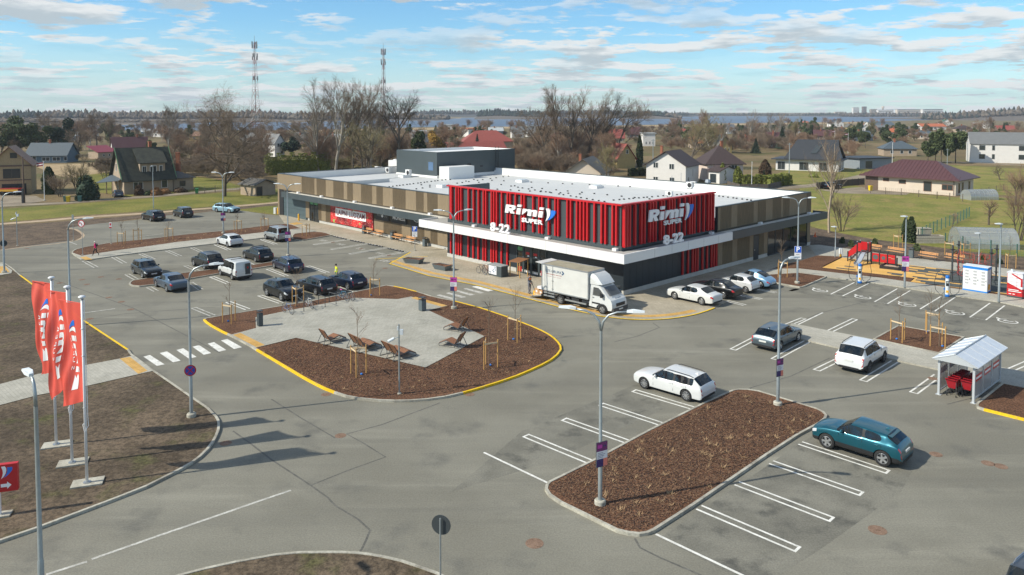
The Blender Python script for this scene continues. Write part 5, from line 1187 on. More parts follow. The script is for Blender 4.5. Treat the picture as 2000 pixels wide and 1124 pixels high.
t = post_thing('traffic_sign', 'dark back of a round sign on a pole at the bottom picture edge', 'traffic sign', (860.5,1166), 2.72, .03, .1); disc_sign(t, 2.45, radians(75), .34, 'plain'); disc_sign(t, 2.6, radians(75), .03, 'plain') if 0 else None
def cctv(px, label, h):
    t = post_thing('camera_pole', label, 'camera pole', px, h, .045, .1, 'camera poles')
    q = MB(); q.tube([(-.05,0,h-.75),(-.35,-.05,h-.85)], .03, 6); q.build('bracket', m_galv, t); q = MB(); q.tube([(-.28,-.02,h-.82),(-.62,-.10,h-.98)], .085, 10); q.build('camera', m_lampw, t); q = MB(); q.bx(.06,.24,-.1,.1,h-.6,h-.3); q.build('junction_box', m_lampw, t)
    q = MB(); q.bx(-.1,.02,-.03,.03,h-.35,h-.12); q.build('antenna', m_lampw, t)
cctv((780,770), 'camera pole at the front edge of the plaza island beside the loungers', 4.1)
cctv((34,480.5), 'camera pole on the bare soil at the left, near the gravel path', 4.2)
t = post_thing('metal_pole', 'thin pole with a small flat panel in the dark soil near the gravel path', 'pole', (143.5,470), 3.3, .03, .05); q = MB(); q.bx(-.12,.12,-.05,.0,2.5,3.3); q.build('panel', m_galv, t)
# ---- entrance sign and flags at the left
def entry_sign():
    c = gp(-6, 1008, .1); rz = radians(18); t = thing('direction_sign', 'red direction sign with a white arrow at the left picture edge', 'direction sign', c, rz)
    q = MB(); q.bx(-1.0,.80,-.10,.10,1.0,2.12); b = q.build('panel', M('sign red', (.50,.018,.022), .45), t)
    for x in (-.8,.1): MB().bx(x-.05,x+.05,-.05,.05,0,1.0).build('leg', m_boardw, t)
    MB().bx(-1.0,.5,-.25,.25,-.05,.06).build('footing', concrete, t)
    S_ = frame((-1.52,-.103,1.66), (1,0,0), (0,0,1)) @ Matrix.Diagonal((.27,.17,1,1)); poly3([SW1], S_, .004).build('sign_emblem', m_let, b); poly3([SW2], S_, .004).build('sign_emblem', m_blue, b)
    A_ = [(0,.09),(.30,.09),(.30,.2),(.5,.0),(.30,-.2),(.30,-.09),(0,-.09)]
    poly3([[(x*.75, y*.75) for x, y in A_]], frame((.20,-.103,1.26), (1,0,0), (0,0,1)), .004).build('arrow', m_let, b)
entry_sign()
m_flag = M('flag cloth', (.70,.085,.055), .7, var=.06, scale=1.5, alpha=.96)
def flag(px, label_p, label_f, ph, wind, wid, drop):
    p = gp(px[0], px[1], .1); H_ = 8.3
    t = thing('flag_pole', label_p, 'flag pole', p, 0, 'white flag poles')
    MB().cyl((0,0,.0), (0,0,H_), .065, .05, 12).build('pole', M('white pole', (.74,.75,.76), .35), t, True)
    MB().lathe([(.14,0),(.15,.04),(.1,.08),(.001,.1)], (0,0,H_), 12).build('finial', M('white pole'), t, True)
    q = MB(); q.box((0,.05,.02), (1.25,.75,.08), radians(20)); q.build('concrete_slab', concrete, t); MB().lathe([(.16,.06),(.16,.09),(.066,.1)], (0,0,0), 12).build('base_plate', m_steel, t)
    for z in (H_-.1, H_-1.4, H_-2.6, 3.4): MB().lathe([(.07,z),(.085,z+.02),(.07,z+.04)], (0,0,0), 10).build('rope_guide', m_steel, t)
    rp = MB(); rp.tube([(.09,.02,H_-.1),(.10,.03,3.0),(.12,.03,2.6),(.02,-.12,2.35),(-.1,-.02,2.65),(.06,.03,2.85)], .014, 5); rp.build('halyard', m_let, t)
    # cloth: x away from the pole, z up; wave towards y
    f = thing('flag', label_f, 'flag', (p.x, p.y, p.z), wind, 'tall red flags')
    W_, Hf = wid, 4.35; zt = H_-.28
    def cloth(u, v):            # u 0..1 away from the pole, v 0..1 down
        x = .075+W_*u*(1-.10*sin(pi*v)-.10*v)+.04*sin(7*v+ph); z = zt-Hf*v-.22*u*v*drop-.25*u*v*v*drop
        y = .20*u*sin(3.2*u+5.5*v+ph)+.11*u*sin(11*v+7*u+ph*2)*(.3+v)+.05*u*sin(15*u-4*v+ph)
        return Vector((x, y, z))
    nu, nv = 18, 44; vs = [cloth(i/nu, j/nv) for j in range(nv+1) for i in range(nu+1)]
    m = MB(); m.add(vs, [(j*(nu+1)+i, j*(nu+1)+i+1, (j+1)*(nu+1)+i+1, (j+1)*(nu+1)+i) for j in range(nv) for i in range(nu)])
    fo = m.build('cloth', m_flag, f, True)
    MB().cyl((.02,0,zt+.01), (.07+W_,0.0,zt+.01), .02, None, 6).build('top_bar', m_flag, f)
    def lay(P, mt, nm):        # glyph outline in sign units -> flag cloth (read upwards, seen from behind)
        bm = bmesh.new(); fc = bm.faces.new([bm.verts.new((x, y, 0)) for x, y in P]); bmesh.ops.triangulate(bm, faces=[fc])
        for _ in range(2): bmesh.ops.subdivide_edges(bm, edges=[e for e in bm.edges if e.calc_length() > .3], cuts=1, use_grid_fill=True)
        bmesh.ops.triangulate(bm, faces=bm.faces)
        me = bpy.data.meshes.new(nm)
        for v in bm.verts:
            sx, sy = v.co.x, v.co.y; vv = .86-sx/7.9*.68; uu = .40-(sy-1.0)*.165/ (W_/1.05)
            q = cloth(min(max(uu, .02), .98), vv); v.co = q
        bmesh.ops.recalc_face_normals(bm, faces=bm.faces)
        for s in (-1, 1):
            b2 = bm.copy()
            for v in b2.verts: v.co.y += s*.012
            m2 = bpy.data.meshes.new(nm); b2.to_mesh(m2); b2.free(); m2.materials.append(mt); link(nm, m2, fo)
        bm.free()
    for P in word: lay(P, m_let, 'printed_letter')
    lay(SW1, m_let, 'printed_emblem'); lay(SW2, m_blue, 'printed_emblem')
    for k, ch in enumerate('SUPER'):
        c = bpy.data.curves.new('c', 'FONT'); c.body = ch; c.size = 1.0; c.resolution_u = 2; o = bpy.data.objects.new('c', c); COL.objects.link(o); me = evalmesh(o); bpy.data.objects.remove(o)
        bm = bmesh.new(); bm.from_mesh(me); bmesh.ops.dissolve_limit(bm, angle_limit=.01, verts=bm.verts, edges=bm.edges)
        bmesh.ops.triangulate(bm, faces=bm.faces)
        for v in bm.verts:
            sx, sy = v.co.x+2.2+k*.78, v.co.y-1.15; v.co = cloth(min(max(.40-(sy-1.0)*.165/(W_/1.05), .02), .98), .86-sx/7.9*.68)+Vector((0,.014,0))
        m2 = bpy.data.meshes.new('printed_letter'); bm.to_mesh(m2); bm.free(); m2.materials.append(m_let); link('printed_letter', m2, fo)
flag((170,945), 'white flag pole nearest the road kerb, foremost of the three', 'red flag on the foremost pole, nearest the road kerb', .3, radians(154), 1.55, 1.0)
flag((141,906), 'white flag pole standing in the middle of the three', 'red flag on the middle pole of the three', 1.7, radians(157), 1.4, 1.9)
flag((110,870.5), 'white flag pole nearest the footpath, farthest back of the three', 'red flag on the pole nearest the footpath', 3.1, radians(156), 1.35, .8)
# ---- staked saplings
def twig(m, p, d, L, r, depth, rng, up=.25, n=3, spread=.6):
    e = p+d*L; mid = (p+e)/2+Vector((rng.uniform(-1,1), rng.uniform(-1,1), rng.uniform(-.3,1)))*L*.05
    m.tube([p, mid, e], [r, r*.8, r*.5], 4 if r > .02 else 3, False)
    if depth == 0: return
    for k in range(n):
        f = rng.uniform(.35, 1.); q = p+(e-p)*f
        a = d.orthogonal().normalized(); a.rotate(Matrix.Rotation(rng.uniform(0, 2*pi), 3, d)); nd = (d+a*rng.uniform(.6, 1.)*spread*1.4+Vector((0,0,up))).normalized()
        twig(m, q, nd, L*rng.uniform(.45, .75), r*.5, depth-1, rng, up, n, spread)
SAPS = [((449,630),3.3,'young staked tree at the left tip of the plaza island'),((581,594),3.4,'young staked tree between the bicycle racks and the black SUV'),((729.5,577.5),3.3,'young staked tree beside the dark blue hatchback'),
 ((699,732.5),4.3,'young staked tree in front of the wooden loungers'),((1006.5,666),4.0,'young staked tree near the truck side kerb of the plaza island'),((955.5,717.5),4.3,'young staked tree at the right end of the plaza island with a dark trunk'),
 ((1526,541),3.6,'young bushy staked tree beside the light blue rounded car'),((1756,666),3.6,'leftmost staked tree in the small bed behind the white SUV'),((1817,650),3.3,'rear staked tree in the small bed behind the white SUV'),((1834,678),3.6,'staked tree in the small bed nearest the trolley shelter'),
 ((239,477),3.0,'leftmost staked tree in the long bark bed'),((269.6,471),2.9,'second staked tree from the left in the long bark bed'),((329,468),2.9,'third staked tree from the left in the long bark bed'),((464,452),2.6,'staked tree in the long bark bed right of the lamp'),((517,447),2.5,'staked tree in the long bark bed behind the silver van'),
 ((598,461),1.6,'low staked tree in the bed in front of the wing entrance'),((1754,484),2.2,'staked tree behind the playground benches near the thuja pair'),((1856,499),2.4,'left staked tree in front of the polycarbonate greenhouse'),((1884,502),2.4,'right staked tree in front of the polycarbonate greenhouse'),((1972,524),3.0,'staked tree beside the red locker')]
m_blueb = M('blue drip bag', (.03,.18,.55), .6)
for k, (px, h, lab) in enumerate(SAPS):
    rng = random.Random(40+k); p = gp(px[0], px[1], .10); t = thing('staked_sapling', lab, 'sapling', p, rng.uniform(0, 6.28), 'young staked trees')
    m = MB(); m.tube([(0,0,0),(.02,.01,h*.35),(-.01,.02,h*.7),(0,0,h)], [.028,.024,.016,.006], 6); m.build('trunk', m_bark, t)
    m = MB(); n = 9 if k != 6 else 16
    for q in range(n):
        z = h*rng.uniform(.42, .92); a = rng.uniform(0, 6.28); d = Vector((cos(a)*.7, sin(a)*.7, rng.uniform(.7, 1.2))).normalized()
        twig(m, Vector((0,0,z)), d, h*rng.uniform(.14,.26)*(1.15-.5*z/h), .011, 2, rng, .3, 3, .5)
    m.build('branches', m_bark, t)
    hs = 1.55 if h < 4 else 1.8; pts = [(.55*cos(a), .55*sin(a)) for a in (.3, 2.4, 4.5)]
    for x, y in pts: MB().cyl((x,y,0), (x,y,hs+rng.uniform(-.06,.06)), .04, .04, 8).build('stake', m_wood, t)
    for i in (0, 1):
        a, b = pts[i], pts[i+1]; q = MB(); q.box(((a[0]+b[0])/2,(a[1]+b[1])/2,hs-.18), (sqrt((a[0]-b[0])**2+(a[1]-b[1])**2), .03, .09), atan2(b[1]-a[1], b[0]-a[0])); q.build('tie_bar', m_woodl, t)
    if k in (0,1,2,3,4,5,7,8,9): MB().ball((.22,-.1,.07), .085, 8, 6, (1,1,.8)).build('watering_cap', m_blueb, t)
# ---- litter bins
def bin_(px, label, w=.45, h=1.12, rz=AZA, z=.13):
    t = thing('litter_bin', label, 'litter bin', gp(px[0], px[1], z), rz, 'dark grey litter bins')
    MB().bx(-w/2,w/2,-w/2,w/2,.04,h*.80).build('body', m_grey if w < .44 else M('bin grey', (.10,.125,.135), .5), t); q = MB(); q.bx(-w*.42,w*.42,-w*.42,w*.42,0,.04); q.build('foot', m_blk, t)
    q = MB()
    for x in (-1, 1):
        for y in (-1, 1): q.bx(x*w*.5-.0, x*w*.44, y*w*.5, y*w*.44, h*.80, h*.95)
    q.build('hood_post', m_anth, t); MB().bx(-w*.46,w*.46,-w*.46,w*.46,h*.801,h*.83).build('opening', m_blk, t); MB().bx(-w*.52,w*.52,-w*.52,w*.52,h*.95,h).build('lid', m_anth, t)
bin_((508,637), 'slim dark grey bin at the left corner of the plaza paving', .34, 1.2); bin_((825,607), 'dark grey litter bin at the plaza crossing beside the lamp post')
bin_((712,456.5), 'dark grey litter bin by the wing wall, next to the strawberry banner', z=.05); bin_((767,468), 'dark grey litter bin between two pairs of wall benches', z=.05); bin_((830,481.5), 'dark grey litter bin at the right end of the wall benches', z=.05)
bin_((1779.8,504), 'dark grey litter bin among the playground benches', z=.06); bin_((1206,583), 'black litter bin behind the truck cab at the shop corner', .5, 1.1, z=.05)
# ---- benches
def bench(pos, rz, label, group, L_=1.8, name='wooden_bench'):
    t = thing(name, label, 'bench', pos, rz, group)
    q = MB()
    for y in (-.20, -.06, .08): q.bx(-L_/2, L_/2, y, y+.115, .43, .47)
    q.build('seat', m_bench, t); q = MB()
    for z in (.62, .76): q.box((0, .27+(z-.62)*.25, z+.05), (L_, .035, .11))
    q.build('backrest', m_bench, t)
    for x in (-L_*.42, L_*.42):
        q = MB(); q.tube([(x,-.2,0),(x,-.2,.42),(x,.22,.42),(x,.30,.86)], .025, 6); q.tube([(x,.22,.42),(x,.26,0)], .025, 6); q.tube([(x,-.2,.42),(x,-.2,.62),(x,.25,.62)], .018, 6); q.build('leg', m_anth, t)
for k, (x, y) in enumerate(((727,457),(748,461.5),(783,469.5),(808,475))):
    a = bpx(x, y, .05, 'a'); p = CO+lc(a, BW-.75, .05)
    bench(p, AZA+pi, ['wooden wall bench next to the strawberry banner','wooden wall bench left of the middle wall bin','wooden wall bench right of the middle wall bin','wooden wall bench behind the parking sign pole'][k], 'benches along the wing wall', 1.95)
u_ = (gp(1812,505.5)-gp(1703,489)); rzb = atan2(u_.y, u_.x)
for (x, y), l in zip(((1704,492),(1748,499),(1812,508.5),(1863,512.5)), ('playground bench behind the red slide','playground bench behind the magenta board','playground bench right of the playground bin','playground bench behind the climbing posts')): bench(gp(x, y, .06), rzb, l, 'benches along the playground', 1.95)
# ---- zigzag loungers
def lounger(hip, foot, label, seats):
    A, B = gp(*hip, .134), gp(*foot, .134); d = (B-A).normalized(); rz = atan2(d.y, d.x)
    t = thing('wooden_lounger', label, 'lounger', A, rz, 'zigzag wooden loungers on the plaza')
    prof = [(1.20,.20),(.62,.46),(-.05,.26),(-.52,1.02)]; w = .78
    for s in range(seats):
        y0 = (s-(seats-1)/2)*(w+.03)
        for nm, i in (('leg_rest',0),('seat',1),('backrest',2)):
            (x0,z0),(x1,z1) = prof[i], prof[i+1]; q = MB(); n = 5; dx, dz = x1-x0, z1-z0; l = sqrt(dx*dx+dz*dz); nx, nz = -dz/l*.03, dx/l*.03
            if nz < 0: nx, nz = -nx, -nz
            for k in range(n):
                ya, yb = y0-w/2+w*(k+.06)/n, y0-w/2+w*(k+.94)/n
                q.add([(x0,ya,z0),(x0,yb,z0),(x1,yb,z1),(x1,ya,z1),(x0+nx,ya,z0+nz),(x0+nx,yb,z0+nz),(x1+nx,yb,z1+nz),(x1+nx,ya,z1+nz)], [(0,1,2,3),(7,6,5,4),(0,4,5,1),(2,6,7,3),(1,5,6,2),(0,3,7,4)])
            bm = q.build(nm, m_loung, t)
    for s in range(seats+1):
        y = (s-seats/2)*(w+.03); q = MB(); q.tube([(x, y, z-.015) for x, z in prof], .028, 6); q.build('side_frame', m_anth, t)
        q = MB(); q.tube([(1.20,y,.17),(1.20,y,.02),(-.05,y,.02),(-.62,y,.02)], .024, 6); q.tube([(-.30,y,.60),(-.62,y,.02)], .024, 6); q.tube([(-.05,y,.25),(-.05,y,.02)], .024, 6); q.build('leg_frame', m_anth, t)
lounger((641,669.5),(671,662.5), 'single wooden lounger nearest the slim bin, facing right', 1); lounger((704,681.5),(736,674), 'double wooden lounger in the middle of the left three', 2); lounger((770,697),(803,688.5), 'double wooden lounger nearest the camera pole', 2)
lounger((892,677),(858,671.5), 'wooden lounger facing left at the pointed corner of the plaza', 1); lounger((899,646),(869,641.5), 'wooden lounger facing left, back towards the bark bed', 1)
# ---- boat shaped planters
def planter(c, rz, label, side):
    t = thing('street_planter', label, 'planter', gp(c[0], c[1], .05), rz, 'boat shaped planters by the kerb')
    P = [(-1.25,-.30),(-.95,-.58),(1.0,-.58),(1.25,.10),(1.0,.58),(-.9,.58)]; b = MB(); n = 6
    vs = [(x*.78, y*.72, 0) for x, y in P]+[(x, y, .50) for x, y in P]+[(x*.93, y*.88, .50) for x, y in P]+[(x*.93, y*.88, .42) for x, y in P]
    b.add(vs, [(i,(i+1)%n,n+(i+1)%n,n+i) for i in range(n)]+[(n+i,n+(i+1)%n,2*n+(i+1)%n,2*n+i) for i in range(n)]+[(2*n+i,2*n+(i+1)%n,3*n+(i+1)%n,3*n+i) for i in range(n)]); b.build('trough', M('planter steel', (.11,.135,.145), .5), t)
    MB().sheet([(x*.93, y*.88) for x, y in P], .45).build('bark_fill', mulch, t)
    q = MB()
    for k in range(3): x = (1.0-.12*k) if side > 0 else (-.95+.12*k); q.bx(x-.05,x+.05,-.56,.54,.505,.545)
    q.build('wooden_seat', m_loung, t)
u_ = gp(831,512)-gp(786,508.5); planter((808,514), atan2(u_.y, u_.x), 'boat shaped bark planter by the kerb nearest the yellow cross', 1)
u_ = gp(885,526)-gp(843,518); planter((864,526.5), atan2(u_.y, u_.x), 'boat shaped bark planter by the kerb beside the lamp post', 1)
# ---- bicycles and racks
def bicycle(f, r, label, col, lean=.08, z=.134, seatc=None):
    A, B = gp(*f, z), gp(*r, z); d = A-B; rz = atan2(d.y, d.x); mid = (A+B)/2; mc = M('bike paint %s' % col, col, .35)
    t = thing('bicycle', label, 'bicycle', mid, rz, 'parked bicycles'); R_w = .34; wx = .53
    for x in (wx, -wx):
        q = MB(); n = 22; q.tube([(R_w*cos(2*pi*k/n), 0, R_w*sin(2*pi*k/n)) for k in range(n+1)], .021, 5, False); w = q.build('wheel', m_tyre, t, True, (x, 0, R_w+.02))
        q = MB()
        for k in range(12): a = pi*k/6; q.tube([(0,0,0),(R_w*cos(a),0,R_w*sin(a))], .004, 3, False)
        q.tube([(.315*cos(2*pi*k/n), 0, .315*sin(2*pi*k/n)) for k in range(n+1)], .012, 4, False); q.build('spokes', m_rim, w)
    q = MB(); bb = (-.05,0,.30); st = (-.20,0,.80); hd1 = (.37,0,.82); hd0 = (.40,0,.66)
    for a, b in ((bb, st), (st, hd1), (bb, hd0), ((-wx,0,R_w+.02), bb), ((-wx,0,R_w+.02), (-.18,0,.74)), (hd1, hd0)): q.tube([a, b], .019, 6)
    q.build('frame', mc, t); q = MB(); q.tube([hd0, (wx,0,R_w+.02)], .016, 6); q.tube([hd1,(.34,0,.93)], .014, 6); q.build('fork', m_steel, t)
    q = MB(); q.tube([(.28,-.28,.98),(.35,-.12,.94),(.35,.12,.94),(.28,.28,.98)], .014, 6); q.build('handlebar', m_blk, t)
    q = MB(); q.tube([st,(-.23,0,.92)], .013, 6); q.build('seat_post', m_steel, t); q = MB().ball((-.24,0,.95), .13, 8, 6, (1.1,.55,.28)); q.build('saddle', seatc or m_blk, t)
    q = MB(); q.tube([(-.05,-.09,.30),(.05,-.09,.18)], .012, 5); q.tube([(-.05,.09,.30),(-.15,.09,.42)], .012, 5); q.lathe([(.085,-.05),(.085,-.045),(.001,-.045)], (-.05,0,.30), 12, 'Y'); q.build('crank', m_steel, t)
    return t
bicycle((570.5,615),(554.5,610), 'blue and silver bicycle at the left end of the racks', '5a6f9a'); bicycle((610,604.5),(598,599), 'white bicycle with a step through frame at the racks', 'd5d5d2'); bicycle((678,589.5),(662,586), 'dark bicycle with light blue details at the right end of the racks', '2f6f8f', seatc=M('pink saddle', (.6,.04,.3), .5)); bicycle((688,588),(673,584.5), 'dark bicycle behind the one with a pink saddle', '23272b')
bicycle((934.5,534),(948,537.5), 'black bicycle at the grey box beside the shop entrance', '1a1c1f', z=.05); bicycle((944,533),(957,537), 'red bicycle leaning at the grey box beside the shop entrance', '7a2030', z=.05)
def rack(a, b, label, h=.85):
    A, B = gp(*a, .134), gp(*b, .134); t = thing('bicycle_rack', label, 'bicycle rack', A, 0, 'bicycle racks on the plaza'); e = B-A
    for p in ((0,0,0), tuple(e)): MB().cyl(p, (p[0],p[1],h), .028, None, 8).build('leg', m_anth, t); MB().lathe([(.07,0),(.07,.015),(.028,.016)], p, 10).build('foot_plate', m_anth, t)
    MB().cyl((0,0,h), (e.x,e.y,h), .028, None, 8).build('rail', m_anth, t)
rack((579.6,598.5),(593.5,608.5), 'bicycle rack hoop between the blue and the white bicycle'); rack((622.4,595),(635,599.5), 'bicycle rack hoop right of the white bicycle'); rack((643,590.5),(656.4,594), 'bicycle rack hoop left of the pink saddled bicycle')
# ---- grey box with pictures and lean-to by the entrance
def entrance_box():
    a0 = bpx(952, 537, .05, 'a'); p = CO+lc(a0-1.0, -2.6, .05); t = thing('storage_box', 'grey storage box with white picture panel beside the shop entrance', 'storage box', p, AZA+pi)
    MB().bx(-.95,.95,-.45,.45,.0,1.05).build('body', m_grey, t); MB().bx(-.98,.98,-.48,.48,1.052,1.12).build('lid', M('box lid', (.30,.32,.32), .6), t)
    q = MB(); q.bx(-.9,.25,-.46,-.452,.15,1.0); pp_ = q.build('picture_panel', m_boardw, t); q = MB()
    rng = random.Random(2)
    for k in range(9): x, z = rng.uniform(-.8,.1), rng.uniform(.25,.85); q.bx(x,x+.14,-.464,-.461,z,z+.10)
    q.build('picture', M('picture blue', (.15,.22,.32), .6), pp_)
    p = CO+lc(a0-2.7, -1.4, .05); t = thing('lean_to_shelter', 'small lean-to with a brown roof on wooden posts beside the shop entrance', 'shelter', p, AZA+pi)
    q = MB(); q.add([(-.8,-.6,1.45),(.8,-.6,1.55),(.8,.7,1.75),(-.8,.7,1.65),(-.8,-.6,1.51),(.8,-.6,1.61),(.8,.7,1.81),(-.8,.7,1.71)], [(0,3,2,1),(4,5,6,7),(0,1,5,4),(1,2,6,5),(2,3,7,6),(3,0,4,7)]); q.build('roof', m_loung, t)
    for x, y, h in ((-.7,-.5,1.45),(.7,-.5,1.53),(.7,.6,1.72),(-.7,.6,1.62)): MB().bx(x-.04,x+.04,y-.04,y+.04,0,h).build('post', m_wood, t)
entrance_box()
# ---- trolley shelter and carts
def shelter():
    A, B = gp(1833.3,770.7), gp(1901,788); C_ = gp(1942,746); u = (B-A); wd = u.length; u.normalize(); v = C_-B; v = v-u*v.dot(u); dp_ = v.length; v.normalize()
    rz = atan2(u.y, u.x); t = thing('trolley_shelter', 'pale grey trolley shelter with a pitched roof and red signs', 'trolley shelter', A, rz)
    m_al = M('shelter aluminium', (.55,.58,.60), .4, .3); m_pan = M('frosted panel', (.50,.50,.50), .25, alpha=.55); m_rf = M('polycarbonate roof', (.55,.60,.66), .35, var=.08, scale=3)
    h, hr = 2.1, 2.62
    for x in (0, wd):
        for y in (0, dp_): MB().bx(x-.06,x+.06,y-.06,y+.06,0,h).build('post', m_al, t); MB().bx(x-.14,x+.14,y-.12,y+.12,0.004,.03).build('foot_plate', m_al, t)
    q = MB()
    for x in (0, wd):
        for z in (.22, h-.26): q.bx(x-.035,x+.035,.06,dp_-.06,z-.03,z+.03)
        for k in (1, 2): q.bx(x-.03,x+.03,dp_*k/3-.03,dp_*k/3+.03,.25,h-.29)
        q.bx(x-.05,x+.05,-.2,dp_+.2,h,h+.10)
    for y in (0, dp_): q.bx(.06,wd-.06,y-.04,y+.04,h-.06,h+.04) if y > 0 else None
    q.build('frame_rails', m_al, t)
    for x in (0, wd):
        for k in range(3):
            q = MB(); q.bx(x-.008,x+.008,dp_*k/3+.05,dp_*(k+1)/3-.05,.26,h-.30); pn = q.build('side_panel', m_pan, t)
            q = MB(); xo = x+(.010 if x > 0 else -.014); q.bx(xo,xo+.004,dp_*k/3+.22,dp_*(k+1)/3-.22,1.15,1.52); q.build('red_sign', m_red, pn)
            q = MB(); xo = x+(.015 if x > 0 else -.018); q.bx(xo,xo+.003,dp_*k/3+.30,dp_*(k+1)/3-.30,1.27,1.40); q.build('sign_print', m_let, pn)
    o = .30
    for s in (0, 1):
        x0, x1 = (-o, wd/2) if s == 0 else (wd+o, wd/2); q = MB(); zz = h+.02
        P = [(x0,-.35,zz),(x0,dp_+.35,zz),(x1,dp_+.35,hr),(x1,-.35,hr)]; q.add(P+[(x,y,z+.035) for x,y,z in P], [(0,1,2,3),(7,6,5,4),(0,4,5,1),(1,5,6,2),(2,6,7,3),(3,7,4,0)]); q.build('roof_panel', m_rf, t)
        q = MB()
        for k in range(6): y = -.35+(dp_+.7)*k/5; q.tube([(x0,y,zz+.04),(x1,y,hr+.04)], .02, 5)
        q.build('roof_bars', m_al, t)
    q = MB(); q.tube([(wd/2,-.37,hr+.05),(wd/2,dp_+.37,hr+.05)], .045, 6); q.build('ridge_cap', m_al, t)
    for y in (-.33, dp_+.33): MB().add([(-o,y,h+.015),(wd+o,y,h+.015),(wd/2,y,hr-.005),(-o,y+.02,h+.015),(wd+o,y+.02,h+.015),(wd/2,y+.02,hr-.005)], [(0,1,2),(5,4,3),(0,3,4,1),(1,4,5,2),(2,5,3,0)]).build('gable_panel', m_al, t)
    m_cart = M('cart red', (.36,.012,.022), .4); m_chs = M('cart chassis', (.10,.10,.105), .5)
    def cart(pos, rz_, label):
        c = thing('shopping_cart', label, 'shopping cart', pos, rz_, 'red shopping carts in the shelter')
        b = MB(); lo = [(-.30,-.18),(.34,-.16),(.34,.16),(-.30,.18)]; hi = [(-.45,-.28),(.46,-.22),(.46,.22),(-.45,.28)]
        vs = [(x,y,.48) for x,y in lo]+[(x,y,.96) for x,y in hi]; b.add(vs, [(3,2,1,0)]+[(i,(i+1)%4,4+(i+1)%4,4+i) for i in range(4)]); b.build('basket', m_cart, c)
        q = MB(); q.tube([(-.45,-.28,.97),(.46,-.22,.97),(.46,.22,.97),(-.45,.28,.97),(-.45,-.28,.97)], .022, 5); q.build('basket_rim', m_cart, c)
        q = MB(); q.tube([(-.45,-.27,.97),(-.56,-.26,1.06),(-.56,.26,1.06),(-.45,.27,.97)], .022, 5); q.build('handle', m_cart, c)
        q = MB()
        for s in (-1,1): q.tube([(-.42,s*.26,.9),(-.30,s*.24,.2),(.42,s*.17,.14)], .016, 5); q.tube([(.42,s*.17,.14),(.30,s*.15,.48)], .014, 5)
        q.build('chassis', m_chs, c)
        for x, y in ((-.32,.24),(-.32,-.24),(.42,.17),(.42,-.17)): MB().lathe([(.001,-.015),(.06,-.015),(.06,.015),(.001,.015)], (x,y,.062), 10, 'Y').build('wheel', m_tyre, c)
    for row in (0, 1):
        for k in range(5):
            P = A+u*(wd*(.34 if row == 0 else .72))+v*(.5+k*.42+row*.35); cart((P.x,P.y,.006), rz+pi/2, ['front red cart of the left row in the trolley shelter','second red cart of the left row in the trolley shelter','third red cart of the left row in the trolley shelter','fourth red cart of the left row in the trolley shelter','rear red cart of the left row in the trolley shelter','front red cart of the right row in the trolley shelter','second red cart of the right row in the trolley shelter','third red cart of the right row in the trolley shelter','fourth red cart of the right row in the trolley shelter','rear red cart of the right row in the trolley shelter'][row*5+k])
shelter()
# ---- chargers, lockers
def charger(px, label, lab2):
    p = gp(px[0], px[1], .05); rz = face_to(px, (-10, -30)); t = thing('charging_station', label, 'charging station', p, rz, 'electric charging stations'); mb = M('charger blue', (.01,.16,.55), .4)
    MB().tube([(0,0,.18),(0,0,1.0),(0,0,1.62)], [.17,.18,.16], 14).build('body', m_lampw, t, 40); MB().lathe([(.21,0),(.21,.14),(.17,.18)], (0,0,0), 14).build('base', mb, t); MB().lathe([(.165,1.62),(.165,1.80),(.13,1.86),(.001,1.87)], (0,0,0), 14).build('cap', mb, t)
    q = MB(); q.bx(.14,.185,-.12,.12,.95,1.38); sc_ = q.build('screen', m_blk, t); q = MB(); q.bx(.186,.19,-.08,.08,1.2,1.32); q.build('screen_glass', M('screen pale', (.4,.45,.45), .2), sc_)
    q = MB(); q.bx(.13,.178,-.10,.10,.35,.55); q.build('yellow_label', m_yel, t)
    for s in (-1, 1):
        q = MB(); q.tube([(.0,s*.17,1.3),(0,s*.25,1.9),(-.02,s*.55,2.25),(0,s*.85,2.0),(0,s*1.0,1.2),(0,s*.9,.5),(.02,s*.5,.05),(.05,s*.25,.35),(.1,s*.19,.9)], .022, 5); q.build('cable', m_blk, t, True)
    d = gp(px[0]-5.5, px[1]+3.5, .05); b = thing('metal_bollard', lab2, 'bollard', d, 0, 'steel bollards'); MB().lathe([(.06,0),(.06,.85),(.04,.9),(.001,.9)], (0,0,0), 10).build('post', m_galv, b); MB().lathe([(.064,.75),(.064,.9),(.001,.93)], (0,0,0), 10).build('cap', mb, b)
charger((1679,553), 'blue and white charging station in front of the red slide', 'steel bollard in front of the charging station by the slide'); charger((1849.6,579), 'blue and white charging station left of the blue topped locker', 'steel bollard in front of the charging station by the locker')
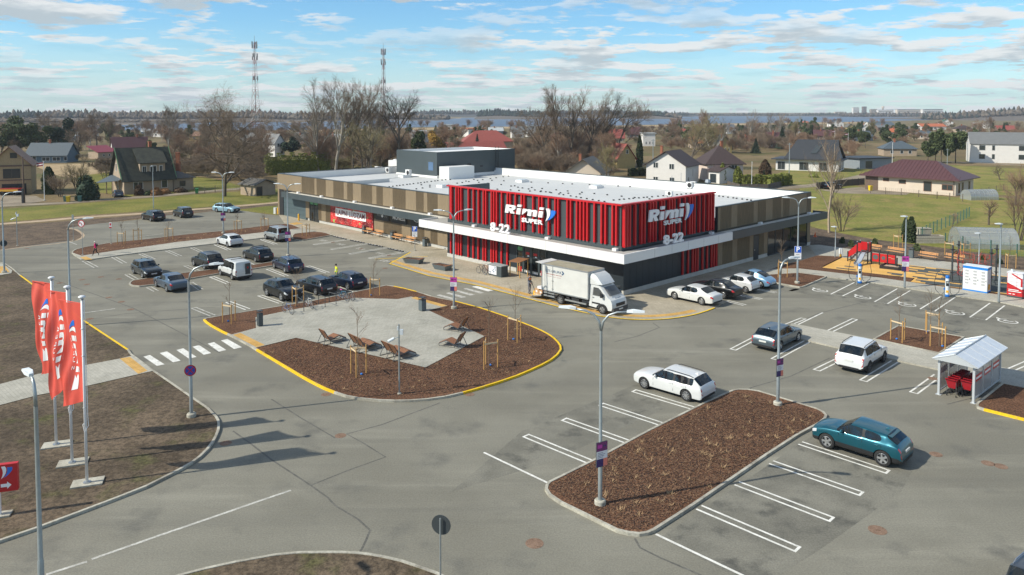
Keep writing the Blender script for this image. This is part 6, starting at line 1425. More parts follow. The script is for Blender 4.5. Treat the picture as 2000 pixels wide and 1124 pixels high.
def lockers():
    A, B = gp(1880,566,.1), gp(1927.5,573.5,.1); u = (B-A); w = u.length; rz = atan2(u.y, u.x); t = thing('parcel_locker', 'white locker with a blue top band and three vented doors', 'parcel locker', A, rz); mb = M('locker blue', (.01,.20,.62), .4)
    MB().bx(0,w,0,1.0,.12,2.05).build('cabinet', m_lampw, t); MB().bx(-.02,w+.02,-.02,1.02,2.051,2.27).build('top_band', mb, t); MB().bx(-.02,w+.02,-.02,1.02,.0,.119).build('base_band', mb, t); MB().bx(-.04,w+.04,-.04,1.04,2.271,2.32).build('cap', m_lampw, t)
    for k in range(3):
        x0 = w*k/3+.04; x1 = w*(k+1)/3-.04; q = MB(); q.bx(x0,x1,-.02,-.001,.2,2.0); d_ = q.build('door', M('locker white', (.78,.79,.80), .4), t); q = MB()
        for r_ in range(5): q.bx(x0+.14,x1-.14,-.026,-.021,.62+r_*.28,.80+r_*.28)
        q.build('vent', M('vent grey', (.42,.43,.44), .6), d_); q = MB(); q.bx(x1-.08,x1-.04,-.04,-.021,1.0,1.15); q.build('handle', m_blk, d_)
    text('lettering', 'CHARGE', .16, m_let, t, frame((w*.45,-.022,2.16), (1,0,0), UP), .002) if 0 else None
    MB().bx(w+.021,w+.03,.3,.7,.25,.75).build('yellow_label', m_yel, t); MB().box((w/2,.4,-.05), (w+.5,1.9,.08)).build('slab', concrete, t)
    A = gp(1966,579.5,.1); B = gp(2075,597,.1); u = B-A; rz = atan2(u.y, u.x); t = thing('parcel_locker', 'red and white parcel locker at the right picture edge', 'parcel locker', A, rz); w = 3.6
    MB().bx(0,w,0,.75,0,.16).build('plinth', m_anth, t); MB().bx(0,w,0,.75,.161,2.15).build('cabinet', M('sign red'), t); MB().bx(-.03,w+.03,-.05,.8,2.151,2.22).build('roof', m_boardw, t)
    q = MB(); q.add([(.03,-.012,2.13),(w*.62,-.012,2.13),(w*.62,-.012,1.25),(1.1,-.012,.80),(.03,-.012,1.28)], [(0,4,3,2,1)]); q.build('white_field', m_boardw, t)
    q = MB()
    q.add([(.30,-.02,2.06),(.42,-.02,2.12),(1.18,-.02,1.72),(1.18,-.02,1.02),(1.04,-.02,1.02),(1.04,-.02,1.64)], [(0,5,3,2,1),(3,5,4)]) ; q.add([(1.6,-.02,1.88),(1.66,-.02,2.0),(2.1,-.02,2.12),(2.2,-.02,2.06)], [(0,3,2,1)]); q.build('red_mark', m_red, t)
    for x in (.75, 1.5, 2.25, 3.0): MB().bx(x-.006,x+.006,-.024,-.0001,.2,2.1).build('door_seam', M('seam red', (.25,.01,.012), .6), t)
    q = MB()
    for z in (.5, .8, 1.1, 1.4, 1.75): q.bx(0,w,-.023,-.0002,z-.005,z+.005)
    q.build('door_seam', M('seam red'), t); text('lettering', 'Pakas te', .16, m_let, t, frame((.5,-.026,.62), (1,0,0), UP), .002) if 0 else None
    q = MB()
    for k, (x0, x1, z) in enumerate(((.12,.9,.66),(.12,1.1,.52),(.15,.35,.28),(.45,.62,.28))): q.bx(x0,x1,-.028,-.0241,z,z+.06)
    q.build('printed_lines', m_let, t); MB().tube([(.28,.3,2.22),(.28,.3,2.45)], .10, 10).build('roof_lamp', m_lampw, t)
lockers()
# ---- playground
def playground():
    m_pr = M('play red', (.50,.014,.018), .4); m_post = M('play post', (.02,.02,.022), .5); z0 = .116
    o = gp(1694.5,515.5,z0); u = (gp(1750,520.5,z0)-gp(1716,516.2,z0)).normalized(); v = Vector((-u.y,u.x,0)); rz = atan2(u.y,u.x)
    t = thing('slide_tower', 'red and black slide tower with a silver slide and stairs', 'slide tower', o, rz)   # local x along the panels, y away
    for x, y in ((-1.1,0),(0,0),(0,1.1),(-1.1,1.1)): MB().bx(x-.05,x+.05,y-.05,y+.05,0,2.25).build('post', m_post, t); MB().lathe([(.075,2.25),(.05,2.31),(.001,2.33)], (x,y,0), 8).build('post_cap', m_steel, t)
    MB().bx(-1.05,-.05,.05,1.05,1.10,1.18).build('platform', m_post, t)
    for b in ((-.05,.0-.012,.06,1.04,1.25,2.15),(-1.04,-.06,1.08,1.11,1.25,2.15),(-1.04,-.70,-.012,.012,1.25,2.15)): MB().bx(*b).build('side_panel', m_pr, t)
    sl = MB(); pts = [(-.35,-.05,1.2),(-.38,-.5,1.05),(-.45,-1.3,.45),(-.5,-1.75,.22),(-.52,-2.1,.20)]
    for a, b in zip(pts, pts[1:]):
        for s in (0,):
            sl.add([(a[0]-.27,a[1],a[2]),(a[0]+.27,a[1],a[2]),(b[0]+.27,b[1],b[2]),(b[0]-.27,b[1],b[2])], [(0,3,2,1)])
            for sx in (-.27,.27): sl.add([(a[0]+sx,a[1],a[2]),(b[0]+sx,b[1],b[2]),(b[0]+sx,b[1],b[2]+.18),(a[0]+sx,a[1],a[2]+.18)], [(0,1,2,3),(3,2,1,0)])
    sl.build('slide', M('slide steel', (.52,.56,.60), .3, .5), t); q = MB(); q.bx(-.74,-.28,-2.08,-2.0,0,.2); q.build('slide_foot', m_steel, t)
    for s in (.05, 1.05):
        MB().add([(-1.1,s,1.25),(-1.1,s,2.05),(-2.05,s,1.05),(-2.05,s,.40),(-1.1,s+.03,1.25),(-1.1,s+.03,2.05),(-2.05,s+.03,1.05),(-2.05,s+.03,.40)], [(0,1,2,3),(7,6,5,4),(1,5,6,2),(0,3,7,4)]).build('stair_panel', m_pr, t); MB().bx(-2.12,-2.02,s-.05,s+.05,0,1.1).build('post', m_post, t)
    q = MB()
    for k in range(5): x = -1.2-k*.18; q.bx(x-.09,x+.09,.09,1.04,1.0-k*.22,1.05-k*.22)
    q.build('steps', m_post, t)
    w = thing('play_wall', 'row of three red play panels with grey round windows beside the slide', 'play panel', gp(1702,516,z0), rz)
    ln = (gp(1750,520.5)-gp(1702,516)).length
    for k in range(4): MB().bx(ln*k/3-.05,ln*k/3+.05,-.05,.05,0,1.35).build('post', m_post, w)
    for k in range(3):
        x0, x1 = ln*k/3+.06, ln*(k+1)/3-.06; q = MB(); q.bx(x0,x1,-.015,.015,.32,1.22); pn = q.build('panel', m_pr, w); c = (x0+x1)/2
        q = MB()
        if k < 2: q.lathe([(.001,-.03),(.26-.07*k,-.03),(.26-.07*k,-.016)], (c,0,.80), 16, 'Y')
        else: q.tube([(c-.3,-.03,.9),(c-.05,-.03,.95),(c+.02,-.03,.82),(c+.3,-.03,.84)], .02, 5)
        q.build('round_window' if k < 2 else 'maze_groove', M('play grey', (.10,.11,.115), .5) if k < 2 else m_woodl, pn)
    c4 = [gp(*p, z0) for p in ((1718.5,524.5),(1729,518.6),(1759.6,523.2),(1755,528.6))]; s = thing('sandbox', 'low black framed sandbox in front of the red play panels', 'sandbox', c4[0], 0); Q = [q-c4[0] for q in c4]
    q = MB()
    for i in range(4):
        a, b = Q[i], Q[(i+1)%4]; d = b-a; q.box(((a.x+b.x)/2,(a.y+b.y)/2,.15), (d.length,.10,.30), atan2(d.y,d.x))
    q.build('frame', m_post, s); MB().sheet([(p.x,p.y) for p in Q], .14).build('sand', M('sand', (.42,.32,.23), .9, var=.1, scale=5), s); q = MB(); q.bx(Q[2].x-.5,Q[2].x-.4,Q[2].y-.1,Q[2].y,0,1.05); q.build('post', m_post, s)
    c = thing('climbing_frame', 'four tall black posts with red climbing nets behind the lockers', 'climbing frame', gp(1859,549.5,z0), 0); o = gp(1859,549.5,z0)
    P = [gp(*p, z0)-o for p in ((1859,549.5),(1871,538.5),(1934.5,558),(1945,548.5))]
    for p in P:
        MB().cyl((p.x,p.y,0), (p.x,p.y,3.5), .085, None, 10).build('post', m_anth, c); q = MB(); q.box((p.x,p.y,3.1), (.3,.3,.06)); q.box((p.x,p.y,.85), (.28,.28,.05)); q.build('collar', m_blk, c)
    rng = random.Random(8); q = MB(); cor = [P[0],P[1],P[3],P[2]]
    def pt(i, j, k): a = cor[0].lerp(cor[3], i).lerp(cor[1].lerp(cor[2], i), j); return Vector((a.x,a.y,.5+k*2.2))
    n = 7
    for i in range(n):
        for k in range(4):
            a = pt((i+rng.uniform(0,.6))/n, rng.uniform(.2,.8), k/3.2)
            for e in (pt(min(1,(i+1.2)/n), rng.uniform(.2,.8), k/3.2), pt((i+.4)/n, rng.uniform(.1,.9), min(1,(k+1)/3.2)), pt((i+.9)/n, rng.uniform(.1,.9), max(0,(k-.6)/3.2))): q.tube([a, e], .018, 4, False)
    for k in (0, 1):
        for i in (0, 1):
            for j in (0, 1): q.tube([pt(i,j,k), pt(.15+.7*i,.3+.4*j,.2+.6*k)], .018, 4, False)
    q.build('rope_net', M('net red', (.52,.05,.04), .6), c)
    b = thing('meter_box', 'white meter box with a yellow foot beside the short lamp', 'meter box', gp(1642,502.5,.06), rz); MB().bx(-.18,.18,-.12,.12,.35,1.0).build('cabinet', m_lampw, b); MB().bx(-.08,.08,-.08,.08,0,.349).build('foot', m_yel, b)
playground()
p = gp(1592,463.5); c = thing('traffic_cone', 'small orange traffic cone on the dark soil behind the shop', 'traffic cone', (p.x,p.y,.03)); MB().lathe([(.14,.05),(.03,.62),(.001,.63)], (0,0,0), 12).build('cone', M('cone orange', (.75,.14,.03), .5), c, 40); MB().bx(-.2,.2,-.2,.2,0,.05).build('base', M('cone orange'), c)
def stops():
    for k, (x, y) in enumerate([(660,803),(725,818),(855,848),(920,860),(1050,890),(1120,903),(1270,940),(1345,955)]):
        p = gp(540+x/5.62, 320+y/5.62+1.2); t = thing('wheel_stop', 'black rubber wheel stop with white marks along the shop pavement', 'wheel stop', (p.x,p.y,.006), AZA, 'rubber wheel stops along the wing pavement')
        MB().add([(-.9,-.09,0),(.9,-.09,0),(.9,.09,0),(-.9,.09,0),(-.88,-.05,.12),(.88,-.05,.12),(.88,.05,.12),(-.88,.05,.12)], [(0,1,5,4),(1,2,6,5),(2,3,7,6),(3,0,4,7),(4,5,6,7)]).build('block', m_tyre, t)
        for x0 in (-.6,.0,.6):
            MB().bx(x0-.1,x0+.1,-.055,.055,.121,.126).build('white_mark', m_boardw, t)
stops()
# ================================================================ people
def person(px, rz, label, pose, cols, z=.05, H_=1.74, extra=None, pos=None):
    """one skinned body; joints given in metres for a 1.74 m figure, x forward, y left"""
    P0 = pos or gp(px[0], px[1], z); t = thing('person', label, 'person', P0, rz, None); k = H_/1.74; t.scale = (k,k,k)
    V = []; E = []; Rr = []; Mi = []
    def j(p, r): V.append(tuple(p)); Rr.append(r); return len(V)-1
    def e(a, b, m): E.append((a, b)); Mi.append(m)
    SK, JK, TR, SH = 0, 1, 2, 3
    pel = j((0,0,.93), (.15,.115)); wa = j((pose.get('lean',0)*.3,0,1.10), (.145,.105)); chst = j((pose.get('lean',0)*.8,0,1.34), (.175,.115)); nk = j((pose.get('lean',0)+.0,0,1.48), (.058,.058)); hb = j((pose.get('lean',0)+.03,0,1.56), (.075,.085)); hm = j((pose.get('lean',0)+.035,0,1.63), (.085,.098)); ht = j((pose.get('lean',0)+.02,0,1.70), (.062,.075))
    e(pel,wa,JK); e(wa,chst,JK); e(chst,nk,JK); e(nk,hb,SK); e(hb,hm,SK); e(hm,ht,SK)
    for s in (1, -1):
        kn, an, toe = pose['leg'][0 if s > 0 else 1]
        hip = j((0,s*.095,.86), (.095,.10)); k_ = j((kn[0],s*(.10+kn[1]),kn[2]), (.062,.065)); cf = j(((kn[0]*.55+an[0]*.45),s*(.10),(kn[2]*.6+an[2]*.4)), (.057,.06)); a_ = j((an[0],s*(.10+an[1]),an[2]), (.042,.045)); to = j((toe[0],s*(.12+an[1]),toe[2]), (.045,.035))
        e(pel,hip,TR); e(hip,k_,TR); e(k_,cf,TR); e(cf,a_,TR); e(a_,to,SH)
        el, wr = pose['arm'][0 if s > 0 else 1]
        sh = j((V[chst][0],s*.185,1.41), (.062,.062)); el_ = j((el[0],s*el[1],el[2]), (.045,.045)); wr_ = j((wr[0],s*wr[1],wr[2]), (.030,.032)); d = (Vector(V[wr_])-Vector(V[el_])).normalized(); hp = Vector(V[wr_])+d*.07; pm = j(hp, (.032,.022))
        e(chst,sh,JK); e(sh,el_,JK); e(el_,wr_,JK); e(wr_,pm,SK)
        side = Vector((0,0,1)).cross(d); side = side.normalized() if side.length > .1 else Vector((1,0,0)); dn = d.cross(side)
        for f in range(4):
            b0 = hp+d*.02+side*(.027-.018*f); b1 = b0+d*(.038-.004*abs(f-1)); b2 = b1+(d*.7+dn*.5).normalized()*.03
            q0 = j(b0,(.009,.009)); q1 = j(b1,(.0085,.0085)); q2 = j(b2,(.007,.007)); e(pm,q0,SK); e(q0,q1,SK); e(q1,q2,SK)
        b0 = Vector(V[wr_])+d*.035+side*.035; q0 = j(b0,(.010,.010)); q1 = j(b0+(d+side*.6).normalized()*.04,(.008,.008)); e(wr_,q0,SK); e(q0,q1,SK)
    me = bpy.data.meshes.new('body'); me.from_pydata(V, E, []); o = link('body', me)
    sk = o.modifiers.new('skin', 'SKIN'); o.modifiers.new('sub', 'SUBSURF').levels = 1; sk.use_smooth_shade = True
    for i, r in enumerate(Rr): me.skin_vertices[0].data[i].radius = r
    me.skin_vertices[0].data[0].use_root = True
    out = evalmesh(o); bpy.data.objects.remove(o)
    mats = [M('skin', (.50,.30,.22), .55), M('cloth %s' % (cols[0],), cols[0], .8, var=.12, scale=9), M('cloth %s' % (cols[1],), cols[1], .8, var=.12, scale=9), M('shoe black', (.02,.02,.02), .6)]
    out.materials.clear()
    for m in mats: out.materials.append(m)
    for pl in out.polygons:
        c = pl.center; best = (9, 0)
        for (a, b), m in zip(E, Mi):
            A, B = Vector(V[a]), Vector(V[b]); ab_ = B-A; tt = max(0, min(1, (c-A).dot(ab_)/max(ab_.length_squared, 1e-6))); dd = (A+ab_*tt-c).length
            if dd < best[0]: best = (dd, m)
        pl.material_index = best[1]
    b = link('body', out, t)
    hx = V[hm][0]
    MB().ball((hx-.012,0,1.655), .098, 12, 8, (1.02,.92,.95)).build('hair' if not cols[2][1] else 'hat', M('hair %s' % cols[2][0], cols[2][0], .8), t, True)
    for s in (-1,1): MB().ball((hx+.088,s*.032,1.625), .011, 6, 4).build('eye', m_blk, t); MB().ball((hx,s*.088,1.61), .022, 6, 4, (.6,.4,1)).build('ear', mats[0], t)
    MB().add([(hx+.088,-.012,1.585),(hx+.088,.012,1.585),(hx+.112,0,1.588),(hx+.09,0,1.622)], [(0,2,3),(2,1,3),(0,1,2)]).build('nose', mats[0], t); MB().bx(hx+.084,hx+.093,-.022,.022,1.555,1.562).build('mouth', M('lip', (.35,.12,.10), .6), t)
    if extra: extra(t, hx)
    return t
stand = dict(leg=[((.0,0,.49),(-.02,0,.08),(.14,0,.03)),((.03,.02,.49),(.02,.02,.08),(.18,.02,.03))], arm=[((-.03,.24,1.14),(.08,.25,.92)),((-.03,.24,1.14),(.06,.25,.92))])
walk = dict(lean=.05, leg=[((.20,0,.52),(.26,0,.12),(.42,0,.09)),((-.04,0,.50),(-.34,0,.17),(-.22,0,.05))], arm=[((-.12,.23,1.16),(-.10,.24,.94)),((.08,.23,1.15),(.22,.22,1.0))])
push = dict(lean=.02, leg=[((.02,0,.49),(-.05,0,.08),(.11,0,.03)),((.05,.04,.49),(.04,.05,.08),(.20,.05,.03))], arm=[((-.06,.24,1.14),(.0,.26,.90)),((.06,.25,1.13),(.30,.20,1.0))])
def pack(t, hx): MB().ball((-.15,0,1.28), .17, 10, 8, (.65,.9,1.15)).build('backpack', m_blk, t, True)
def vest(t, hx):
    for z in (1.08, 1.20): MB().lathe([(.165,z),(.168,z+.02),(.165,z+.04)], (0,0,0), 14).xform(Matrix.Diagonal((.82,1.08,1,1))).build('reflective_band', M('reflective silver', (.7,.7,.7), .3), t)
person((187,500), radians(185), 'person in a pink jacket and pale cap walking with a dark backpack', walk, ((.55,.01,.13),'14161a',('c8c6c0',1)), .115, 1.66, pack)
person((657,551), radians(215), 'person in a bright yellow jacket and dark cap standing behind the blue hatchback', stand, ((.62,.66,.02),(.06,.16,.10),('16181a',1)), .004, 1.78, vest)
def yoke(t, hx):
    MB().lathe([(.13,1.40),(.175,1.36),(.20,1.27),(.195,1.25)][::-1], (.015,0,0), 16).xform(Matrix.Diagonal((.72,1.12,1,1))).build('orange_yoke', M('yoke orange', (.72,.20,.05), .8), t, True)
jx = gp(1034, 573.5, .05); jd = gp(1051, 577.5, .05)-jx; JRZ = atan2(jd.y, jd.x)
person((1034,573.5), JRZ, 'person in grey overalls with an orange yoke pulling a pallet jack', push, ((.17,.175,.20),(.15,.155,.18),('4a3a2c',0)), .05, 1.78, yoke)
def jack():
    t = thing('pallet_jack', 'yellow pallet jack with a black handle behind the truck', 'pallet jack', jx+jd.normalized()*.70, JRZ)
    q = MB(); q.tube([(-.42,.0,1.05),(-.30,0,.85),(.05,0,.22)], .025, 6); q.tube([(-.38,-.14,1.0),(-.5,-.1,1.12),(-.5,.1,1.12),(-.38,.14,1.0),(-.30,0,.86),(-.38,-.14,1.0)], .02, 6); q.build('handle', m_blk, t)
    MB().bx(.02,.20,-.27,.27,.06,.42).build('pump_body', m_yel, t)
    for s in (-1,1): MB().bx(.20,1.25,s*.19-.08,s*.19+.08,.09,.15).build('fork', m_yel, t); MB().lathe([(.001,-.04),(.05,-.04),(.05,.04),(.001,.04)], (1.1,s*.19,.05), 10, 'Y').build('roller', m_blk, t)
    MB().lathe([(.001,-.06),(.09,-.06),(.09,.06),(.001,.06)], (.08,0,.09), 12, 'Y').build('steer_wheel', m_blk, t)
    p = thing('wooden_pallet', 'wooden pallet lifted on the yellow pallet jack', 'pallet', jx+jd.normalized()*1.45+Vector((0,0,.15)), JRZ)
    for y in (-.32,0,.32): MB().bx(-.5,.5,y-.05,y+.05,0.001,.10).build('bearer', m_woodl, p)
    for x in (-.42,-.2,.02,.24,.44): MB().bx(x-.06,x+.06,-.4,.4,.101,.125).build('deck_board', m_woodl, p)
    mc = M('cardboard', (.46,.27,.13), .8, var=.1, scale=5); R = Matrix.Rotation(JRZ, 4, 'Z')
    for k, (x, y, z, a, b, h, l) in enumerate(((-.22,-.18,.276,.5,.38,.42,'brown carton at the near end of the pallet behind the truck'),(.26,-.16,.276,.42,.4,.34,'brown carton on the pallet next to the truck tail lift'),(-.2,.22,.276,.5,.34,.36,'brown carton on the far side of the pallet, shop side'),(.0,-.02,.70,.5,.44,.22,'white parcel lying on top of the cartons on the pallet'))):
        c = thing('carton', l, 'carton', jx+jd.normalized()*1.45+(R @ Vector((x,y,0)))+Vector((0,0,z)), JRZ, 'cartons on the pallet'); MB().bx(-a/2,a/2,-b/2,b/2,0,h).build('box', mc if k < 3 else m_boardw, c); MB().bx(-a/2-.002,a/2+.002,-.03,.03,h,h+.003).build('tape', m_woodl, c); MB().bx(-.08,.08,-b/2-.003,-b/2-.0005,h*.3,h*.7).build('paper_label', m_let, c)
jack()
# ================================================================ houses, sheds and far things
m_sash = M('window frame white', (.66,.66,.64), .5)
m_pane = M('window pane', (.035,.045,.05), .08, spec=.8)
WALLS = dict(yb=M('yellow brick',(.36,.27,.155),.85,var=.18,scale=4), tan=M('tan render',(.37,.29,.21),.85,var=.1,scale=1), cream=M('cream render',(.62,.53,.43),.8,var=.05,scale=1), white=M('white render',(.68,.66,.63),.8,var=.05,scale=1), grey=M('grey boards',(.22,.25,.27),.8,var=.08,scale=2), blue=M('blue boards',(.10,.15,.19),.8,var=.08,scale=2), brown=M('brown boards',(.14,.095,.07),.8,var=.1,scale=2), yel=M('yellow boards',(.36,.28,.12),.8,var=.1,scale=1), pink=M('pinkish render',(.64,.53,.46),.8,var=.05,scale=1))
ROOFS = dict(slate=M('blue grey roof',(.075,.098,.115),.6,var=.1,scale=1,stretch=(4,1,1)), dark=M('dark mossy roof',(.030,.032,.026),.85,var=.3,scale=1.3,col2=(.06,.063,.045)), brown=M('brown roof',(.055,.036,.034),.7,var=.15,scale=2), plum=M('plum roof',(.095,.042,.042),.45,var=.08,scale=1), red=M('red roof',(.26,.065,.05),.7,var=.15,scale=1.5), wine=M('wine red roof',(.22,.03,.045),.5,var=.08,scale=1), oran=M('orange roof',(.42,.12,.05),.7,var=.12,scale=1.5), asb=M('grey corrugated roof',(.12,.115,.105),.85,var=.2,scale=1.5), grey=M('grey roof',(.16,.165,.165),.6,var=.1,scale=1), rust=M('rusty tin roof',(.30,.17,.11),.7,var=.2,scale=1.2), blk=M('black roof',(.032,.036,.042),.55,var=.1,scale=1), green=M('green roof',(.05,.12,.07),.6), lite=M('pale roof',(.42,.45,.46),.5,var=.05,scale=.6))
m_brick = M('chimney brick',(.30,.11,.06),.85,var=.2,scale=6)
def win(t, x, z, w, h, face, D, Wd, dbl=1, sash=None):
    """a window on face f(ront), r(ight), l(eft) of a house"""
    f = MB(); p = MB()
    def b(m, a0, a1, d0, d1, z0, z1):
        if face == 'f': m.bx(a0, a1, -d1, -d0, z0, z1)
        elif face == 'r': m.bx(Wd+d0, Wd+d1, a0, a1, z0, z1)
        else: m.bx(-d1, -d0, a0, a1, z0, z1)
    k = .08; x0, x1 = x-w/2, x+w/2
    for q in ((x0,x1,z,z+k),(x0,x1,z+h-k,z+h),(x0,x0+k,z+k,z+h-k),(x1-k,x1,z+k,z+h-k)): b(f, q[0], q[1], .002, .05, q[2], q[3])
    for i in range(1, dbl): c = x0+w*i/dbl; b(f, c-k/2, c+k/2, .002, .05, z+k, z+h-k)
    b(p, x0+k, x1-k, .002, .02, z+k, z+h-k); o = f.build('window', sash or m_sash, t); p.build('pane', m_pane, o)
def house(fl, fr, depth, eave, ridge, wall, roof, typ, label, wins=(), chim=(), over=.45, name='house', cat='house', group='houses round the shop', z=0., sash=None, w=None, rz=None, simple=False):
    A = gp(fl[0], fl[1], z)
    if rz is None: B = gp(fr[0], fr[1], z); d = B-A; w = w or d.length; rz = atan2(d.y, d.x)
    t = thing(name, label, cat, A, rz, group); D = depth; wm = WALLS[wall] if isinstance(wall, str) else wall; rm = ROOFS[roof] if isinstance(roof, str) else roof
    m = MB(); m.bx(0, w, 0, D, 0, eave)
    if typ == 'gy': m.add([(0,0,eave),(w,0,eave),(w/2,0,ridge-.12),(0,D,eave),(w,D,eave),(w/2,D,ridge-.12)], [(0,1,2),(5,4,3)])
    if typ == 'gx': m.add([(0,0,eave),(0,D,eave),(0,D/2,ridge-.12),(w,0,eave),(w,D,eave),(w,D/2,ridge-.12)], [(2,1,0),(3,4,5)])
    m.build('wall', wm, t)
    r = MB(); o = over
    def slab(P, th=.14):
        n = len(P); up = [(x,y,q+th) for x,y,q in P]; r.add(list(P)+up, [tuple(range(n))[::-1], tuple(range(n, 2*n))]+[(i,(i+1)%n,n+(i+1)%n,n+i) for i in range(n)])
    if typ == 'gx':
        s = (ridge-eave)/(D/2)*o; slab([(-o,-o,eave-s),(w+o,-o,eave-s),(w+o,D/2,ridge),(-o,D/2,ridge)]); slab([(w+o,D+o,eave-s),(-o,D+o,eave-s),(-o,D/2+.001,ridge+.002),(w+o,D/2+.001,ridge+.002)])
    elif typ == 'gy':
        s = (ridge-eave)/(w/2)*o; slab([(-o,D+o,eave-s),(-o,-o,eave-s),(w/2,-o,ridge),(w/2,D+o,ridge)]); slab([(w+o,-o,eave-s),(w+o,D+o,eave-s),(w/2+.001,D+o,ridge+.002),(w/2+.001,-o,ridge+.002)])
    elif typ == 'hip':
        k = min(w, D)/2; E = [(-o,-o),(w+o,-o),(w+o,D+o),(-o,D+o)]; e = eave-.05
        R0, R1 = ((k,D/2,ridge),(w-k,D/2,ridge)) if w >= D else ((w/2,k,ridge),(w/2,D-k,ridge))
        v = [(x,y,e) for x,y in E]+[R0, R1]+[(x,y,e-.16) for x,y in E]
        fs = [(0,1,5,4),(1,2,5),(2,3,4,5),(3,0,4)] if w >= D else [(0,1,4),(1,2,5,4),(2,3,5),(3,0,4,5)]
        r.add(v, fs+[(6,7,1,0),(7,8,2,1),(8,9,3,2),(9,6,0,3),(9,8,7,6)])
    elif typ == 'flat': r.bx(-o, w+o, -o, D+o, eave, ridge)
    elif typ == 'mono': slab([(-o,-o,eave),(w+o,-o,eave),(w+o,D+o,ridge),(-o,D+o,ridge)])
    ro = r.build('roof', rm, t)
    for cx, cy, h in chim:
        q = MB(); q.bx(cx-.28, cx+.28, cy-.28, cy+.28, eave, h); q.bx(cx-.34, cx+.34, cy-.34, cy+.34, h, h+.12); q.build('chimney', m_brick, ro)
    for q in wins: win(t, *q[:5], D, w, *(q[5:] or (1,)), sash=sash)
    return t, w
dk = M('window frame dark', (.05,.045,.04), .5); wb = M('window frame brown', (.22,.09,.05), .5)
# left
t, w = house((-22,382), (62,378.5), 9, 5.9, 9.4, 'yb', 'rust', 'gy', 'yellow brick house with a large upper window and an open garage at the left edge', ((4.3,7.2,1.2,1.1,'f'),(3.9,3.2,2.9,1.9,'f',2)), (), sash=dk)
MB().bx(2.2,6.3,-.03,-.002,.02,2.1).build('garage_opening', m_blk, t); q = MB(); q.bx(-.1,w+.1,-.12,-.001,5.55,5.85); q.bx(1,w,-.10,-.001,2.75,2.95); q.build('beam', WALLS['brown'], t)
p = gp(22,381.5); t = thing('farm_trailer', 'red and yellow farm trailer in front of the yellow brick house', 'trailer', p, radians(2)); MB().bx(-2,1.9,-.9,.9,.75,1.35).build('body', M('trailer red',(.33,.03,.02),.5), t); MB().bx(-1.95,1.85,-.95,-.905,.8,1.2).build('side_board', M('trailer yellow',(.6,.33,.03),.5), t); MB().bx(-2,1.9,-.85,.85,.55,.748).build('chassis', m_blk, t)
for x in (-1.2, 1.2):
    for y in (-.85,.85): MB().lathe([(.2,-.12),(.42,-.12),(.42,.12),(.2,.12)], (x,y,.42), 14, 'Y').build('wheel', m_tyre, t)
house((51,319), (130,318.5), 8, 2.6, 6.2, 'blue', 'slate', 'gx', 'long blue grey house with a white porch behind the yellow brick house', ((2.5,.3,1.2,1.9,'f'),(6,.6,2.4,1.3,'f',2),(9.2,.6,2.4,1.3,'f',2),(12,.7,1.,1.3,'f')), ((5.5,4,7.3),))
# steep roofed brick house
t, w = house((242.8,381), (338,374.5), 8.5, 3.3, 9.0, 'tan', 'dark', 'gx', 'old brick house with a steep dark mossy roof and a wide dormer', ((2.6,1.,1.8,1.4,'f',2),(7.6,.9,1.2,1.6,'f'),(2.7,4.4,.7,1.6,'l'),(5.2,4.4,.7,1.6,'l'),(4.2,1.,1.2,1.4,'l')), ((6.3,4.6,10.2),), over=.6)
d = MB(); d.bx(3.2,8.0,.7,3.2,3.5,6.1); do = d.build('dormer', WALLS['tan'], t)
r = MB(); r.add([(2.8,.3,5.95),(8.4,.3,5.95),(8.4,4.25,8.85),(2.8,4.25,8.85),(2.8,.3,6.1),(8.4,.3,6.1),(8.4,4.25,9.05),(2.8,4.25,9.05)], [(3,2,1,0),(4,5,6,7),(0,1,5,4),(1,2,6,5),(3,0,4,7)]); r.build('dormer_roof', ROOFS['dark'], do)
for x, wd in ((4.0,.8),(5.7,1.3),(7.2,.7)):
    f = MB(); f.bx(x-wd/2,x+wd/2,.63,.698,3.95,5.5); f.build('dormer_window', m_sash, do); f = MB(); f.bx(x-wd/2+.1,x-.03,.60,.629,4.05,5.4); f.bx(x+.03,x+wd/2-.1,.60,.629,4.05,5.4); f.build('pane', m_pane, do)
g = MB(); gm = M('green barge board',(.12,.24,.12),.6)
for x in (-.62, w+.52): g.add([(x,-.62,2.95),(x+.1,-.62,2.95),(x+.1,4.2,9.16),(x,4.2,9.16),(x,-.62,3.15),(x+.1,-.62,3.15),(x+.1,4.2,9.32),(x,4.2,9.32)], [(3,2,1,0),(4,5,6,7),(0,1,5,4),(1,2,6,5),(3,0,4,7)])
g.build('barge_board', gm, t)
house((339,373.5), (378,370.5), 6, 2.7, 3.9, 'tan', 'asb', 'hip', 'low annex with a mossy roof at the right end of the steep roofed house', ((1.9,.9,1.2,1.1,'f'),), over=.4, name='annex', cat='annex', sash=dk)
p = gp(349,369); t = thing('brick_chimney', 'tall free standing red brick chimney behind the low annex', 'chimney', p, .1); MB().bx(-.38,.38,-.38,.38,0,7.6).build('shaft', m_brick, t); MB().bx(-.44,.44,-.44,.44,7.601,7.8).build('cap', m_brick, t)
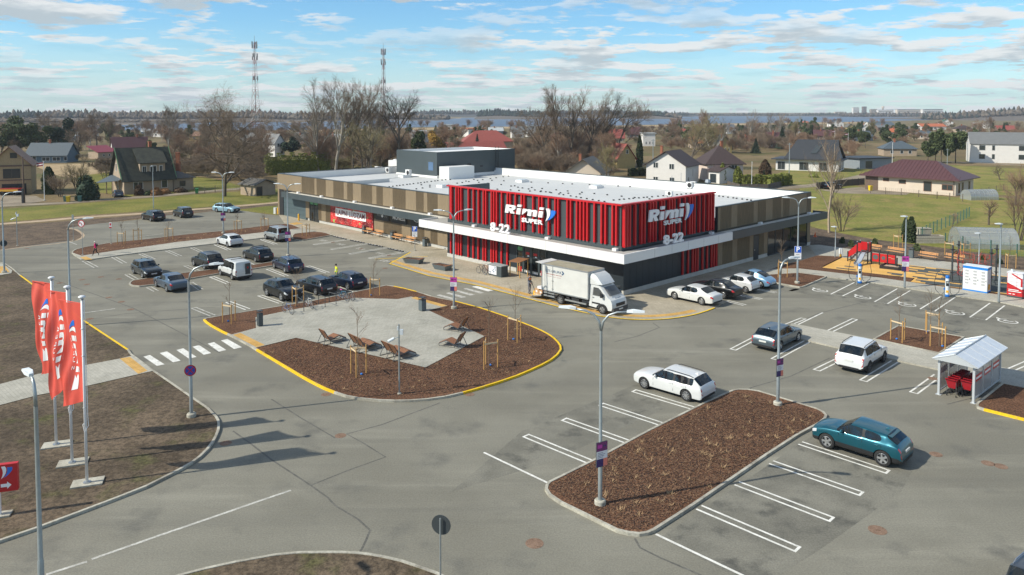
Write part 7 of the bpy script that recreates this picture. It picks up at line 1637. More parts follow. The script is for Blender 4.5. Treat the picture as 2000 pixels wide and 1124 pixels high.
def leanto():
    A, B = gp(196,379), gp(238,379.5); d = B-A; t = thing('carport', 'lean-to carport with a grey sloping roof at the steep roofed house', 'carport', A, atan2(d.y,d.x)); w = d.length
    r = MB(); P = [(-.3,-1,2.2),(w,-1,2.7),(w,4.2,3.9),(-.3,4.2,3.4)]; r.add(P+[(x,y,z+.1) for x,y,z in P], [(3,2,1,0),(4,5,6,7),(0,1,5,4),(1,2,6,5),(2,3,7,6),(3,0,4,7)]); r.build('roof', ROOFS['slate'], t)
    for x in (0, w*.4):
        for y in (-.7, 3.8): MB().bx(x-.06,x+.06,y-.06,y+.06,0,2.25+x*.12+(y+1)*.22).build('post', WALLS['brown'], t)
leanto()
house((222,302), (290,300), 8, 2.2, 6.4, 'white', 'plum', 'gx', 'house with a brown roof and a dormer far behind the steep roofed house', ((3,.7,1.,1.2,'f'),(4,2.7,1.,1.,'l')), ((9,4,7.3),))
house((192,311), (228,309), 6, 2.2, 4.3, 'tan', 'wine', 'mono', 'small shed with a wine red roof left of the steep roofed house', ((2,.8,.7,.8,'f'),(4,.8,.7,.8,'f')), name='shed', cat='shed')
house((-30,330), (0,330), 6, 2.2, 4, 'tan', 'rust', 'gx', 'rusty roofed shed behind the yellow brick house', name='shed', cat='shed')
house((499,384), (538,380), 5, 2.2, 3.1, 'tan', 'asb', 'gy', 'small tan shed with a brown door by the lawn left of the shop', ((.9,.05,1.3,1.8,'f'),), name='shed', cat='shed', sash=WALLS['brown'])
house((537,307), (556,306), 8, 5.2, 8.2, 'white', 'grey', 'gy', 'white two storey house behind the dark thuja hedge', ((1.5,3.6,1.,1.3,'f'),(2.8,.9,1,1.2,'f')))
# centre
house((906,297), (1002,296), 12, 4.2, 8.6, 'tan', 'red', 'hip', 'large house with a red tiled hip roof behind the penthouse', ((4,2.2,1.,1.2,'f'),(8,2.2,1,1.2,'f'),(13,2.2,1,1.2,'f')), ((5,6,9.6),))
house((880,313), (990,310), 9, 3., 5.8, 'yb', 'red', 'gx', 'long house with a dull red roof just behind the penthouse', (), ((4,4.5,7),))
house((915,268), (948,267.5), 12, 5, 5.5, 'white', 'oran', 'flat', 'white block with an orange edge near the lake', ((6,1.5,2,1.5,'f',2),(12,1.5,2,1.5,'f',2)))
house((866,258), (884,258), 10, 5.5, 6., 'white', 'lite', 'flat', 'white cube house near the lake shore', ((4,2,3,1.6,'f',2),))
house((1105,366), (1172,366), 12, 3.4, 6.1, 'cream', 'asb', 'gy', 'tan gabled house with a grey corrugated roof just behind the white parapet', ((2.6,1.7,1.3,1.2,'f',2),(5.8,1.5,1.3,1.2,'f',2)), ((2.6,3,7.0),), over=.7, rz=radians(-16), w=7.6)
house((1205,330), (1240,325), 9, 3., 7.0, 'yel', 'red', 'gy', 'yellow gabled house with a bright red roof among bare trees', ((3.6,4.2,.9,1.2,'f'),), ((1.2,3,8),), rz=radians(28), w=6.5)
house((1262,357), (1339,361), 9.5, 4.3, 7.3, 'white', 'brown', 'gy', 'white house with a dark brown roof and skylights behind the shop', ((2.3,3.5,1.2,1.3,'f',2),(6.1,3.3,1.2,1.3,'f',2),(2.3,.6,1.2,.9,'f',2),(6.2,.6,1.2,.9,'f',2),(2,.6,.8,1.,'r'),(5,1.4,.4,1.8,'r')), ((2.6,3,8.4),), over=.6)
house((1384,357.5), (1405,359.5), 6, 2.9, 3.9, 'white', 'brown', 'gx', 'white garage with a brown roof joined to the white house', ((1.3,.05,1.9,2.2,'f'),), name='garage', cat='garage')
house((1381,354), (1451,353.5), 9, 4.1, 8.3, 'pink', 'brown', 'hip', 'cream house with a large brown roof and two white windows above', ((2.8,2.6,1.5,1.2,'f',2),(6.6,2.6,1.5,1.2,'f',2),(6.4,.4,1.4,1.2,'f',2),(2,1,1.2,1.2,'r')), ((5,4.5,9.2),), over=.6)
# modern dark roofed house
t, w = house((1515,332), (1637.5,336.7), 11, 3.0, 3.25, 'white', 'blk', 'flat', 'white modern house with a steep black roof and a flat canopy', ((1.5,.2,2.,2.2,'f',2),(7.5,.2,2.4,2.2,'f',2),(12.5,.2,2.2,2.2,'f',2),(3,.3,2.2,2.2,'r',2),(7.5,.3,2.2,2.2,'r',2)), over=1.1, sash=M('aluminium grey',(.28,.29,.3),.4,.3))
r = MB(); x0, x1 = 2.2, w-.2
for s in (0, 1):
    y0, y1 = (-.3, 5.5) if s == 0 else (11.3, 5.502); P = [(x0,y0,3.25),(x1+.6,y0,3.25),(x1-.6,y1,8.4),(x0+2.6,y1,8.4)]; r.add(P+[(x,y,z+.16) for x,y,z in P], [(0,1,2,3),(7,6,5,4),(0,4,5,1),(1,5,6,2),(2,6,7,3),(3,7,4,0)])
up = r.build('steep_roof', ROOFS['blk'], t); MB().add([(x1-.1,.2,3.26),(x1-.1,10.8,3.26),(x1-.9,5.5,8.2),(x1-.15,.2,3.26),(x1-.15,10.8,3.26),(x1-.95,5.5,8.2)], [(0,1,2),(5,4,3)]).build('gable', WALLS['grey'], t)
q = MB(); q.add([(9,1.1,4.65),(10.6,1.1,4.65),(11.8,3.6,6.9),(10.2,3.6,6.9)], [(0,1,2,3)]); q.v = [(x,y,z+.22) for x,y,z in q.v]; q.build('solar_panel', m_pane, up)
house((1679,331), (1741,329), 9, 2.9, 3.2, 'grey', 'blk', 'flat', 'flat roofed garage with a grey door beside the white modern house', ((3.3,.05,2.6,2.3,'f'),), over=.5, name='garage', cat='garage', sash=M('aluminium grey'))
# bungalow with the brown hip roof
t, w = house((1690,370), (1866,383.2), 10.5, 3.15, 6.4, 'cream', 'plum', 'hip', 'long cream bungalow with a wide brown hip roof on the lawn', ((4.2,2.0,1.2,.7,'f'),(7.4,1.7,1.4,.8,'f'),(12.2,.5,1.5,2.,'f'),(15.8,1.0,2.,1.1,'f',2),(2,.4,.9,2.,'r'),(4,.4,.9,2.,'r'),(8,.4,.9,2.,'r')), (), over=1.0, sash=wb)
MB().bx(-.02,2.6,-.03,-.002,.0,3.0).build('dark_wall_panel', WALLS['brown'], t); MB().tube([(w-.5,-.08,3.),(w-.3,-.1,2.7),(w-.3,-.1,.1)], .05, 6).build('downpipe', ROOFS['brown'], t)
sm = MB()
for k in range(28):
    a = -.8+(w+1.6)*k/27; e = 3.10; kx = 5.25
    yt = min(5.25, max(.3, (a+.2)), max(.3, w-a+.2)); sm.tube([(a,-.98,e+.03),(a,yt-.05,e+(6.4-e)*(yt+1)/6.25+.02)], .035, 4)
sm.build('standing_seams', ROOFS['plum'], t)
house((1895,317.5), (2080,322), 11, 6.1, 9.6, 'white', 'grey', 'gx', 'white two storey house with a grey roof at the right edge', tuple((x,z,wd,1.6,'f') for z in (1.2,4.0) for x,wd in ((3.2,1.7),(6.3,.8),(14,1.8),(18.5,.9),(22,1.7))), (), over=.3, sash=M('aluminium grey'))
def greenhouse(fl, fr, D, h, label):
    A, B = gp(*fl), gp(*fr); d = B-A; w = d.length; t = thing('greenhouse', label, 'greenhouse', A, atan2(d.y,d.x), 'polycarbonate greenhouses'); gm = M('polycarbonate', (.48,.51,.53), .10, alpha=.55, spec=1., metal=.25); n = 12; q = MB(); arc = [(D/2-D/2*cos(pi*k/n), .6+(h-.6)*sin(pi*k/n)) for k in range(n+1)]; arc = [(0,0)]+arc+[(D,0)]
    q.add([(x,y,z) for x in (0,w) for y,z in arc], [(k,k+1,len(arc)+k+1,len(arc)+k) for k in range(len(arc)-1)]); q.build('cover', gm, t, 30)
    for x in (0, w): MB().add([(x,y,z) for y,z in arc], [tuple(range(len(arc)))]).build('end_wall', gm, t)
    q = MB()
    for k in range(7): q.tube([(w*k/6,y,z) for y,z in arc], .03, 4)
    for y, z in (arc[1],arc[4],arc[7],arc[10],arc[13]): q.tube([(0,y,z),(w,y,z)], .025, 4)
    q.build('frame', m_galv, t)
greenhouse((1876.5,486), (1991,489), 3.6, 2.35, 'large half round polycarbonate greenhouse behind the lockers'); greenhouse((1897,392), (1950,391), 2.8, 1.9, 'small half round greenhouse by the cream bungalow')
p = gp(1791,476); rz = hd((1791,476),(1846,476)); t = thing('raised_bed', 'long raised bed of weathered grey boards beside the thuja pair', 'raised bed', p, rz); w = (gp(1846,476)-p).length
gb = M('weathered boards',(.38,.35,.29),.85,var=.2,scale=4)
for z in (0,.32,.64): MB().bx(0,w,0,.06,z+.01,z+.29).build('board', gb, t); MB().bx(0,w,1.2,1.26,z+.01,z+.29).build('board', gb, t)
for x in (0,w): MB().bx(x-.06,x,.06,1.2,0,.93).build('end_board', gb, t)
MB().bx(.05,w-.1,.07,1.19,.3,.8).build('soil', dirt2, t)
p = gp(1797,464); t = thing('compost_box', 'small weathered board box behind the long raised bed', 'box', p, rz); MB().bx(0,1.5,0,1.2,0,1.1).build('box', gb, t); MB().bx(-.05,1.55,-.05,1.25,1.1,1.16).build('lid', gb, t)
# bins, masts, flags
def wbin(px, col, label):
    t = thing('wheelie_bin', label, 'wheelie bin', gp(*px), .3, 'wheelie bins'); m = M('bin %s' % (col,), col, .5); MB().add([(-.25,-.28,.06),(.25,-.28,.06),(.25,.28,.06),(-.25,.28,.06),(-.3,-.36,1.0),(.3,-.36,1.0),(.3,.36,1.0),(-.3,.36,1.0)], [(3,2,1,0),(4,5,6,7),(0,1,5,4),(1,2,6,5),(2,3,7,6),(3,0,4,7)]).build('body', m, t); MB().bx(-.33,.33,-.4,.38,1.001,1.08).build('lid', m, t)
    for x in (-.22,.22): MB().lathe([(.001,-.03),(.1,-.03),(.1,.03),(.001,.03)][::-1], (0,0,0), 10, 'Y').xform(Matrix.Translation((x,.3,.1)) @ Matrix.Rotation(pi/2,4,'Z')).build('wheel', m_tyre, t)
wbin((133.5,395), (.62,.42,.01), 'yellow wheelie bin at the track in front of brown bushes'); wbin((128,394.5), (.08,.16,.15), 'grey green wheelie bin half behind the yellow one at the track'); wbin((156,394.5), (.06,.15,.14), 'green wheelie bin at the track under the round dark bush'); wbin((384.5,378.5), (.05,.25,.09), 'green wheelie bin by the low annex'); wbin((1700,373), (.70,.50,.01), 'yellow wheelie bin at the corner of the cream bungalow')
def flagpole(px, h, label):
    t = thing('garden_flag_pole', label, 'flag pole', gp(*px), 0, 'white garden flag poles'); MB().cyl((0,0,0),(0,0,h),.07,.04,8).build('pole', M('white pole'), t); MB().ball((0,0,h+.05),.08,8,6).build('finial', M('white pole'), t); MB().lathe([(.25,0),(.25,.1),(.07,.12)],(0,0,0),10).build('foot', concrete, t)
def smallflag(px, h, label):
    p = gp(*px)+Vector((0,0,h)); f = thing('small_flag', label, 'flag', p, radians(172), 'small striped flags')
    for k, mt in enumerate((M('flag maroon',(.17,.02,.035),.7), m_let, M('flag maroon'))):
        z0 = -.08-(.0,.28,.40)[k]; z1 = -.08-(.28,.40,.68)[k]; n = 8; q = MB(); q.add([(.07+1.3*i/n,.12*sin(i*.9)*i/n,z-.22*i/n) for i in range(n+1) for z in (z0,z1)], [(2*i,2*i+1,2*i+3,2*i+2) for i in range(n)]); q.build('stripe', mt, f, True)
flagpole((87,392), 7.2, 'white flag pole beside the bush left of the wheelie bins'); smallflag((87,392), 7.2, 'maroon and white flag on the pole by the wheelie bins')
flagpole((1468,368), 5.6, 'white flag pole in front of the cream house hedge'); flagpole((1742,345), 8.5, 'white flag pole by the driveway left of the bungalow roof')
flagpole((1656,300), 8., 'white flag pole behind the black steep roof'); smallflag((1656,300), 8., 'maroon and white flag behind the black steep roof'); flagpole((1630,290), 8., 'white flag pole far behind the black steep roof'); smallflag((1630,290), 8., 'maroon and white flag far behind the black steep roof')
p = gp(47,397); t = thing('wooden_pole', 'dark wooden utility pole in front of the yellow brick house', 'utility pole', p, 0, 'wooden utility poles'); MB().cyl((0,0,0),(0,0,8.3),.16,.11,8).build('pole', WALLS['brown'], t); MB().bx(-.3,.1,-.22,.22,0,2.6).build('stub', m_blk, t)
for x, y, h, l in ((1827,318,11,'dark pole between the pines and the white house at right'),(1541,353,9,'thin grey pole by the lane right of the shop'),(1275,345,9.5,'brown wooden pole left of the white house'),(1889,316,8,'grey lamp pole left of the white house at the right edge'),(1850,322,5,'short pale lamp pole in front of the pines')):
    t = thing('utility_pole', l, 'utility pole', gp(x,y), 0, 'utility poles'); MB().cyl((0,0,0),(0,0,h),.12,.09,6).build('pole', m_galv if h < 10 else WALLS['brown'], t); MB().bx(-.5,.5,-.05,.05,h-.4,h-.3).build('crossarm', m_galv, t)
# fences
def fence(px, h, mt, label, name='fence', step=2.2, solid=True, gap=.02):
    P = [gp(*q) for q in px]; t = thing(name, label, 'fence', P[0]); pn = MB(); n = 0
    for a, b in zip(P, P[1:]):
        d = b-a; L_ = d.length; r = atan2(d.y,d.x); k = max(1, round(L_/step))
        for i in range(k+1):
            if n < 95: c = a+d*(i/k)-P[0]; MB().box((c.x,c.y,h/2+.04), (.09,.09,h+.08), r).build('post', mt if not solid else m_anth, t); n += 1
        if solid:
            for i in range(k): c = a+d*((i+.5)/k)-P[0]; pn.box((c.x,c.y,h/2), (L_/k-.12,.04,h*.94), r)
        else:
            for z in [h*q/6 for q in range(1, 7)]: pn.tube([a-P[0]+Vector((0,0,z)), b-P[0]+Vector((0,0,z))], .009, 3)
            m = int(L_/.35)
            for i in range(m): c = a+d*(i/m)-P[0]; pn.tube([(c.x,c.y,0),(c.x,c.y,h)], .007, 3, False)
    pn.build('panel', mt, t)
fence([(1595,370.5),(1640,365),(1688,361)], 1.5, M('dark fence boards',(.10,.085,.07),.85,var=.15,scale=3), 'dark board fence beside the bungalow driveway'); fence([(1697,350),(1722,345),(1760,338),(1800,330)], 1.3, M('grey fence posts',(.36,.36,.33),.8), 'pale picket fence left of the bungalow roof', step=1.3, solid=False)
fence([(1700,378),(1760,382),(1830,389),(1880,394)], 1.3, M('brown mesh',(.10,.08,.06),.7), 'thin brown mesh fence in front of the bungalow', solid=False, step=3.); gm2 = M('green mesh',(.03,.11,.09),.6)
fence([(1793,471),(1830,452),(1870,436),(1893,424)], 1.5, gm2, 'green mesh fence running back from the raised bed', solid=False); fence([(1846,480),(1880,487),(1935,496),(2040,513)], 1.5, gm2, 'green mesh fence in front of the large greenhouse', solid=False, step=2.6)
fence([(1420,364),(1445,371),(1500,371),(1535,362)], 1.2, M('dark fence boards'), 'dark board fence in front of the cream house hedge'); fence([(400,378),(440,374),(500,372)], 1.3, M('brown mesh'), 'thin garden fence right of the low annex', solid=False, step=3.)
fence([(1900,384),(1960,372),(2080,380)], 1.2, M('brown mesh'), 'thin mesh fence behind the small greenhouse', solid=False, step=4.)
# lattice masts
def mast(px, h, label):
    t = thing('lattice_mast', label, 'lattice mast', gp(*px), .4, 'red and white lattice masts'); mr = M('mast red',(.32,.10,.09),.6); mw = M('mast white',(.42,.43,.44),.6); mg = M('mast grey',(.20,.21,.22),.6); n = 12
    for i in range(n):
        z0, z1 = h*i/n, h*(i+1)/n; w_ = lambda z: .75+3.0*max(0,1-z/h)**1.5; q = MB()
        for k in range(4):
            a, b = pi/2*k, pi/2*(k+1); A = (w_(z0)*cos(a),w_(z0)*sin(a),z0); B = (w_(z1)*cos(a),w_(z1)*sin(a),z1); C2 = (w_(z1)*cos(b),w_(z1)*sin(b),z1); D2 = (w_(z0)*cos(b),w_(z0)*sin(b),z0); q.tube([A,B],.10,4); q.tube([A,C2],.055,3); q.tube([D2,B],.055,3); q.tube([B,C2],.055,3)
        q.build('lattice_section', mr if i % 2 == 1 else mw, t)
    q = MB(); q.cyl((0,0,0),(0,0,h+4),.28,.10,6); q.build('core', mg, t); q = MB(); rng = random.Random(1)
    for z in (h-1,h-3,h*.86,h*.83,h*.62):
        for k in range(3): a = k*2.1+z; q.box((1.6*cos(a),1.6*sin(a),z),(.6,.6,2.4),a)
    q.build('antenna', mg, t)
mast((500,268), 61, 'tall lattice mast left of the shop, taller of the two in the sky'); mast((750,262), 62, 'lattice mast rising behind the bare trees over the penthouse')
# the town beyond: smaller far houses
FAR = [(1732,1776,267,'white','oran','hip',3,5.5,'bright orange hip roofed bungalow in the far town at right'),(1726,1790,305,'tan','slate','hip',2.8,5.5,'low house with a blue grey hip roof left of the dark pines'),(1681,1701,258,'white','lite','gy',3,6,'white gabled house in the far town left of the orange roof'),(1838,1862,247,'white','green','gy',4,8,'white and green gabled house near the lake at right'),(1670,1712,276,'grey','slate','gx',2.6,5.5,'grey roofed house in the far town behind the round pines'),(1715,1745,256,'brown','grey','gx',3,5,'brown house with a grey roof above the orange roof'),(1700,1750,250,'white','slate','gx',3,6,'long blue roofed building in the far town'),(1790,1830,272,'cream','slate','hip',2.8,5.2,'cream house with a dark solar roof behind the pines'),(1545,1570,250,'tan','brown','hip',3,5.5,'tan bungalow with a brown roof near the lake, right of the birches'),(1562,1590,247,'cream','oran','hip',3,5.5,'low bungalow near the lake with a dull orange roof'),(1622,1650,248,'white','blk','gy',4,8,'white house with black gables near the lake'),(1655,1668,255,'yel','asb','gy',3,6,'small yellow house among the far trees'),(1575,1620,262,'grey','slate','gx',2.6,5,'long house with a pale blue grey roof behind the black steep roof'),(1590,1625,275,'brown','plum','gx',3,6,'brown house behind the black steep roof'),(1760,1800,258,'brown','asb','gx',2.4,4,'low brown shed right of the orange roof'),(1800,1850,254,'white','oran','gx',3,5.4,'white long house in the far town left of the green roof'),(1870,1900,259,'tan','brown','hip',3,5.5,'tan bungalow in front of the right hill'),(1905,1935,251,'white','lite','flat',5,5.4,'white cube house near the right hill'),(1950,1985,262,'brown','red','gx',3,6,'brown house with a red roof near the right edge'),
 (1402,1432,300,'yel','asb','gy',3,7,'house with a grey half roof behind the cream house'),(1445,1475,288,'yel','red','gx',3,5,'yellow house with a dark red roof behind the cream house'),(1420,1440,262,'white','grey','gx',4,7,'white house near the lake behind the birches'),(1455,1480,262,'cream','brown','gy',4,8,'cream gabled house among birches near the lake'),(1256,1282,286,'white','lite','flat',6,6.3,'white square framed house behind the dark column trees'),(1190,1222,280,'tan','red','gx',3,7,'house with a red roof behind the right tree group'),(1225,1252,271,'brown','plum','gx',3,7,'plum roofed house behind the right tree group'),(1080,1118,282,'tan','red','hip',3,7,'house with a faded red roof behind the trunks of the right tree group'),(1030,1048,268,'white','lite','flat',7,7.4,'tall white block behind the right tree group'),(1000,1026,270,'white','grey','gx',4,7,'white house with a grey roof left of the right tree group'),(955,985,268,'grey','lite','gx',4,6,'grey hall with a pale roof near the lake'),(800,835,272,'white','lite','gx',3,5,'white hall with a pale roof left of the yellow willow'),(815,850,290,'brown','slate','gx',3,6,'dark house left of the yellow willow'),(760,790,300,'brown','brown','gx',3,6,'brown roofed house behind the left tree group'),
 (296,340,268,'white','lite','gx',3.5,6,'white hall with a pale roof near the left lake'),(275,300,266,'grey','lite','gx',3,5,'pale shed left of the white hall near the left lake'),(340,395,276,'yel','rust','gx',3,5,'long tan barn right of the white hall'),(400,440,272,'yel','grey','gx',3,4.5,'tan shed behind the big bare tree'),(470,500,283,'white','grey','gx',3,6,'white house right of the big bare tree'),(505,530,276,'white','lite','gx',3,5,'white shed behind the white two storey house'),(150,185,270,'white','lite','gx',3,5,'white greenhouse shed between the left trees'),(118,150,276,'grey','lite','gx',3,5,'grey shed behind the pines at left'),(575,600,282,'brown','asb','gx',3,6,'dark house behind the left edge of the tree group'),(640,662,288,'white','grey','gx',3,6,'pale house glimpsed between the trunks of the left tree group'),(1315,1342,272,'cream','red','gx',3,6,'cream house with a red roof behind the oak'),(1350,1378,290,'tan','oran','gx',2.6,5,'house with an orange roof behind the white house'),(1500,1530,290,'brown','plum','gx',3,7,'plum roofed house left of the dark spruce'),(1520,1545,275,'cream','asb','gx',3,6,'cream house behind the dark spruce'),(1640,1662,268,'tan','brown','hip',3,6,'tan house among the round pines')]
for x0, x1, y, wl, rf, ty, e, r, l in FAR:
    rng = random.Random(x0); a = rng.uniform(-.5,.5); w_ = (gp(x1,y)-gp(x0,y)).length*.92
    house((x0,y), (x1,y), max(6,w_*.7), e, r, wl, rf, ty, l, tuple((w_*q,.9,w_*.10,1.3,'f') for q in (.25,.55,.8)), ((w_*.4,w_*.3,r+.8),) if ty != 'flat' else (), group='houses of the far town', rz=a*.6, w=w_)
for x, w_, h, y, c, l in ((1730,30,22,226,'white','pale apartment block left of the water tower, far across the lake'),(1775,46,24,226,'cream','long pale apartment block far across the lake'),(1822,40,24,226.5,'white','white apartment block far across the lake at right'),(1672,12,34,225,'white','white square tower far across the lake'),(1689,7,38,225,'brown','dark narrow tower far across the lake'),(1707,12,26,225,'tan','tan apartment block far across the lake'),(1640,18,14,225,'cream','low cream building far across the lake')):
    A = gp(x-w_/2,y); B = gp(x+w_/2,y); L_ = (B-A).length; t = thing('apartment_block' if w_ > 14 else 'tower_building', l, 'building', A, 0, 'buildings across the lake'); MB().bx(0,L_,0,15,0,h).build('wall', WALLS[c], t); MB().bx(-.4,L_+.4,-.4,15.4,h,h+1).build('roof', ROOFS['grey'], t); q = MB()
    for f in range(int(h//6)): q.bx(L_*.05,L_*.95,-.1,-.001,3+f*6,5+f*6)
    q.build('window_rows', m_pane, t)
t = thing('water_tower', 'water tower with a pale head far across the lake', 'water tower', gp(1724,224.5)); MB().cyl((0,0,0),(0,0,32),4,3.5,12).build('shaft', WALLS['tan'], t); MB().lathe([(3.5,30),(6.5,34),(6.5,41),(.1,43)],(0,0,0),14).build('tank', WALLS['cream'], t)
# lake, reeds, far hills
water = M('lake water',(.065,.105,.165),.45,var=.25,scale=.02,spec=.5)
sheet('lake', [(40,253),(300,255.5),(620,254),(830,248.5),(1000,248),(1200,245.5),(1400,241.5),(1560,239.5),(1700,238),(1870,233),(1800,230),(1560,227.6),(1300,227),(1050,228.5),(830,231),(620,235),(560,238.5),(350,240),(160,245.5),(40,245.5)], .03, water)
sheet('reeds', [(30,245.8),(160,245.8),(260,243.5),(270,240),(150,241),(30,242)], .05, reed); sheet('reeds', [(620,258),(900,252.5),(1300,248),(1500,244),(1700,241),(1700,238.2),(1500,240.5),(1200,246),(900,248.5),(620,254)], .05, reed); sheet('reeds', [(560,240),(720,234.3),(900,231.6),(900,230.4),(720,232.5),(560,236.5)], .05, reed); sheet('reeds', [(1100,231),(1330,229),(1330,228.2),(1100,229.2)], .05, reed)
def ridge(x0, x1, d, prof, rows=4, seed=1, cols=((.060,.048,.036),(.080,.064,.046)), dark=None, step=7., name='far_forest', base=True):
    """a wooded rise far off: the earth and a mass of trees on it; prof gives photo row of the tree tops"""
    rng = random.Random(seed); X0, X1 = (x0-1000)/F*d, (x1-1000)/F*d; ms = [M('wood %d %d' % (seed,k), c, .95, var=.25, scale=.02) for k, c in enumerate(cols)]+[M('pine wood', (.018,.030,.022), .95, var=.3, scale=.03)]
    def top(X):
        px = 1000+F*X/d; i = (px-x0)/(x1-x0)*(len(prof)-1); i = max(0, min(len(prof)-1.001, i)); k = int(i); y = prof[k]*(1-(i-k))+prof[k+1]*(i-k); return HC-(y-218)*d/F
    g = MB(); n = 60; P = []
    for i in range(n+1): X = X0+(X1-X0)*i/n; z = max(.5, top(X)-15); P += [(X,d-160,.04),(X,d+rows*9,z),(X,d+rows*9+300,.04)]
    g.add(P, [(3*i+j,3*i+3+j,3*i+4+j,3*i+1+j) for i in range(n) for j in (0,1)])
    if base: struct(g.build('hills', ms[0]))
    m = MB()
    for r in range(rows):
        X = X0
        while X < X1:
            X += step*rng.uniform(.5,1.5); y = d-10+r*9+rng.uniform(-5,5); ground_z = max(0,(top(X)-15))*min(1,(y-d+160)/(160+rows*9)); h = (top(X)-ground_z)*rng.uniform(.62,1.08)*(1-.10*(rows-1-r)); w_ = rng.uniform(3.,5.5)
            is_d = dark(1000+F*X/d, rng) if dark else False; m.mat(2 if is_d else rng.randrange(2)); k = 6; o = len(m.v); a0 = rng.uniform(0,1)
            lev = ((.25,0),(.8,.25),(1.,.5),(.7,.8),(.18,1.)) if not is_d else ((.3,0),(1.,.2),(.75,.5),(.4,.8),(.05,1.)); vs = []
            for f, q in lev:
                for s in range(k): a = 2*pi*s/k+a0; rr = w_*f*rng.uniform(.75,1.25); vs.append((X+rr*cos(a),y+rr*sin(a)*.8,ground_z+h*q))
            m.add(vs, [(l*k+s,l*k+(s+1)%k,(l+1)*k+(s+1)%k,(l+1)*k+s) for l in range(len(lev)-1) for s in range(k)])
    o = m.build(name, ms); o['kind'] = 'stuff'
br = ((.110,.088,.066),(.140,.112,.082))
ridge(-250, 640, 1350, [213,211,212,216,213,212,214,215,216,214,213,217,216], 5, 11, br, lambda x, r: (x < 85 and r.random() < .8) or (130 < x < 170 and r.random() < .4) or r.random() < .06)
ridge(-200, 420, 1120, [228,228,229,231,233,234,235], 3, 21, ((.11,.085,.06),(.13,.10,.07)), None, 6.)
ridge(600, 870, 1500, [216,217,218,216,219,222,224], 4, 12, br, lambda x, r: r.random() < .1)
ridge(800, 1340, 2450, [215,213,214,213,214,215,214,214,213.5,215,216,217], 4, 13, ((.050,.050,.045),(.07,.062,.05)), lambda x, r: r.random() < .45, 9.)
ridge(932, 1058, 1725, [213.5,212,211.5,213,214,216], 6, 14, br, lambda x, r: True, 6.)
ridge(1195, 1325, 1800, [224,219,214.5,213,213.5,216,223], 4, 15, br, lambda x, r: x < 1310 and r.random() < .8, 7.)
ridge(1310, 1700, 2900, [219,220,221,220.5,220,221,219.5,219,220], 4, 16, ((.07,.065,.055),(.085,.075,.06)), lambda x, r: r.random() < .3 or 1570 < x < 1630, 11.)
ridge(1640, 1900, 2300, [220,219,218.5,219,218,218,219,217], 4, 17, ((.085,.07,.055),(.10,.08,.06)), lambda x, r: r.random() < .15, 9.)
ridge(1810, 2350, 1500, [221,216,211,207,205,203,202,202,202], 5, 18, br, lambda x, r: (x < 1900 and r.random() < .5) or r.random() < .25, 7.)
# ================================================================ trees, hedges, grass
def branch(m, tw, p, d, L, r, lv, rng, cfg):
    """one limb and everything that grows from it; thick limbs go to m, twigs to tw"""
    n = 4 if lv > 1 else 2; pts = [p]; q = p.copy(); dd = d.copy()
    for i in range(n):
        dd = (dd+Vector((rng.gauss(0,1), rng.gauss(0,1), rng.gauss(0,.6)))*cfg['wob']+Vector((0,0,cfg['up']))*(.12 if lv < cfg['lv'] else 0)-Vector((0,0,cfg.get('droop',0)))*(lv == 0)).normalized(); q = q+dd*(L/n); pts.append(q.copy())
    rs = [r*(1-.55*i/n) for i in range(n+1)]
    (m if r > .035*cfg['k'] else tw).tube(pts, rs, 6 if r > .12 else (4 if r > .05 else 3), False)
    if lv == 0:
        for k in range(cfg.get('fz', 3)):
            s = pts[1].lerp(pts[2], rng.random()); o = d.orthogonal().normalized(); o.rotate(Matrix.Rotation(rng.uniform(0,2*pi), 3, d)); e = s+(dd*.9+o*rng.uniform(.4,.9)+Vector((0,0,.15))).normalized()*L*rng.uniform(.35,.8); b = o.cross(dd).normalized()*r*.5; tw.add([s-b,s+b,e],[(0,1,2)])
        return
    nb = cfg['nb'][lv] if lv < len(cfg['nb']) else 4
    for k in range(nb):
        f = rng.uniform(cfg['lo'] if lv == cfg['lv'] else .2, 1.); i = min(n-1, int(f*n)); s = pts[i].lerp(pts[i+1], f*n-i)
        ax = (pts[i+1]-pts[i]).normalized(); o = ax.orthogonal().normalized(); o.rotate(Matrix.Rotation(rng.uniform(0,2*pi), 3, ax)); sp = cfg['sp']*rng.uniform(.7,1.3)
        nd = (ax*cos(sp)+o*sin(sp)+Vector((0,0,cfg['up']*.4))).normalized()
        branch(m, tw, s, nd, L*cfg['len']*rng.uniform(.65,1.15)*(1.15-.45*f), max(r*.52*(1.1-.5*f), .012*cfg['k']), lv-1, rng, cfg)
m_bk = M('tree bark',(.105,.085,.064),.9,var=.25,scale=1.5); m_tw = M('bare twigs',(.215,.160,.110),.9); m_tw2 = M('reddish twigs',(.235,.152,.098),.9); m_birch = M('birch bark',(.29,.265,.225),.8,var=.35,scale=2.5,stretch=(1,1,3)); m_olive = M('olive twigs',(.215,.182,.090),.9)
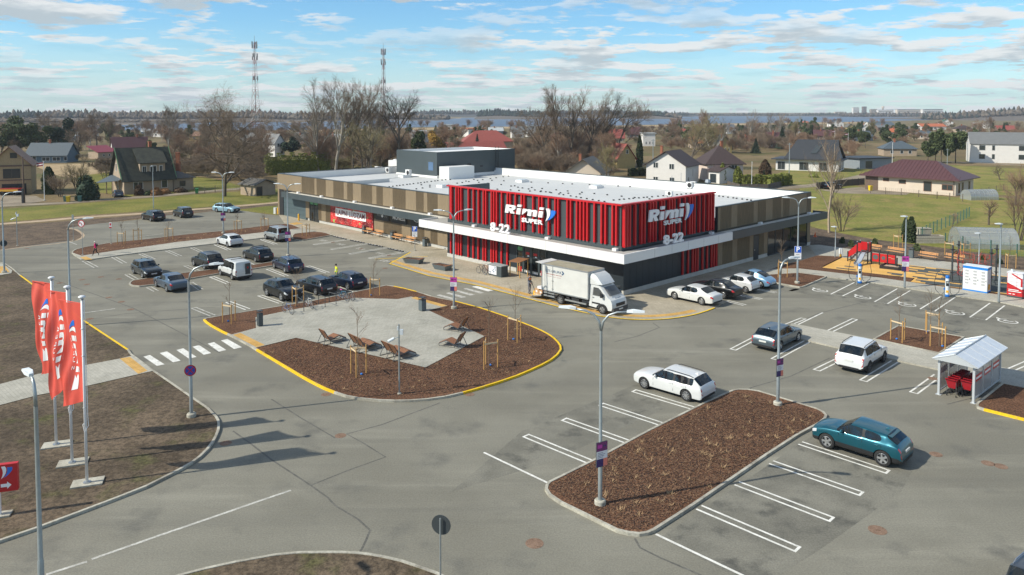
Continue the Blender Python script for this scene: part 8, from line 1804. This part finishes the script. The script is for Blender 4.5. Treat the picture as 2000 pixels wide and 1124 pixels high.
def bare(name, label, px, H, seed, mats=(m_bk,m_tw), lv=4, nb=(0,8,6,6,10), sp=.62, ln=.62, up=.35, wob=.12, lo=.28, k=1., r=None, group='bare trees behind the shop', trunks=1, droop=0, z=0, cat='tree'):
    rng = random.Random(seed); t = thing(name, label, cat, gp(px[0],px[1],z), rng.uniform(0,6.28), group); m, tw = MB(), MB(); cfg = dict(nb=nb, sp=sp, len=ln, up=up, wob=wob, lo=lo, lv=lv, k=k, droop=droop)
    for i in range(trunks):
        a = 2*pi*i/trunks+seed; d = Vector((.28*cos(a),.28*sin(a),1)).normalized() if trunks > 1 else Vector((rng.uniform(-.05,.05),rng.uniform(-.05,.05),1)).normalized()
        branch(m, tw, Vector((.25*cos(a)*(trunks>1),.25*sin(a)*(trunks>1),0)), d, H*.66, r or H*.016, lv, rng, cfg)
    zs = sorted(v[2] for v in (tw.v or m.v)); zm = zs[int(len(zs)*.998)]; f = H/max(zm,.1)
    for q in (m, tw): q.v = [(x*f,y*f,z_*f) for x,y,z_ in q.v]
    if m.v: m.build('trunk', mats[0], t, 60)
    if tw.v: tw.build('crown', mats[1], t)
    return t
def hh(px, top): return 16.5*(1-(top-218)/(px[1]-218))
for k, (px, top, kw, lab) in enumerate([((439,384),172,dict(sp=.95,up=.06,ln=.7,nb=(0,9,6,7,16),lo=.12,mats=(m_bk,m_tw),lv=4),'large spreading bare tree by the garden left of the shop'),
 ((623,339),152,dict(mats=(m_birch,m_tw),sp=.5,droop=.25,up=.2),'tall pale birch at the left of the tree group over the penthouse'),((655,341),150,dict(mats=(m_birch,m_tw),sp=.48,droop=.2,up=.25),'tall leaning birch in the left tree group, taller than its neighbour'),
 ((690,340),165,dict(mats=(m_bk,m_tw),sp=.42,up=.4),'slender bare tree in the middle of the left tree group'),((722,339),154,dict(mats=(m_birch,m_tw),sp=.42,droop=.2,up=.3),'tall birch left of the lattice mast'),((778,340),168,dict(sp=.72,lo=.4,mats=(m_bk,m_bk),up=.3),'dark spreading bare tree right of the lattice mast'),((715,352),235,dict(sp=.9,trunks=3,lv=3,nb=(0,6,8,10),mats=(m_bk,m_olive)),'low many stemmed bare tree in front of the left tree group'),
 ((1062,326),192,dict(sp=.8,up=.12),'bare tree with low arching limbs at the left of the right tree group'),((1090,326),164,dict(sp=.56,lo=.2,up=.24),'tallest rounded bare tree of the right tree group'),((1118,327),167,dict(sp=.54,lo=.2,up=.25),'tall bare tree in the middle of the right tree group'),((1148,325),171,dict(sp=.56,lo=.2,up=.22),'tall bare tree right of the middle of the right tree group'),((1183,322),181,dict(sp=.56,up=.22,lo=.2,mats=(m_bk,m_bk)),'bare tree with a round crown at the right of the right tree group'),((1206,320),190,dict(sp=.6,up=.15),'slim bare tree at the right end of the right tree group'),
 ((1345,332),224,dict(sp=.85,mats=(m_bk,m_olive),lo=.25),'gnarled oak behind the white house'),((100,296),216,dict(sp=.7,lo=.3),'round bare tree behind the long blue grey house'),((188,293),214,dict(sp=.7,lo=.3),'wide bare tree right of the long blue grey house'),((215,296),224,dict(sp=.7,lo=.3),'smaller bare tree beside the wide one right of the blue grey house'),((330,300),205,dict(mats=(m_birch,m_tw),sp=.4,droop=.15),'slim birch behind the steep roofed house'),
 ((1183,368),280,dict(sp=.5,lo=.2,mats=(m_bk,m_olive)),'bare round tree in front of the grey corrugated roof'),((1390,300),212,dict(mats=(m_birch,m_tw2),sp=.4,droop=.2),'brown birch left of the cream house roof'),((1408,300),228,dict(mats=(m_birch,m_tw),sp=.35,droop=.2,lv=3,nb=(0,4,5,16)),'slim pale birch above the cream house roof'),((1462,284),212,dict(mats=(m_birch,m_tw),sp=.35,droop=.2,lv=3,nb=(0,4,5,16)),'slim pale birch near the lake, left of the pair'),((1508,283),216,dict(mats=(m_birch,m_tw),sp=.35,droop=.2,lv=3,nb=(0,4,5,16)),'slim pale birch near the lake, left one of a pair'),((1520,283),218,dict(mats=(m_birch,m_tw),sp=.35,droop=.2,lv=3,nb=(0,4,5,16)),'slim pale birch near the lake, right one of a pair'),((1550,292),226,dict(mats=(m_bk,m_olive),sp=.4),'olive brown tree left of the black steep roof'),
 ((1619,455),262,dict(sp=.45,lv=3,nb=(0,5,6,12),mats=(M('pale bark',(.34,.27,.19),.8,var=.2,scale=2),m_tw),lo=.3,r=.17),'tall thin bare tree on the lawn edge right of the shop'),((1644,452),378,dict(trunks=5,lv=3,nb=(0,5,6,8),sp=.5,r=.06,k=.6),'many stemmed bare shrub right of the tall thin tree'),((1931,440),386,dict(sp=.9,lv=3,nb=(0,6,7,9),k=.6,r=.14,mats=(m_bk,m_tw2)),'small spreading fruit tree behind the large greenhouse'),((1858,463),408,dict(sp=.6,lv=3,nb=(0,5,6,7),k=.6,r=.07,mats=(m_bk,m_tw)),'thin bare shrub on the lawn in front of the small greenhouse'),((1953,352),316,dict(sp=1.,lv=3,nb=(0,5,6,8),k=.8,r=.16),'small crooked fruit tree on the lawn under the white house at right'),
 ((1990,470),355,dict(trunks=4,lv=3,nb=(0,6,7,9),sp=.6,r=.08,k=.6,mats=(m_bk,m_tw2)),'tangled bare shrub at the right picture edge behind the greenhouse'),((1985,402),318,dict(trunks=3,lv=3,nb=(0,6,7,9),sp=.6,k=.7,mats=(m_bk,m_tw2)),'reddish bare shrub at the right picture edge by the small greenhouse'),((1700,276),234,dict(sp=.5,mats=(m_bk,m_olive)),'bare tree between the roofs of the far town'),((1812,275),240,dict(sp=.4,mats=(m_birch,m_tw2)),'reddish birch in the far town left of the right hill'),((1935,275),228,dict(sp=.45,mats=(m_birch,m_tw2)),'reddish birch behind the white house at the right edge'),((1910,274),232,dict(sp=.45,mats=(m_birch,m_tw2)),'slim reddish birch left of the one behind the white house'),
 ((150,372),318,dict(trunks=4,lv=3,nb=(0,6,7,10),sp=.6,r=.10,k=.7,mats=(m_bk,m_olive)),'dense brown bush behind the wheelie bins'),((118,385),340,dict(trunks=5,lv=3,nb=(0,6,7,9),sp=.6,r=.07,k=.6,mats=(m_bk,m_tw)),'grey brown bush left of the wheelie bins'),((163,345),300,dict(sp=.6,lv=3,nb=(0,6,7,9),k=.7),'bare garden tree behind the brown bush'),((205,352),318,dict(trunks=4,lv=3,nb=(0,6,7,9),sp=.6,k=.6),'brown shrub left of the steep roofed house'),((1160,355),322,dict(trunks=4,lv=3,nb=(0,6,7,9),sp=.6,k=.7,mats=(m_bk,m_tw2)),'reddish shrub behind the white parapet, left of the tan house'),((1050,350),300,dict(trunks=4,lv=3,nb=(0,6,7,9),sp=.6,k=.7,mats=(m_bk,m_tw2)),'reddish shrub behind the right end of the penthouse')]):
    bare('bare_tree' if 'shrub' not in lab and 'bush' not in lab else 'bare_shrub', lab, px, hh(px, top), 100+k, cat='shrub' if 'shrub' in lab or 'bush' in lab else 'tree', **kw)
# evergreens: leaf sized faces through the volume of the crown
GR = dict(pine=M('pine needles',(.075,.098,.036),.9,var=.45,scale=.7), spruce=M('spruce needles',(.034,.056,.032),.9,var=.35,scale=.7), thuja=M('thuja green',(.165,.185,.036),.9,var=.35,scale=1.2), thujad=M('dark thuja',(.042,.062,.022),.9,var=.35,scale=1.2), brownt=M('browned conifer',(.085,.052,.028),.9,var=.3,scale=1.2), willow=M('yellow willow twigs',(.36,.22,.045),.9,var=.25,scale=.8), orange=M('dry orange bush',(.26,.14,.06),.9,var=.3,scale=1))
def leaf(name, label, px, H, Wd, kind, mat, n, s, seed, group, z=0., cat='tree', L_=None, rz=0., pos=None):
    rng = random.Random(seed); t = thing(name, label, cat, pos or gp(px[0],px[1],z), rz, group); m = MB()
    cl = [(rng.uniform(-.62,.62), rng.uniform(-.62,.62), rng.uniform(.35,.92), rng.uniform(.28,.45)) for _ in range(9)]
    for i in range(n):
        if kind == 'cone': v = rng.random()**1.35; rr = Wd/2*(1-v)*(.45+.55*rng.random()**.4)*(.85+.3*sin(v*60)); a = rng.uniform(0,6.283); p = Vector((rr*cos(a), rr*sin(a), H*(.04+.96*v)))
        elif kind == 'column': v = rng.random(); rr = Wd/2*min(1,(1.03-v)*2.2)**.7*(.7+.3*v if v < .15 else 1)*(.72+.28*rng.random()); a = rng.uniform(0,6.283); p = Vector((rr*cos(a), rr*sin(a), H*v))
        elif kind == 'hedge':
            x = rng.uniform(0,L_); b = (x*.9) % 1.; yy = rng.choice((-1,1))*Wd/2*(.8+.2*rng.random()) if rng.random() < .7 else rng.uniform(-.5,.5)*Wd; hz = H*(.90+.10*sin(int(x/1.1)*2.4)); zz = hz*rng.random()**.8 if rng.random() < .75 else hz; p = Vector((x, yy*(1-.35*(zz/hz)**3*abs(b-.5)*2), zz))
        elif kind == 'dome': a, u = rng.uniform(0,6.283), rng.random(); ph = math.acos(1-u); rr = (.75+.25*rng.random())*(1+.14*sin(a*3+ph*5)); p = Vector((Wd/2*rr*sin(ph)*cos(a), Wd/2*rr*sin(ph)*sin(a), H*rr*cos(ph)*.95))
        else:
            c = cl[i % 9]; d = Vector((rng.gauss(0,1),rng.gauss(0,1),rng.gauss(0,1))).normalized()*(rng.random()**.4); p = Vector((c[0]*Wd/2+d.x*c[3]*Wd/2, c[1]*Wd/2+d.y*c[3]*Wd/2, c[2]*H+d.z*c[3]*H*.42))
            if p.z < H*.16: p.z = H*.2
        nn = Vector((rng.gauss(0,1),rng.gauss(0,1),rng.gauss(.3,1))).normalized(); u_ = nn.orthogonal().normalized(); w_ = nn.cross(u_); q = s*rng.uniform(.6,1.4); m.add([p-u_*q-w_*q*.5, p+u_*q-w_*q*.4, p+u_*q*.6+w_*q, p-u_*q*.7+w_*q*.7], [(0,1,2,3)])
    m.build('crown', GR[mat], t)
    if kind not in ('hedge',): q = MB(); q.cyl((0,0,0),(0,0,H*(.75 if kind in ('cone','clump') else .5)), max(.05,H*.018), max(.03,H*.008), 6); q.build('trunk', m_bk, t)
    if kind in ('hedge','column','dome'):
        q = MB()
        if kind == 'hedge': q.bx(.3,L_-.3,-Wd*.2,Wd*.2,0,H*.66)
        else: q.lathe([(Wd*.34,.05),(Wd*.40,H*.3),(Wd*.28 if kind == 'column' else Wd*.34,H*.6),(.02,H*.86)],(0,0,0),10)
        q.build('inner_foliage', GR[mat], t)
    return t
G1 = 'evergreens among the houses'
for k, (nm, px, top, wd, kind, mat, lab) in enumerate([('thuja_column',(1411,358),319,14,'column','thuja','dark thuja column left of the cream house windows'),('thuja_column',(1441,360),326,18,'column','thuja','thuja column beside the cream house right window'),('spruce_tree',(1476,300),270,20,'cone','spruce','dark spruce right of the cream house roof'),('spruce_tree',(1527,292),248,26,'cone','spruce','tall dark spruce left of the black steep roof'),('conifer',(1494,352),312,24,'column','brownt','browned conifer right of the cream house'),('small_spruce',(1492,358),333,11,'cone','spruce','small blue green spruce in front of the browned conifer'),('thuja_column',(1249,327),266,13,'column','thujad','dark column thuja right of the yellow gabled house'),('thuja_column',(1779,474.5),424,17,'column','thujad','right thuja of the pair by the raised bed'),('thuja_column',(1768,473),427,14,'column','thujad','left thuja of the pair, behind the playground lamp'),
 ('round_thuja',(1589,347),337,20,'dome','thuja','round clipped thuja on the lawn left of the lane'),('dense_bush',(170,391),342,42,'dome','spruce','large round dark bush by the green wheelie bin'),('thuja_column',(96,380),326,26,'column','thujad','dark cypress right of the white flag pole'),('pine_tree',(30,308),232,72,'clump','pine','big pine behind the rusty roofed shed'),('pine_tree',(70,308),244,60,'clump','pine','bright pine beside the big pine at left'),('pine_tree',(130,304),234,56,'clump','spruce','dark pine right of the big bare tree at left'),('spruce_tree',(572,306),262,44,'clump','spruce','dark green tree beside the white two storey house'),('pine_tree',(820,320),258,34,'clump','pine','dark pine left of the yellow willow'),('willow_tree',(853,312),252,36,'clump','willow','yellow weeping willow behind the penthouse'),('pine_tree',(892,305),266,28,'clump','pine','small dark pine right of the yellow willow'),('spruce_tree',(932,298),262,17,'cone','spruce','spruce in front of the red hip roof'),('pine_tree',(295,300),275,24,'clump','pine','pine behind the chimney of the steep roofed house'),
 ('pine_tree',(1664,285),252,26,'clump','pine','leftmost round pine in front of the far town'),('pine_tree',(1690,290),258,30,'clump','pine','round pine left of the blue grey hip roof'),('pine_tree',(1733,288),256,34,'clump','pine','round pine in front of the bright orange roof'),('pine_tree',(1760,286),258,30,'clump','pine','round pine right of the bright orange roof'),('pine_tree',(1812,318),258,42,'clump','pine','left pine of the dark group by the white house at right'),('pine_tree',(1838,320),252,38,'clump','pine','middle pine of the dark group by the white house at right'),('pine_tree',(1866,319),254,44,'clump','pine','right pine of the dark group by the white house at right'),('pine_tree',(1890,300),262,30,'clump','pine','pine half behind the white house at the right edge'),('spruce_tree',(1960,270),240,14,'cone','spruce','dark spruce above the grey roof at the right edge'),('conifer',(1975,318),298,18,'cone','pine','small conifer in front of the white house at the right edge'),
 ('round_bush',(271,382),362,17,'dome','brownt','brownish round bush in front of the steep roofed house'),('low_bush',(290,382),372,18,'dome','thujad','low green bush in front of the steep roofed house'),('low_bush',(305,382),366,22,'dome','orange','dry orange bush under the dormer'),('low_bush',(322,379),367,22,'dome','orange','dry orange bush at the corner of the low annex'),('low_bush',(352,376),366,26,'dome','brownt','brown hedge bush in front of the low annex'),
 ('mugo_pine',(1645,476),464,10,'dome','pine','leftmost small mountain pine on the dark soil'),('mugo_pine',(1662,482),469,10,'dome','pine','second small mountain pine on the dark soil'),('mugo_pine',(1708,478),466,11,'dome','pine','small mountain pine left of the thuja pair'),('mugo_pine',(1790,490),476,14,'dome','pine','small mountain pine beside the playground bin'),('mugo_pine',(1868,500),492,10,'dome','pine','small mountain pine behind the climbing posts'),('mugo_pine',(1919,508),500,11,'dome','pine','small mountain pine behind the red nets'),('mugo_pine',(1952,516),505,11,'dome','pine','small mountain pine left of the red locker')]):
    d = HC*F/(px[1]-218); W_ = wd/F*d; H_ = max(hh(px, top), .5); n = int(min(6000, 900+W_*H_*80)) if kind != 'clump' else 5200; s = .10 if H_ < 3 else (.14 if H_ < 8 else .20)
    if H_ < 1.6: s, n = .09, 500
    leaf(nm, lab, px, H_, W_, kind, mat, n, s*(1.25 if kind == 'clump' else 1), 300+k, G1, cat='bush' if 'bush' in nm or 'mugo' in nm else 'tree')
for k, (a, b, H_, wd, mat, lab) in enumerate([((516,343),(645,338),5.7,2.2,'thuja','tall row of striped thujas left of the shop roof'),((1448,361),(1500,361),2.3,1.5,'thuja','clipped thuja hedge in front of the cream house'),((1500,366),(1540,361),2.6,2.2,'thuja','wide clipped hedge at the lane right of the cream house'),((1228,345),(1262,343),2.,1.2,'thujad','short hedge left of the white house')]):
    A, B = gp(*a), gp(*b); d = B-A; leaf('thuja_hedge', lab, a, H_, wd, 'hedge', mat, int(d.length*520), .12, 400+k, 'thuja hedges', cat='hedge', L_=d.length, rz=atan2(d.y,d.x))
# the many brown trees and bushes of the middle distance: copies of a few grown ones
def belt():
    rng = random.Random(77); protos = []
    for i, (kw, nm, lab, H_) in enumerate([(dict(sp=.6,lv=3,nb=(0,10,9,12),lo=.15),'bare_tree','grey brown bare tree in the belt of trees behind the houses',9),(dict(sp=.75,lv=3,nb=(0,10,9,12),lo=.15,mats=(m_bk,m_tw2)),'bare_tree','reddish brown bare tree in the belt of trees behind the houses',8),(dict(sp=.42,lv=3,nb=(0,8,8,16),mats=(m_birch,m_tw2),droop=.15),'birch_tree','pale stemmed birch in the belt of trees behind the houses',11),(dict(trunks=5,lv=3,nb=(0,9,8,9),sp=.6,r=.09,mats=(m_bk,m_tw)),'bare_shrub','grey brown bare shrub among the gardens behind the shop',4.5),(dict(trunks=5,lv=3,nb=(0,9,8,9),sp=.6,r=.09,mats=(m_bk,m_olive)),'bare_shrub','olive brown bare shrub among the gardens behind the shop',4.2)]):
        protos.append((bare(nm, lab, (600+i*9,300+i*3), H_, 500+i, group='bare trees and shrubs of the gardens', cat='tree' if i < 3 else 'shrub', k=1.3, **kw), H_))
    keep = [(520,286,606,345),(0,330,110,405),(230,330,385,405),(40,285,140,325),(1255,300,1500,372),(1500,268,1750,345),(1660,318,1930,400),(1890,255,2010,325),(1700,245,1900,262),(905,262,1004,290),(215,272,320,304),(190,290,235,316),(1100,320,1260,372),(1200,280,1246,330),(140,318,180,392)]
    n = 0; cnt = [0,0]
    while n < 500:
        x, y = rng.uniform(-60,2060), 250+92*rng.random()**1.25
        if x > 1450 and y > 300: continue
        if x < 545 and y > 322 and rng.random() < .5: continue
        if 540 < x < 1000 and y > 342: continue
        big = rng.random() < .55; i = rng.randrange(3) if big else rng.choice((3,4)); pr, H0 = protos[i]; h = (rng.uniform(6,12) if big else rng.uniform(2.2,4.5)); d = HC*F/(y-218); top = y-h/d*F
        if any(x0-6 < x < x1+6 and not (y < y0+8 or top > y1) for x0,y0,x1,y1 in keep): continue
        if top < 219: h *= .6
        cnt[big] += 1
        if cnt[big] > 250: n += 1; continue
        s = h/H0; dup(pr, gp(x,y), rng.uniform(0,6.28), sc=(s*rng.uniform(.9,1.3), s*rng.uniform(.9,1.3), s)); n += 1
    return [p for p, _ in protos]
PROTO = belt()
def wood(name, areas, n, seed, proto, s0, s1):
    """brown woodland that reads as one mass: one object that scatters a grown tree crown"""
    rng = random.Random(seed); pts = []
    while len(pts) < n:
        x0,y0,x1,y1 = rng.choice(areas); X, Y = rng.uniform(x0,x1), rng.uniform(y0,y1)
        if not any(a < X < c and b < Y < d for a,b,c,d in ((520,286,606,345),(180,298,330,336),(1190,318,1264,356),(40,300,140,330),(900,284,1006,312))): pts.append(tuple(gp(X,Y)))
    me = bpy.data.meshes.new(name); me.from_pydata(pts, [], []); o = link(name, me); o['kind'] = 'stuff'
    g = bpy.data.node_groups.new(name, 'GeometryNodeTree'); g.interface.new_socket('Geometry', in_out='INPUT', socket_type='NodeSocketGeometry'); g.interface.new_socket('Geometry', in_out='OUTPUT', socket_type='NodeSocketGeometry')
    N = g.nodes.new; L = g.links.new; gi, go, ip, oi = N('NodeGroupInput'), N('NodeGroupOutput'), N('GeometryNodeInstanceOnPoints'), N('GeometryNodeObjectInfo'); oi.inputs['Object'].default_value = [c for c in proto.children if c.name.startswith('crown')][0]
    rr, rs = N('FunctionNodeRandomValue'), N('FunctionNodeRandomValue'); rr.data_type = 'FLOAT_VECTOR'; rr.inputs[0].default_value = (0,0,0); rr.inputs[1].default_value = (0,0,6.283); rs.data_type = 'FLOAT_VECTOR'; rs.inputs[0].default_value = (s0*1.1,s0*1.1,s0*.9); rs.inputs[1].default_value = (s1*1.3,s1*1.3,s1)
    L(gi.outputs[0], ip.inputs['Points']); L(oi.outputs['Geometry'], ip.inputs['Instance']); L(rr.outputs[0], ip.inputs['Rotation']); L(rs.outputs[0], ip.inputs['Scale']); L(ip.outputs[0], go.inputs[0])
    o.modifiers.new('scatter', 'NODES').node_group = g
wood('distant_thicket', [(-60,247,640,262),(-60,262,640,284),(560,262,900,318),(560,300,760,334),(1000,256,1330,275),(1010,285,1200,348),(1290,258,1480,300),(1450,262,1540,300)], 520, 1, PROTO[0], .45, .95)
wood('distant_thicket', [(-60,252,640,290),(560,300,760,334),(1010,270,1230,346),(1280,262,1500,305),(1500,246,2000,262),(1540,262,1670,296),(1640,262,1900,284),(1900,262,2040,280),(1500,250,2040,275),(1540,285,1680,325),(380,300,530,330)], 520, 2, PROTO[1], .35, .85)
pine_ = leaf('pine_tree','pine among the bare trees near the lake, right of the spruce',(1585,262),12,9,'clump','pine',2600,.30,990,G1)
wood('distant_pines', [(1480,248,1700,275),(1640,258,1990,282),(1300,255,1480,285),(-60,258,420,285),(640,270,1000,300)], 150, 4, pine_, .35, .8)
wood('distant_thicket', [(380,322,510,355),(560,310,760,334),(1010,300,1210,352),(180,312,400,345)], 150, 3, PROTO[3], .6, 1.1)
# dry grass tufts in the bark beds and rough turf: nobody could count it
def tufts(name, px, n, h, mat, seed, z):
    rng = random.Random(seed); P = PX(px); X = [p.x for p in P]; Y = [p.y for p in P]; m = MB(); i = 0
    def ins(p):
        c = False
        for a, b in zip(P, P[-1:]+P[:-1]):
            if (a.y > p[1]) != (b.y > p[1]) and p[0] < (b.x-a.x)*(p[1]-a.y)/(b.y-a.y)+a.x: c = not c
        return c
    while i < n:
        p = (rng.uniform(min(X),max(X)), rng.uniform(min(Y),max(Y)))
        if not ins(p): continue
        i += 1
        for k in range(rng.randrange(9,18)):
            a = rng.uniform(0,6.28); L_ = h*rng.uniform(.5,1.3); ox, oy = p[0]+rng.gauss(0,.06), p[1]+rng.gauss(0,.06); w_ = .013; e = (ox+cos(a)*L_*.8, oy+sin(a)*L_*.8, z+L_*rng.uniform(.25,.8)); m.add([(ox-sin(a)*w_,oy+cos(a)*w_,z),(ox+sin(a)*w_,oy-cos(a)*w_,z),e], [(0,1,2)])
    o = m.build(name, mat); o['kind'] = 'stuff'
m_dry = M('dry grass blades',(.42,.28,.15),.9,var=.2,scale=2)
tufts('dry_grass_tufts', [(1085,950),(1441,770),(1600,815),(1270,1035)], 75, .24, m_dry, 1, .10); tufts('dry_grass_tufts', [(510,690),(580,664),(830,722),(955,660),(1080,690),(980,740),(740,780),(650,765)], 40, .14, m_dry, 2, .10); tufts('dry_grass_tufts', [(145,493),(430,456),(560,441),(560,446),(430,465),(160,500)], 120, .16, m_dry, 3, .10); tufts('dry_grass_tufts', [(845,585),(890,592),(1040,642),(960,655),(850,606)], 22, .14, m_dry, 4, .10)
def chips(px, n, seed, z, mats, s0, nm):
    """loose bark pieces on the beds nearest the camera"""
    rng = random.Random(seed); P = PX(px); m = MB(); X = [p.x for p in P]; Y = [p.y for p in P]; i = 0
    def ins(x, y):
        c = False
        for a, b in zip(P, P[-1:]+P[:-1]):
            if (a.y > y) != (b.y > y) and x < (b.x-a.x)*(y-a.y)/(b.y-a.y)+a.x: c = not c
        return c
    while i < n:
        x, y = rng.uniform(min(X),max(X)), rng.uniform(min(Y),max(Y))
        if not ins(x, y): continue
        i += 1; a = rng.uniform(0,6.28); l, w_ = s0*rng.uniform(.5,1.5), s0*rng.uniform(.2,.45); tl = rng.uniform(-.5,.5)*l; u, v = (cos(a)*l,sin(a)*l), (-sin(a)*w_,cos(a)*w_); zz = z+.01+abs(tl)*.5; m.mat(rng.randrange(len(mats)))
        m.add([(x-u[0]-v[0],y-u[1]-v[1],zz-tl*.5),(x+u[0]-v[0],y+u[1]-v[1],zz+tl*.5),(x+u[0]+v[0],y+u[1]+v[1],zz+tl*.5+rng.uniform(-.01,.02)),(x-u[0]+v[0],y-u[1]+v[1],zz-tl*.5)], [(0,1,2,3)])
    o = m.build(nm, mats); o['kind'] = 'stuff'
ch_m = [M('bark chip dark',(.045,.024,.016),.9),M('bark chip brown',(.135,.066,.036),.9),M('bark chip pale',(.20,.115,.062),.9)]
chips([(1072,957),(1080,949),(1378,796),(1440,770),(1600,812),(1605,820),(1350,985),(1255,1040),(1200,1035)], 26000, 5, .105, ch_m, .045, 'bark_chips')
chips([(510,690),(580,664),(830,720),(948,660),(846,608),(890,594),(1040,645),(1085,684),(980,740),(870,772),(740,780),(650,765)], 16000, 6, .105, ch_m, .05, 'bark_chips')
# ================================================================ air
def air():
    m = bpy.data.materials.new('haze'); m.use_nodes = True; nt = m.node_tree; nt.nodes.clear(); o = nt.nodes.new('ShaderNodeOutputMaterial'); v = nt.nodes.new('ShaderNodeVolumePrincipled')
    v.inputs['Color'].default_value = (.80,.88,1.,1); v.inputs['Density'].default_value = .00012; nt.links.new(v.outputs[0], o.inputs['Volume'])
    b = MB().bx(-4200,4200,-60,4200,-1.,110).build('haze', m); b['kind'] = 'stuff'
air()
